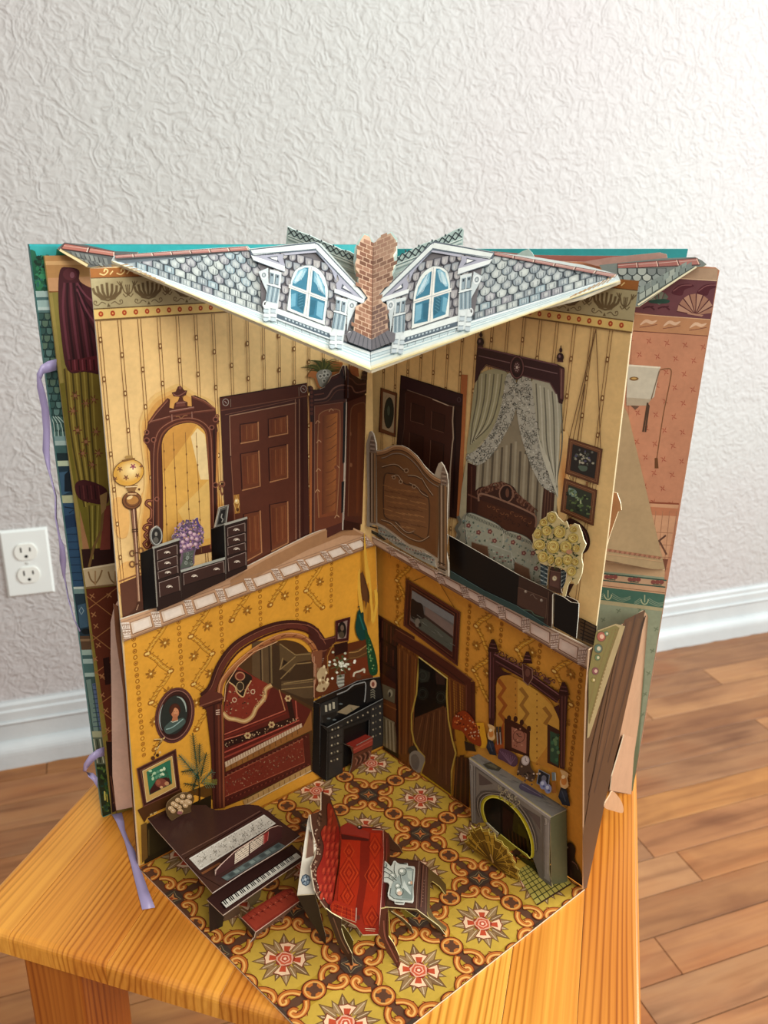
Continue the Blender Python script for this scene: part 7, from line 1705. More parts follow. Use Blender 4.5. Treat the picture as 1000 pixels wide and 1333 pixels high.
for i in range(-1, 5):
    for j in range(-1, 5):
        ca, cb = .0158+SA*i, .0078+SB*j
        r1_ = .0208
        cell = [(ca+r1_*.98*max(-1, min(1, 1.25*cos(t))), cb+r1_*1.0*max(-1, min(1, 1.25*sin(t)))) for t in [2*pi*k/24 for k in range(24)]]
        A.poly(cell, 'b08a2c', 1)
        A.poly([(ca+.0172*max(-1, min(1, 1.15*cos(t))), cb+.0172*max(-1, min(1, 1.15*sin(t)))) for t in [2*pi*k/24 for k in range(24)]], 'be9a3c', 2)
        # leaves
        for k in range(16):
            t = k*2*pi/16+.2; L = (.0162, .0138)[k % 2]; w_ = .0036
            A.poly([(ca+.004*cos(t), cb+.004*sin(t)), (ca+L*.62*cos(t-.27), cb+L*.62*sin(t-.27)), (ca+L*cos(t), cb+L*sin(t)), (ca+L*.62*cos(t+.27), cb+L*.62*sin(t+.27))], '6a4c28', 3)
            A.poly([(ca+.004*cos(t), cb+.004*sin(t)), (ca+L*.60*cos(t-.22), cb+L*.60*sin(t-.22)), (ca+L*.94*cos(t), cb+L*.94*sin(t)), (ca+L*.60*cos(t+.22), cb+L*.60*sin(t+.22))], ('8f6e48', '7c5c3c', '9a7a52')[k % 3], 4)
            A.line([(ca+.006*cos(t), cb+.006*sin(t)), (ca+L*.85*cos(t), cb+L*.85*sin(t))], .0004, 'ccb08c', 5)
        # four petals on the diagonals
        for k in range(4):
            t = pi/4+k*pi/2; x, y = ca+.0066*cos(t), cb+.0066*sin(t)
            pp = [(ca+.0038*cos(t-.35), cb+.0038*sin(t-.35)), (ca+.0102*cos(t-.46), cb+.0102*sin(t-.46)), (ca+.0098*cos(t-.2), cb+.0098*sin(t-.2)), (ca+.0104*cos(t), cb+.0104*sin(t)), (ca+.0098*cos(t+.2), cb+.0098*sin(t+.2)), (ca+.0102*cos(t+.46), cb+.0102*sin(t+.46)), (ca+.0038*cos(t+.35), cb+.0038*sin(t+.35))]
            A.poly(pp, '7c3420', 6); A.poly([lerp2((x, y), p, .86) for p in pp], 'e8c29c', 7); A.poly([(ca+.0040*cos(t-.25), cb+.0040*sin(t-.25)), (ca+.0080*cos(t-.22), cb+.0080*sin(t-.22)), (ca+.0078*cos(t+.22), cb+.0078*sin(t+.22)), (ca+.0040*cos(t+.25), cb+.0040*sin(t+.25))], 'b8482c', 8)
        A.poly([(ca+.0046*cos(t)*(1+.1*cos(5*t)), cb+.0046*sin(t)*(1+.1*cos(5*t))) for t in [2*pi*k/20 for k in range(20)]], '8c3220', 9)
        for r2, c in ((.0042, 'dca284'), (.0034, 'c25638'), (.0024, 'e8a88c'), (.0017, 'b84a30'), (.0008, 'f0c8a8')):
            A.poly([(ca+r2*cos(t)*(1+.1*cos(5*t+r2*900)), cb+r2*sin(t)*(1+.1*cos(5*t+r2*900))) for t in [2*pi*k/14 for k in range(14)]], c, 10+(.0046-r2)*900)
        # scroll frames: along each border two c-scrolls meeting a medallion
        for (mx, my, dx, dy) in ((ca+SA/2, cb, 0, 1), (ca, cb+SB/2, 1, 0)):
            A.poly([(mx+.0060*cos(t), my+.0060*sin(t)) for t in [2*pi*k/20 for k in range(20)]], '5c200e', 14)
            A.poly([(mx+.0054*cos(t), my+.0054*sin(t)) for t in [2*pi*k/20 for k in range(20)]], 'b8682a', 15)
            A.ring(mx, my, .0043, .0043, .0009, 'd89c50', 16, n=18)
            for t0 in (pi/4, 3*pi/4, 5*pi/4, 7*pi/4): A.line([(mx, my), (mx+.0038*cos(t0), my+.0038*sin(t0))], .0020, '5c3a28', 17)
            A.poly([(mx+.0024*cos(t), my+.0024*sin(t)) for t in [2*pi*k/12 for k in range(12)]], '5c3a28', 17)
            nx, ny = dy, dx
            for sg in (-1, 1):
                for sd in (-1, 1):
                    P = lambda a, b: (mx+dx*sg*a+nx*sd*b, my+dy*sg*a+ny*sd*b)
                    scr(A, [P(.0062, .0022), P(.0085, .0052), P(.0120, .0068), P(.0152, .0058), P(.0160, .0032), P(.0140, .0026), P(.0130, .0042)], 11)
                    A.line(smooth([P(.0150, .0060), P(.0172, .0090), P(.0166, .0118), P(.0148, .0108)], 4), .0030, '6c2410', 9); A.line(smooth([P(.0150, .0060), P(.0172, .0090), P(.0166, .0118), P(.0148, .0108)], 4), .0021, 'd88838', 10)
        # star squares
        sa, sb = ca+SA/2, cb+SB/2
        A.poly([(sa+.0058*cos(t), sb+.0058*sin(t)) for t in [pi/8+2*pi*k/8 for k in range(8)]], '43342a', 12)
        A.line([(sa+(.0050 if k % 2 == 0 else .0027)*cos(k*pi/4+pi/4), sb+(.0050 if k % 2 == 0 else .0027)*sin(k*pi/4+pi/4)) for k in range(8)], .0004, '8c7a58', 13, closed=True)
        A.poly([(sa+(.0036 if k % 2 == 0 else .0013)*cos(k*pi/4+pi/4), sb+(.0036 if k % 2 == 0 else .0013)*sin(k*pi/4+pi/4)) for k in range(8)], 'c07840', 14)
        A.ell(sa, sb, .0009, .0009, '8c3018', 15, n=6)
A.tf = None
# hearth tiles
hq = [(671, 1134), (707, 1116), (744, 1150), (699, 1178)]
A.poly(hq, 'a8984a', 20); hm = hom(hq[0], hq[1], hq[2], hq[3])
A.tf = hm
for k in range(1, 8): A.line([(0, k/8), (1, k/8)], .022, '3c3c1a', 21); A.line([(k/8, 0), (k/8, 1)], .022, '3c3c1a', 21)
A.line([(0, 1), (1, 1)], .03, '3c2818', 22)
A.tf = None
A.done('ochre carpet pattern of roses, scrolls and medallions')

# ------------------------------------------------------------------ writing desk with hutch, and its stool
desk = emp('writing_desk', 'black paper roll desk with hutch in the corner')
D2, D3 = LW_.shift(.0028), LW_.shift(.0056)
hu = card('hutch', D2, zz([(52, 690), (150, 640), (330, 560), (400, 525), (575, 492), (600, 665), (598, 1030), (500, 1075), (300, 1200), (100, 1285), (104, 870), (108, 740), (98, 702)], z4n), '0d0c0c', desk, .0006, edge='8c8c88')
A = Art('hutch_print', D2, hu, base=.0002); A.tf = z4n
A.poly([(60, 680), (330, 560), (575, 492), (580, 520), (400, 570), (100, 700)], '1c1510', 1); A.poly([(105, 705), (240, 650), (245, 790), (110, 860)], '2a2a28', 1)
for k in range(3): A.line([(148+k*30, 715-k*12), (150+k*30, 768-k*12)], 18, 'b0aa94', 2)
A.line(smooth([(235, 630), (310, 600), (360, 560), (430, 538), (460, 540), (460, 620), (452, 690)], 4), 9, '8f8f8c', 3); A.poly([(470, 530), (570, 510), (590, 660), (465, 700)], '1f1c1a', 1)
A.poly([(235, 770), (330, 710), (415, 725), (310, 790)], '8c7c60', 3); A.line([(345, 735), (355, 755)], 6, '4c5c48', 4); A.poly([(110, 800), (240, 760), (200, 860), (150, 885)], '1a1a18', 2)
for x, y in ((170, 820), (215, 830), (265, 705)): A.ell(x, y, 16, 7, '5c6464', 3, n=8)
A.ell(522, 548, 26, 34, 'c8a890', 3); A.ell(520, 550, 12, 20, '7c4434', 4)
for k in range(4): A.line(smooth([(500, 600+k*18), (520, 592+k*18), (535, 610+k*18)], 3), 5, '8c8874', 4)
A.done()
ff = card('desk_front', D3, zz([(108, 868), (160, 892), (380, 780), (600, 665), (598, 1035), (500, 1078), (484, 1070), (492, 830), (290, 905), (282, 1250), (152, 1318), (158, 920)], z4n), '22211f', desk, .0006, edge='8c8c88')
A = Art('desk_drawers_print', D3, ff, base=.0002); A.tf = z4n
for q in ([(175, 905), (280, 862), (275, 1240), (168, 1295)], [(500, 730), (592, 690), (592, 1030), (500, 1065)]): A.poly(q, '2e2c2a', 1)
for k in range(5):
    for x, dy in ((198, 0), (222, -8), (246, -16)): A.ell(x-k*2, 908+k*62+dy, 7, 8, 'b0a488' if x != 222 else '5c5648', 2, n=7)
    if k: A.line([(175, 870+k*64), (278, 828+k*64)], 4, '0e0d0c', 2)
for k in range(5):
    for x, dy in ((520, 8), (542, 0), (575, -14)): A.ell(x, 738+k*54+dy, 6, 8, 'a89c80' if x != 542 else '5c5648', 2, n=7)
for x, y in ((320, 850), (350, 835), (400, 812), (440, 795), (478, 772)): A.ell(x, y, 7, 7, '9c9078', 2, n=7)
A.line([(165, 935), (292, 880), (490, 800)], 4, '0e0d0c', 2)
A.done()
side(D2, LW_.shift(.0012), z4n(98, 704), z4n(100, 1280), z4n(50, 692), z4n(40, 1235), '050404', desk, edge='7c7c78')
side(D3, D2.shift(.0004), z4n(158, 905), z4n(150, 1312), z4n(108, 872), z4n(104, 1283), '060505', desk, edge='8c8c88')
stl = emp('desk_stool', 'small red cushioned desk stool')
sb_ = atz(*z4n(345, 1250), ST+.0014); SP = Plane(sb_, sb_+LW_.h*.05, sb_+V((0, 0, .05)))
zt = SP.px(*z4n(365, 1045)).z
card3('stool_cushion', [atz(*z4n(*p), zt) for p in ((290, 1008), (405, 928), (518, 965), (362, 1048))], '8c2c20', stl, .0004, edge='5c2418', label='red padded top')
so = card('stool_front', SP, zz([(290, 1020), (330, 1035), (362, 1048), (518, 965), (516, 1032), (500, 1120), (470, 1150), (350, 1255), (332, 1262), (352, 1190), (362, 1100), (345, 1050)], z4n), '5a3020', stl, .0005, edge='a09484')
A = Art('cushion_side_print', SP, so, base=.0002); A.tf = z4n
A.poly([(364, 1050), (517, 968), (515, 1030), (366, 1100)], '8c3428', 1); A.line([(366, 1104), (515, 1034)], 8, '3c1c14', 2); A.line([(364, 1070), (516, 990)], 5, 'b05c4c', 2)
for k in range(7): A.line(smooth([(375+k*18, 1130-k*9), (395+k*17, 1150-k*9), (380+k*18, 1190-k*10)], 3), 8, ('8c5c48', '2c1810')[k % 2], 2)
A.done()

# ------------------------------------------------------------------ fireplace standing off the right wall
fire = emp('fireplace', 'grey marble fireplace with arched opening, its lit cut edge painted yellow')
FA, FB_ = atz(614, 1074, ST+.0014), atz(718.7, 1156, ST+.0014)
FP = Plane(FA, FB_, FB_+V((0, 0, .05)))
zm8 = z8n
outl = [(115, 92), (400, 300), (705, 518), (700, 700), (692, 900), (700, 955), (712, 985), (716, 1032), (660, 1000), (620, 960), (600, 880), (560, 820), (300, 640), (235, 575), (135, 560), (125, 300)]
archp = smooth([(240, 560), (215, 480), (225, 410), (280, 375), (360, 395), (450, 470), (520, 570), (565, 690), (572, 790), (560, 815)], 4)
# keyhole outline: outer boundary clockwise, arch opening cut from below
fr_pts = [(115, 92), (400, 303), (705, 520), (700, 700), (692, 900), (700, 955), (712, 985), (716, 1032), (660, 995), (622, 955), (600, 880), (575, 815)] + archp[::-1] + [(180, 560), (172, 572), (132, 562), (122, 300)]
fc = card('chimneypiece_front', FP, zz(fr_pts, zm8), '6c645c', fire, .0009, edge='a89a6a')
A = Art('marble_print', FP, fc, base=.0002); A.tf = zm8
A.poly([(118, 96), (400, 306), (704, 522), (702, 545), (400, 330), (118, 120)], '95908a', 2); A.line([(118, 98), (400, 306), (704, 522)], 6, 'c8c4be', 3)
A.poly([(120, 125), (160, 150), (162, 560), (135, 560)], '8a857e', 2); A.line([(148, 150), (150, 555)], 4, '4c4640', 3); A.poly([(660, 520), (700, 545), (695, 900), (700, 990), (655, 960), (655, 700)], '8c8680', 2); A.line([(665, 540), (660, 950)], 4, '544c48', 3); A.line([(690, 560), (686, 930)], 4, 'b4aea8', 3)
A.poly([(165, 165), (640, 500), (640, 640), (560, 500), (420, 390), (300, 320), (200, 330), (165, 400)], '7c746a', 2)
A.poly([(185, 200), (290, 280), (220, 290), (190, 290)], '584c48', 3); A.poly([(500, 440), (630, 520), (632, 620), (570, 520)], '5c504c', 3)
for d, c, w_ in ((34, '484038', 5), (26, '9a9284', 6), (50, '95897c', 6), (42, '463e36', 5), (66, '544a44', 5)):
    A.line([(x+(-d*.75 if x < 330 else d*.55), y-d*.62) for x, y in archp], w_, c, 4)
A.line([(x+(-4 if x < 330 else 3), y-3) for x, y in archp], 22, 'b3a41c', 5); A.line([(x+(3 if x < 330 else -3), y+2) for x, y in archp], 7, 'e6dc5a', 6)  # yellow lines paint the light on the cut edge of the arch
for k in range(26): x = 335+(k*41) % 140; y = 300+(k*23) % 90+(x-335)*.62; A.ring(x, y, 9, 12, 5, ('a49878', '4c463c', 'c4b890')[k % 3], 6, n=7, a0=k, a1=k+4.4)
for x, y in ((130, 155), (668, 545)): 
    A.line([(x, y-15), (x+2, y+30)], 16, 'a8a096', 5); A.line([(x-4, y-10), (x-2, y+26)], 4, '3c3632', 6)
rm = random.Random(6)
for k in range(40): x, y = rm.uniform(130, 690), rm.uniform(160, 900); 
A.done()
mt = [(115, 92), (200, 58), (300, 95), (820, 460), (705, 520), (400, 303)]
Mz = FP.px(*zm8(705, 520)).z
mtop = card3('mantel_shelf', [atz(*zm8(*p), Mz) for p in ((112, 92), (200, 58), (330, 110), (822, 462), (705, 522))], '77736c', fire, .0006, edge='b8b4ac', label='grey marble mantel shelf')
MP = Plane(atz(600, 980, Mz), atz(650, 980, Mz), atz(640, 1010, Mz))
A = Art('shelf_marble_print', MP, mtop, base=.0002); A.tf = zm8
for k in range(30): t = rm.random(); p = lerp2(lerp2((150, 80), (760, 470), t), (0, 0), 0); x, y = p[0]+rm.uniform(-20, 30), p[1]+rm.uniform(-14, 14); A.line([(x-22, y-6), (x+24, y+12)], 7, ('6a665f', '8a867e', '5c5852')[k % 3], 1, taper=lambda t: .3+sin(pi*t))
A.poly([(215, 138), (270, 122), (350, 165), (330, 188), (250, 170)], '3c3a30', 2); A.poly([(240, 140), (275, 133), (325, 160), (310, 172)], '5c5a48', 3)
A.poly(smooth([(480, 290), (500, 275), (560, 300), (660, 380), (580, 360), (490, 320)], 3, True), '4e4658', 2); A.line([(500, 290), (640, 370)], 4, '7c7488', 3)
A.line([(640, 350), (770, 430)], 10, '5c5850', 2)
A.done()
FSP = Plane(FP.px(*zm8(706, 524)), LR.px(*zm8(820, 470), .0022), FP.px(*zm8(712, 1000)))
card('fireplace_side', FSP, zz([(706, 524), (820, 470), (826, 1000), (712, 1010)], zm8), '55543a', fire, .0006, edge='a89c80', back='4c4a36')
# firebox: painted card behind the opening, and the grate cards
FBX = FP.shift(-.0075)
fb = card('firebox', FBX, zz([(205, 380), (300, 370), (420, 430), (560, 560), (590, 700), (600, 830), (560, 840), (480, 800), (235, 600), (215, 500)], zm8), '120d0a', fire, .0005, edge='3c3420')
A = Art('firebox_print', FBX, fb, base=.0002); A.tf = zm8
A.poly([(240, 400), (340, 390), (350, 660), (250, 590)], '1c1c18', 1); A.poly([(360, 440), (440, 500), (430, 700), (360, 640)], '2e120a', 2)
A.poly([(440, 480), (540, 600), (560, 780), (440, 720), (430, 600)], '47400f', 2); A.poly([(470, 560), (530, 640), (545, 740), (470, 690)], '5c5514', 3)
for k in range(16): A.line([(390+k*9, 600+k*5), (400+k*9, 700+k*5)], 8, ('1c0c08', '4c2c12', '0c0806')[k % 3], 3)
A.done()
yl = FP.shift(.0016)
card('fender', yl, zz([(318, 668), (340, 645), (455, 738), (530, 790), (555, 822), (520, 800), (452, 742), (415, 768), (360, 720)], zm8), 'a89a34', fire, .0005, edge='cfc45c')
card('fender_bar', yl, zz([(232, 562), (245, 560), (330, 640), (318, 655)], zm8), 'b8b090', fire, .0004, edge='cfc8a0')
card('hearth_front', FP.shift(-.002), zz([(450, 790), (560, 840), (620, 930), (625, 960), (520, 900), (470, 850)], zm8), '33300f', fire, .0005, edge='4c4a1c')
# fan shaped fire screen
fan = emp('fan_fire_screen', 'pleated golden fan fire screen')
F1, F2 = atz(604, 1112, ST+.0014), atz(677, 1150, ST+.0014)
FN = Plane(F1, F2, F1+V((0, 0, .05)))
fpts = [(75, 695), (100, 680), (92, 655), (118, 640), (108, 610), (135, 615), (130, 582), (155, 605), (195, 585), (210, 612), (255, 608), (262, 640), (300, 640), (310, 680), (355, 700), (365, 725), (395, 745), (400, 775), (430, 800), (428, 830), (450, 850), (448, 880), (480, 905), (470, 930), (485, 960), (480, 990), (430, 970), (360, 920), (290, 870), (200, 800), (110, 735)]
fo_ = card('fan_panel', FN, zz(fpts, zm8), '7a5a14', fan, .0006, edge='cdb85c')
A = Art('fan_pleats_print', FN, fo_, base=.0002); A.tf = zm8
cx, cy = 288, 850
for i, p in enumerate(fpts[:27]):
    q = fpts[i+1] if i+1 < 27 else fpts[26]
    A.poly([(cx, cy), lerp2((cx, cy), p, .93), lerp2((cx, cy), q, .93)], ('94701f', '684a12', 'a47e28')[i % 3], 1); A.line([(cx, cy), lerp2((cx, cy), p, .9)], 5, '4c340c', 2)
A.line([lerp2((cx, cy), p, .62) for p in fpts[:27]], 5, 'b8923c', 3); A.line([lerp2((cx, cy), p, .82) for p in fpts[:27]], 5, '5c400e', 3); A.line([lerp2((cx, cy), p, .95) for p in fpts[:27]], 6, 'c8ac54', 3); A.line([(270, 790), (290, 850)], 10, 'a8824c', 4)
A.done()

# ------------------------------------------------------------------ grand piano
pz = ST+.032; zp = Z(180, 1030, 4.348)
piano = emp('grand_piano', 'dark brown paper grand piano with open sheet music')
lid = [(50, 150), (110, 120), (170, 90), (290, 78), (385, 78), (400, 92), (440, 106), (490, 104), (550, 84), (620, 74), (680, 80), (740, 115), (800, 165), (915, 250), (800, 335), (600, 455), (420, 575), (390, 540), (240, 370), (100, 215)]
lidc = card3('piano_lid', [atz(*zp(*p), pz) for p in lid], '3c241f', piano, .0007, edge='b8a89c', back='2c1814', label='dark brown piano lid', m=GLOSS)
LP = Plane(atz(200, 1100, pz), atz(300, 1100, pz), atz(250, 1060, pz))
A = Art('lid_print', LP, lidc, base=.0001, m=GLOSS); A.tf = zp
A.line([(245, 362), (450, 250), (690, 112)], 5, '6a4c40', 1); A.line([(265, 380), (700, 118)], 4, '22100c', 1); A.line([(262, 392), (345, 470), (470, 540)], 3, '22100c', 1)
A.done()
A = Art('lace_runner_print', LP, lidc, base=.0002); A.tf = zp
lq = [(288, 380), (712, 132), (780, 182), (350, 447)]; A.poly(lq, 'c9c3b6', 1); lh = hom(*lq)
A.line([lh(.01, .05), lh(.99, .05), lh(.99, .95), lh(.01, .95)], 5, 'e2ded2', 2, closed=True)
rl = random.Random(15)
for k in range(210): u, v = rl.uniform(.02, .98), rl.uniform(.08, .92); p = lh(u, v); A.ell(p[0], p[1], rl.uniform(2, 4), rl.uniform(2, 4), rl.choice(['8a8478', 'e6e2d8', 'a49c8e', '6c665c']), 3, n=5)
for k in range(7):
    p = lh(.12+k*.125, .5); 
    for a in range(4): t = a*pi/2+.7; A.line([p, (p[0]+15*cos(t), p[1]+15*sin(t))], 3, '7c766a', 4)
A.done('white lace runner')
A = Art('strings_print', LP, lidc, base=.0002); A.tf = zp
A.poly([(470, 488), (795, 290), (835, 310), (505, 508)], '4a5452', 1)
for k in range(11): p = lerp2((478, 490), (800, 294), k/11); A.poly([p, (p[0]+24, p[1]-14), (p[0]+40, p[1]-2), (p[0]+18, p[1]+12)], ('5f6c68', '38403e', '74807a')[k % 3], 2)
A.poly([(355, 462), (460, 402), (470, 410), (365, 472)], '7c4c2c', 1)
A.done()
# music desk and sheets standing on the lid
mb0, mb1 = atz(*zp(440, 478), pz+.0002), atz(*zp(812, 262), pz+.0002)
MD = Plane(mb0, mb1, mb0+V((0, 0, .03)))
md_ = card('music_stand', MD, zz([(437, 478), (436, 450), (470, 415), (520, 370), (545, 345), (720, 232), (745, 212), (790, 196), (815, 200), (812, 262), (700, 345), (600, 400), (545, 420), (470, 470)], zp), '42221f', piano, .0005, edge='d8b8a4')
A = Art('sheet_music_print', MD, md_, base=.0002); A.tf = zp
A.line([(437, 470), (440, 448), (475, 410), (545, 342)], 4, 'c8a898', 1)
for q in ([(548, 350), (628, 292), (625, 362), (545, 412)], [(634, 290), (708, 246), (704, 300), (632, 352)]):
    A.poly(q, 'd8c4ac', 2)
    for k in range(5): A.line([lerp2(q[0], q[3], (k+.5)/5.2), lerp2(q[1], q[2], (k+.5)/5.2)], 2.2, '5c4438', 3)
    for k in range(14): p = lerp2(lerp2(q[0], q[3], ((k % 5)+.5)/5.2), lerp2(q[1], q[2], ((k % 5)+.5)/5.2), .1+(k*.37) % .8); A.ell(p[0], p[1]-2, 3.2, 2.6, '2c1c18', 4, n=6)
A.poly([(710, 245), (738, 226), (732, 280), (708, 302)], '8c2c28', 2); A.line([(712, 248), (710, 300)], 3, 'd89080', 3); A.line([(738, 228), (733, 280)], 3, 'b86c60', 3)
A.done('open sheet music')
# keyboard shelf
kz = ST+.0226
kb = card3('keyboard_shelf', [atz(*zp(*p), kz) for p in ((388, 612), (440, 560), (870, 300), (925, 352), (925, 395), (780, 490), (480, 700))], '38211d', piano, .0007, edge='b8a494', back='2c1814', m=GLOSS)
KP = Plane(atz(300, 1150, kz), atz(350, 1150, kz), atz(320, 1130, kz))
A = Art('piano_keys_print', KP, kb, base=.0001, m=GLOSS); A.tf = zp
kq = [(472, 628), (895, 348), (922, 372), (498, 660)]; A.poly(kq, 'd9d4c6', 1); kh = hom(*kq)
for k in range(52): A.line([kh(k/52, .45), kh(k/52, 1)], 1.6, '8c867a', 2)
for o_ in range(7):
    for k in (.5, 1.5, 3.5, 4.5, 5.5):
        u = (o_*7+k+.5)/52; A.poly([kh(u-.0055, 0), kh(u+.0055, 0), kh(u+.0055, .62), kh(u-.0055, .62)], '1a1614', 3)
A.line([kh(0, -.06), kh(1, -.06)], 5, '1c100e', 3); A.line([kh(-.012, 0), kh(-.012, 1)], 8, '1c100e', 3)
A.done('black and white keyboard')
# piano case below
pa = atz(*zp(405, 800), ST+.0014); pb_ = atz(*zp(478, 765), ST+.0014)
PS = Plane(pa, pb_, pa+V((0, 0, .03)))
card('piano_case_side', PS, zz([(400, 625), (485, 700), (478, 768), (406, 802)], zp), '221814', piano, .0005, edge='4c3c30')
A_ = PS
pc = card('piano_case_panel', PS.shift(-.001), zz([(485, 695), (570, 650), (578, 690), (520, 725), (488, 735)], zp), '5c4434', piano, .0005, edge='8c7860')
pbk0 = atz(*zp(640, 660), ST+.006)
card('piano_leg', Plane(pbk0, pbk0+LW_.h*.05, pbk0+V((0, 0, .05))), zz([(612, 600), (700, 545), (690, 600), (660, 640), (636, 655)], zp), '5a4a30', piano, .0005, edge='a8987c')
bkp = LW_.shift(.0035)
# flower basket standing on the lid
fb0 = atz(*zp(185, 168), pz+.0002)
BF = Plane(fb0, fb0+LW_.h*.05, fb0+V((0, 0, .05)))
fl_ = card('flower_basket', BF, zz(smooth([(158, 100), (170, 60), (215, 25), (255, 8), (300, 15), (318, 45), (296, 90), (300, 118), (260, 128), (215, 150), (190, 168), (165, 135)], 3, True), zp), '5c4428', piano, .0005, edge='8c7454', label='basket of pale pink roses')
A = Art('flowers_print', BF, fl_, base=.0002); A.tf = zp
for i, (x, y) in enumerate(((185, 98), (200, 72), (225, 52), (252, 30), (290, 32), (250, 62), (278, 58), (232, 92), (198, 112), (268, 82), (215, 82), (290, 65), (240, 115))):
    A.ell(x, y, 17, 15, '7c5c34', 2+i, n=10); A.ell(x-1, y-2, 15, 13, 'd0ac80', 3+i, n=10); A.ring(x, y, 8, 7, 2.5, 'a47c58', 4+i, n=8); A.ell(x-2, y-3, 5, 4, 'ecd4b0', 4+i, n=6)
A.ell(235, 122, 16, 10, '945c58', 16); A.line([(165, 135), (190, 165), (250, 130), (292, 118)], 3, '6c5434', 16)
A.done()
# piano bench
bench = emp('piano_bench', 'long red buttoned piano bench')
bz = ST+.0125
bc_ = card3('bench_cushion', [atz(*zp(*p), bz) for p in ((585, 715), (650, 665), (830, 555), (870, 550), (912, 620), (665, 795))], '8c3022', bench, .0006, edge='d8b8a8')
BP = Plane(atz(330, 1190, bz), atz(370, 1190, bz), atz(350, 1170, bz))
A = Art('buttoned_velvet_print', BP, bc_, base=.0001); A.tf = zp
A.poly([(600, 715), (655, 675), (832, 567), (865, 562), (895, 618), (665, 780)], '9c3a28', 1)
for k in range(8):
    p = lerp2((640, 715), (860, 580), k/7); 
    for t in (.7, 2.3, 3.9, 5.4): A.line([p, (p[0]+26*cos(t), p[1]+20*sin(t))], 3, '6c2016', 2)
    A.ell(p[0], p[1]+4, 4, 3, '5c160e', 3, n=6); A.ell(p[0]+14, p[1]-8, 9, 5, 'bc5c44', 2, n=7)
A.done()
b0_ = atz(*zp(635, 860), ST+.0014); b1_ = atz(*zp(815, 745), ST+.0014)
BN = Plane(b0_, b1_, b0_+V((0, 0, .02)))
bf = card('bench_front', BN, zz([(660, 797), (912, 622), (905, 640), (830, 705), (815, 745), (800, 730), (700, 795), (672, 820), (660, 850), (632, 866), (655, 830)], zp), '6c4c3c', bench, .0005, edge='dcc8b4')
A = Art('bench_carving_print', BN, bf, base=.0002); A.tf = zp
for k in range(8): p = lerp2((690, 800), (820, 705), k/8); A.line([p, (p[0]+12, p[1]+6)], 4, ('a07c64', '3c2418')[k % 2], 1)
A.done()
b2_ = atz(*zp(600, 790), ST+.002)
card('bench_end', Plane(b2_, BN.px(*zp(650, 830)), b2_+V((0, 0, .02))), zz([(570, 718), (590, 722), (662, 797), (655, 830), (640, 810), (610, 770)], zp), '3c2a20', bench, .0005, edge='dcc8b4')

# ------------------------------------------------------------------ red settee
zs = Z(370, 1020, 5.331)
settee = emp('red_settee', 'red buttoned paper settee')
sz = ST+.022
seat_px = [(385, 380), (500, 300), (535, 320), (690, 312), (700, 420), (715, 700), (660, 1042), (545, 1040), (500, 985), (330, 890), (360, 700), (390, 560)]
SPl = Plane(atz(440, 1100, sz), atz(490, 1100, sz), atz(460, 1150, sz))
seat_px = [(388, 300), (440, 270), (500, 296), (540, 300), (600, 300), (680, 312), (692, 360), (690, 500), (678, 700), (655, 1045), (545, 1048), (500, 985), (420, 945), (330, 895), (362, 700), (385, 560), (392, 400)]
se = card3('seat', [atz(*zs(*p), sz) for p in seat_px], '8f2413', settee, .0007, edge='d8c49c', back='6c3c2c', label='red patterned seat')
A = Art('velvet_print', SPl, se, base=.0001); A.tf = zs
A.poly([(400, 390), (530, 390), (520, 700), (480, 950), (370, 850), (380, 640)], 'a5280f', 1); A.poly([(600, 340), (670, 345), (655, 700), (635, 1000), (560, 980), (540, 900), (590, 600)], 'a3280f', 1)
A.poly([(530, 390), (600, 340), (590, 600), (540, 900), (480, 950), (520, 700)], '7c1c0e', 1)
for cx, cy, n in ((450, 620, 6), (450, 470, 3), (440, 780, 4), (620, 640, 5), (610, 930, 4), (630, 440, 4)):
    for k in range(n): r_ = 14+k*17; A.line([(cx, cy-r_*1.3), (cx+r_*.75, cy), (cx, cy+r_*1.3), (cx-r_*.75, cy)], 4, ('c4481c', '741608')[k % 2], 2+(k % 2), closed=True)
A.poly([(388, 310), (440, 275), (500, 298), (590, 340), (590, 385), (500, 360), (400, 350)], '8e2c20', 5); A.poly([(395, 350), (590, 385), (585, 400), (400, 385)], '4c1410', 4)
A.line([(500, 300), (600, 305), (688, 318)], 8, '4c2a20', 6); A.ell(525, 303, 18, 14, '2c1c18', 7); A.ell(522, 300, 7, 6, 'c8b8a8', 8); A.line([(610, 318), (680, 322)], 4, 'b89c84', 8)
A.line([(560, 1005), (635, 1010)], 4, 'd8bc98', 5); A.line([(565, 1020), (630, 1024)], 4, 'b89470', 5)
A.done()
# arm bolster
ar = card3('arm_bolster', [atz(*zs(*p), sz+.004) for p in ((318, 850), (345, 810), (400, 820), (505, 870), (500, 960), (440, 940), (330, 895))], '9c2612', settee, .0006, edge='c8a080')
ARP = Plane(atz(440, 1180, sz+.004), atz(460, 1180, sz+.004), atz(450, 1190, sz+.004))
A = Art('velvet_print', ARP, ar, base=.0001); A.tf = zs
for k in range(5): A.line([(340+k*32, 835+k*8), (325+k*36 if k else 335, 885+k*16)], 4, ('c44a20', '6c150a')[k % 2], 1); A.line([(345, 830+k*14), (490, 880+k*14)], 3, ('b83e18', '7c1a0c')[k % 2], 1)
A.line([(502, 862), (498, 955)], 8, 'a88474', 2); A.ell(515, 930, 12, 18, '5c2418', 2)
A.done()
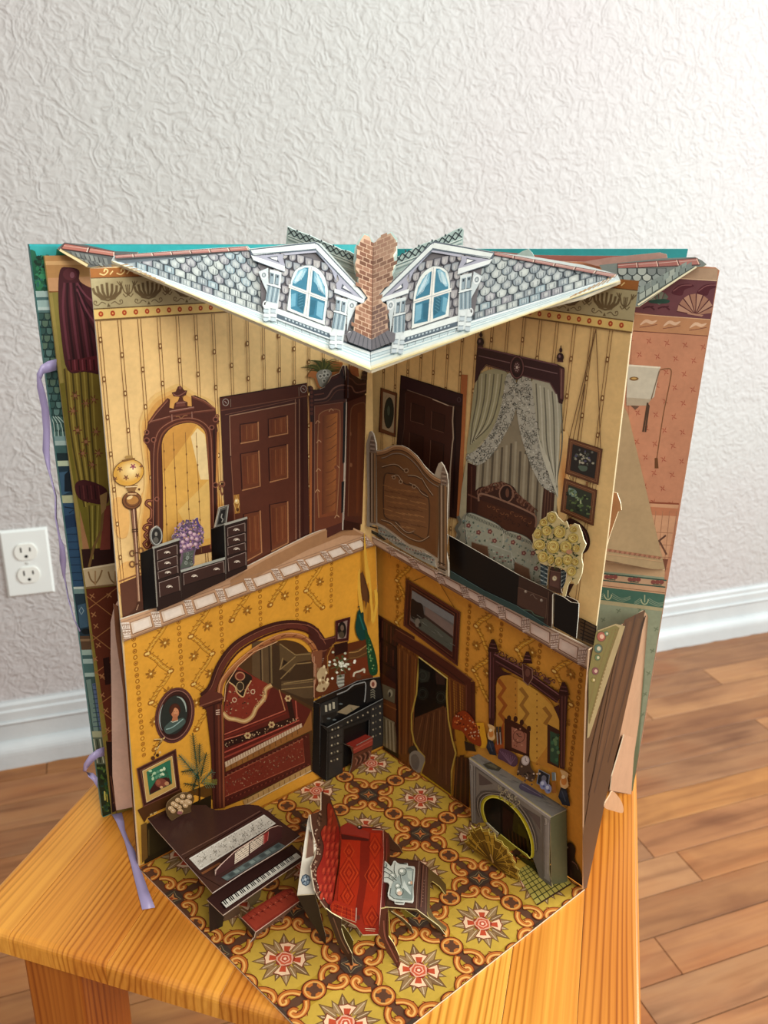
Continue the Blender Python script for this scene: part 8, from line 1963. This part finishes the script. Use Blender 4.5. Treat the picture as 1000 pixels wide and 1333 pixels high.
# back rest
Pf, Pn = atz(*zs(385, 340), sz), atz(*zs(320, 885), sz)
BKp = Plane(Pf, Pn, atz(*zs(205, 440), ST+.047))
bk_ = card('backrest', BKp, zz([(258, 60), (268, 52), (280, 75), (318, 90), (330, 130), (350, 180), (380, 260), (400, 320), (395, 480), (375, 620), (355, 780), (345, 830), (322, 892), (295, 870), (255, 815), (215, 740), (195, 640), (188, 570), (215, 510), (228, 430), (205, 360), (190, 280), (185, 215), (240, 195), (258, 185)], zs), '4a2a1e', settee, .0006, edge='e0cdb0', back='d8cfc0', label='deeply buttoned red back rest in a carved frame')
A = Art('buttoned_velvet_print', BKp, bk_, base=.0002); A.tf = zs
rs = random.Random(19)
for k in range(70): t = rs.random(); p = [(250, 205), (240, 280), (225, 350), (235, 480), (205, 600), (225, 720), (270, 830)]; i = min(5, int(t*6)); q = lerp2(p[i], p[i+1], t*6-i); A.ell(q[0]+rs.uniform(-16, 20), q[1], 6, 7, rs.choice(['8c6c54', '2c1810', 'a88c74', '5c3c2c']), 1+k % 2, n=6)
A.poly(smooth([(300, 150), (325, 145), (350, 210), (375, 290), (392, 400), (385, 560), (362, 700), (345, 810), (310, 840), (260, 760), (230, 680), (228, 600), (262, 520), (275, 430), (255, 350), (270, 310), (300, 290)], 4, True), '871e12', 4)
for i in range(11):
    for j in range(3):
        t = i/10; x = lerp2(lerp2((330, 180), (385, 420), min(1, t*2)), (330, 800), max(0, t*2-1))[0]-j*34-(17 if i % 2 else 0); y = 200+i*58
        x0_ = 268 if y < 500 else 235
        if x < x0_-4 or (y < 300 and x < 300): continue
        A.ell(x, y, 15, 27, '982c1a', 5, rot=.25, n=10); A.ell(x-4, y-6, 7, 15, 'ac3c24', 6, rot=.25, n=8); A.line([(x+15, y-20), (x+4, y+28)], 4, '56100a', 7)
A.done()
# plain reversed flap with a blue stamp behind the back rest
WBp = Plane(atz(*zs(92, 776), ST+.034), atz(*zs(212, 768), ST+.034), atz(*zs(170, 280), ST+.050))
wb = card('back_flap', WBp, zz([(160, 272), (172, 215), (186, 250), (205, 340), (222, 440), (222, 500), (195, 560), (195, 640), (214, 768), (90, 776), (110, 620)], zs), 'd9d0be', settee, .0006, edge='efe6d4', label='white back flap with a round blue stamp')
A = Art('blue_stamp_print', WBp, wb, base=.0002); A.tf = zs
A.poly([(170, 330), (200, 340), (208, 500), (150, 520)], '6c4a38', 1); A.line([(170, 330), (200, 340), (208, 500), (150, 520)], 5, 'b8a488', 2, closed=True); A.line([(172, 320), (195, 400)], 5, '4c3020', 3)
A.poly([(150+34*cos(t), 670+42*sin(t)) for t in [2*pi*k/8 for k in range(8)]], '3c4c5c', 1); A.poly([(150+27*cos(t), 670+34*sin(t)) for t in [2*pi*k/8 for k in range(8)]], '8c9ca8', 2)
for k in range(5): t = k*1.256; A.line([(150, 670), (150+26*cos(t), 670+32*sin(t))], 8, ('2c3c4c', '5c6c7c')[k % 2], 3)
A.ell(148, 665, 9, 11, 'c8d0d4', 4, n=7)
A.done()
# legs and aprons
fl0 = atz(*zs(470, 1265), ST+.0014); fl1 = atz(*zs(795, 1277), ST+.0014)
SF = Plane(fl0, fl1, fl0+V((0, 0, .03)))
lg1 = card('leg', SF, zz([(292, 868), (330, 900), (400, 940), (398, 1010), (420, 1080), (470, 1180), (478, 1262), (465, 1268), (430, 1200), (380, 1130), (340, 1020), (310, 940)], zs), '3a2416', settee, .0006, edge='e2d09c')
A = Art('carving_print', SF, lg1, base=.0002); A.tf = zs; A.line(smooth([(340, 930), (370, 1010), (400, 1090), (450, 1180)], 4), 9, '6c4a34', 1); A.done()
lg2 = card('leg', SF, zz([(656, 1046), (672, 870), (720, 860), (726, 960), (725, 1060), (760, 1110), (800, 1200), (798, 1278), (785, 1280), (745, 1215), (710, 1170), (690, 1100)], zs), '5a2c20', settee, .0006, edge='e6d28c')
A = Art('carving_print', SF, lg2, base=.0002); A.tf = zs; A.line(smooth([(690, 950), (700, 1060), (740, 1150), (785, 1240)], 4), 10, '8c5040', 1); A.line(smooth([(715, 900), (716, 1060), (770, 1160)], 4), 5, '3a1810', 2); A.done()
card('inner_leg', SF.shift(-.006), zz([(392, 985), (410, 985), (450, 1040), (480, 1095), (478, 1180), (440, 1150), (400, 1080)], zs), '4a3c14', settee, .0005, edge='c8b888')
card('lit_leg_edge', SF.shift(-.003), zz([(728, 900), (736, 1010), (745, 1080), (790, 1180), (798, 1240), (775, 1200), (728, 1110), (722, 1000)], zs), 'b09a34', settee, .0005, edge='cfc060')  # extra strip, yellow light on the leg edge put into its colour
ap0 = atz(*zs(655, 1045), sz); ap1 = atz(*zs(690, 330), sz)
AP = Plane(ap0, ap1, atz(*zs(715, 860), sz-.008))
ap = card('seat_apron', AP, zz([(690, 320), (725, 350), (735, 480), (728, 700), (715, 870), (672, 1000), (655, 1046), (668, 850), (680, 600)], zs), '571c18', settee, .0005, edge='c89c84')
A = Art('apron_print', AP, ap, base=.0002); A.tf = zs; A.line([(688, 340), (690, 480), (678, 700), (662, 1000)], 5, 'c8907c', 1); A.line([(712, 380), (708, 700), (690, 980)], 8, '7c3028', 1); A.done()
br0 = atz(*zs(285, 1112), ST+.0014)
BL = Plane(br0, br0+V((.03, .002, 0)), br0+V((0, 0, .03)))
card('leg', BL, zz([(90, 778), (212, 770), (240, 860), (262, 960), (290, 1060), (290, 1112), (278, 1112), (240, 1040), (180, 950), (130, 860)], zs), '2a1e12', settee, .0005, edge='d8c8a4')
fg0 = atz(*zs(820, 482), ST+.0014)
card('leg', Plane(fg0, fg0+V((.03, 0, 0)), fg0+V((0, 0, .03))), zz([(700, 350), (725, 345), (760, 400), (800, 440), (825, 484), (790, 480), (740, 460), (712, 430)], zs), '4a2c1c', settee, .0005, edge='8c7450')

# ------------------------------------------------------------------ tea table with silver tray
zt_ = Z(470, 1090, 7.692); tz = ST+.0175
tab = emp('tea_table', 'brown drop leaf tea table')
TP = Plane(atz(520, 1150, tz), atz(550, 1150, tz), atz(530, 1130, tz))
tt = card3('table_top', [atz(*zt_(*p), tz) for p in ((240, 693), (262, 400), (285, 195), (590, 235), (572, 480), (556, 722))], '3f241a', tab, .0006, edge='d8c8a8', back='33200f')
A = Art('table_top_print', TP, tt, base=.0001); A.tf = zt_
A.poly([(256, 680), (300, 215), (575, 250), (545, 705)], '4a2c20', 1); A.line([(552, 712), (580, 240)], 6, '8c6c5c', 2)
A.done()
tb0 = atz(*zt_(850, 985), ST+.0014)
a0_, a1_ = atz(*zt_(556, 722), tz), atz(*zt_(590, 235), tz)
TA = Plane(a0_, a1_, atz(*zt_(665, 790), tz-.0045))
ta = card('table_leaf', TA, zz([(558, 720), (572, 480), (592, 235), (676, 300), (668, 520), (660, 800)], zt_), '45261a', tab, .0005, edge='c8b494')
A = Art('leaf_print', TA, ta, base=.0002); A.tf = zt_; A.line([(585, 720), (612, 265)], 6, '2a120c', 1); A.line([(600, 700), (625, 280)], 10, '6c4434', 1); A.line([(640, 760), (656, 300)], 5, '7c5848', 1)
for k in range(16): p = lerp2((612, 640), (630, 400), k/16); A.line([p, (p[0]+10, p[1]+4)], 4, ('8c6c58', '33180f')[k % 2], 2)
A.done()
t1_ = atz(*zt_(525, 962), ST+.0014)
TF = Plane(t1_, tb0, t1_+V((0, 0, .02)))
card('leg', TF, zz([(238, 700), (560, 725), (660, 800), (780, 890), (852, 985), (835, 978), (760, 920), (660, 830), (560, 750), (520, 735), (350, 712), (300, 740), (420, 815), (500, 890), (530, 962), (505, 955), (440, 870), (360, 800)], zt_), '4c3a20', tab, .0005, edge='d2bf90')
t3_ = atz(*zt_(862, 572), ST+.0014)
TR = Plane(atz(*zt_(665, 300), tz-.0045), atz(*zt_(660, 800), tz-.0045), t3_)
lf = card('leg', TR, zz([(664, 300), (690, 318), (780, 390), (850, 470), (862, 572), (848, 570), (790, 490), (720, 440), (695, 450), (690, 700), (730, 790), (860, 900), (855, 940), (760, 860), (680, 790), (662, 740)], zt_), '54401e', tab, .0005, edge='ddc878')
card('inner_leg', TF.shift(-.010), zz([(390, 715), (430, 720), (545, 800), (555, 880), (500, 850), (440, 800)], zt_), '8c7c2c', tab, .0004, edge='c8b870')
# tray
TY = TP.shift(.0012); tyz = tz+.0014
tray_px = smooth([(135, 290), (160, 250), (205, 225), (255, 245), (300, 290), (325, 240), (350, 238), (375, 262), (465, 258), (470, 285), (520, 290), (542, 310), (535, 420), (525, 500), (530, 600), (515, 650), (440, 640), (430, 668), (340, 660), (335, 635), (280, 610), (268, 560), (285, 480), (260, 445), (200, 435), (185, 400), (190, 365), (160, 340)], 2, True)
tr = card3('silver_tea_tray', [atz(*zt_(*p), tyz) for p in tray_px], 'c9ccc0', tab, .0006, edge='eceade', label='silver tea service tray')
A = Art('silverware_print', Plane(atz(520, 1150, tyz), atz(550, 1150, tyz), atz(530, 1130, tyz)), tr, base=.0001); A.tf = zt_
A.poly(smooth([(310, 480), (330, 440), (450, 310), (510, 310), (520, 400), (510, 500), (515, 620), (400, 620), (300, 590), (290, 540)], 3, True), '9aa49c', 1)
A.line([(300, 510), (290, 580), (330, 612), (400, 625), (505, 630), (515, 500), (525, 320), (450, 305)], 6, '3c443e', 2)
for pts, c in (([(430, 430), (500, 560), (480, 600), (400, 560)], 'c8cec4'), ([(460, 330), (510, 340), (505, 440), (470, 400)], 'b4bcb0'), ([(420, 500), (520, 600), (510, 620), (410, 610)], '7c8880')): A.poly(pts, c, 2)
for x, y, rx, ry in ((415, 345, 42, 40), (385, 545, 42, 44), (320, 390, 38, 36), (370, 490, 30, 30), (490, 460, 26, 26), (225, 280, 40, 32)):
    A.ell(x, y, rx, ry, '4c544e', 3, n=14); A.ell(x-2, y-2, rx*.84, ry*.84, 'a9b0a4', 4, n=14); A.ell(x-rx*.2, y-ry*.25, rx*.45, ry*.4, 'e8e8dc', 5, n=10); A.ring(x+2, y+2, rx*.5, ry*.5, 4, '6c746c', 5, n=10, a0=0, a1=3)
for p in ([(170, 290), (230, 330), (300, 380), (360, 430)], [(190, 270), (250, 300), (320, 350)], [(205, 410), (270, 400), (330, 440)], [(345, 250), (335, 330), (350, 380)], [(400, 380), (410, 480)], [(240, 250), (210, 320), (260, 350)]): A.line(smooth(p, 4), 9, '4a524c', 6); A.line([(x+3, y-3) for x, y in smooth(p, 4)], 4, 'd0d4c8', 7)
A.line([(385, 262), (460, 268)], 10, '3a3a34', 3); A.line([(345, 648), (430, 655)], 8, '3a3a34', 3); A.ell(388, 560, 24, 22, 'd8b8a0', 6, n=10); A.ell(505, 455, 12, 18, 'c89c7c', 6, n=8)
A.done()

# ------------------------------------------------------------------ hanging chandelier in the corner
ch = emp('paper_chandelier', 'yellow paper chandelier hanging in the corner')
cp_ = aty(478, 760, LW_.px(489, 740).y-.012)
CH = Plane(cp_, cp_+V((.03, 0, 0)), cp_+V((0, 0, .03))); zch = Z(420, 660, 7.143)
card('chandelier_arm', CH, zz([(385, 248), (392, 250), (405, 400), (425, 560), (440, 610), (455, 760), (462, 860), (470, 960), (485, 1040), (470, 1090), (452, 1060), (450, 960), (440, 880), (428, 700), (412, 720), (395, 600), (385, 400)], zch), 'd8a638', ch, .0005, edge='e0b84c')
card('chandelier_arm', Plane(cp_+V((-.004, .002, 0)), cp_+V((.02, -.006, 0)), cp_+V((-.004, .002, .03))), zz([(310, 625), (325, 618), (335, 590), (348, 580), (348, 680), (355, 800), (370, 900), (378, 975), (358, 985), (335, 900), (325, 760)], zch), 'e0b040', ch, .0005, edge='e6c468')
card('chandelier_body', CH.shift(-.002), zz([(350, 620), (375, 600), (400, 680), (440, 820), (430, 900), (415, 880), (400, 960), (395, 880), (375, 860), (360, 760)], zch), '5a3410', ch, .0004, edge='8c5c1c')
card('chandelier_arm', Plane(cp_+V((.004, .002, 0)), cp_+V((.02, .010, 0)), cp_+V((.004, .002, .03))), zz([(480, 780), (500, 760), (512, 800), (515, 900), (500, 1000), (488, 1060), (470, 1080), (478, 980), (490, 900)], zch), 'd8a83c', ch, .0005, edge='d8b048')

# ------------------------------------------------------------------ ribbons
m_rib = mat('lilac_ribbon', 'a79bc4', .35, .5)
def ribbon(name, pts3a, pts3b, parent):
    n = len(pts3a); vs = [p for ab in zip(pts3a, pts3b) for p in ab]
    fs = [[2*i, 2*i+2, 2*i+3, 2*i+1] for i in range(n-1)]
    o = mesh_obj(name, vs, fs, [m_rib], parent, smooth=True)
    md = o.modifiers.new('thick', 'SOLIDIFY'); md.thickness = .0003; return o
RB = CL.shift(.006)
zr = Z(40, 460, 4.444); zr2 = Z(0, 670, 10); zr3 = Z(90, 640, 5.123)
La = [zr(150, 32), zr(100, 45), zr(60, 70), zr(35, 120), zr(38, 200), zr(62, 320), zr(72, 450), zr(68, 560), zr(92, 660), zr(118, 735), zr(142, 830), zr(142, 950), zr2(765, 300), zr2(775, 450), zr2(775, 600), zr2(810, 780), zr2(850, 900), zr2(880, 1060), zr3(0, 735), zr3(30, 850), zr3(68, 935)]
Lb = [zr(148, 98), zr(105, 110), zr(75, 118), zr(62, 150), zr(88, 240), zr(108, 340), zr(112, 450), zr(108, 560), zr(115, 680), zr(126, 730), zr(152, 830), zr(152, 950), zr2(790, 300), zr2(845, 430), zr2(860, 600), zr2(850, 800), zr2(868, 900), zr2(895, 1060), zr3(8, 735), zr3(36, 848), zr3(74, 930)]
offs = [(-.002+.006*sin(i*.7)) for i in range(len(La))]
ribbon('lilac_ribbon', [RB.px(x, y, offs[i]) for i, (x, y) in enumerate(La)], [RB.px(x, y, offs[i]+.0025*cos(i*.9)) for i, (x, y) in enumerate(Lb)], book)['label'] = 'long lilac ribbon tie hanging in front of the wall outlet side'
La = [(136, 972), (126, 976), (116, 984), (109, 995), (108, 1004), (113, 1006), (121, 1006), (127, 1012)]; Lb = [(136, 984), (128, 986), (121, 992), (115, 999), (112, 1003), (115, 1011), (121, 1016), (127, 1026)]
ribbon('lilac_ribbon', [CL.px(x, y, .004+.003*sin(i)) for i, (x, y) in enumerate(La)], [CL.px(x, y, .005+.003*sin(i+.6)) for i, (x, y) in enumerate(Lb)], book)['label'] = 'short lilac ribbon loop at the cover edge'
zr4 = Z(100, 960, 5.125)
La = [(235, 515), (262, 560), (290, 625), (318, 690), (340, 770), (362, 850), (382, 935), (408, 1040), (436, 1148)]
Lb = [(300, 500), (315, 560), (322, 620), (350, 690), (390, 760), (408, 850), (440, 915), (478, 1020), (522, 1132)]
hz_ = [.004, .003, .0014, .001, .0016, .0012, .0008, .0008, .0012]
ribbon('lilac_ribbon', [atz(*zr4(x, y), ST+hz_[i]) for i, (x, y) in enumerate(La)], [atz(*zr4(x, y), ST+hz_[i]+.0004) for i, (x, y) in enumerate(Lb)], book)['label'] = 'lilac ribbon end lying on the stool top'
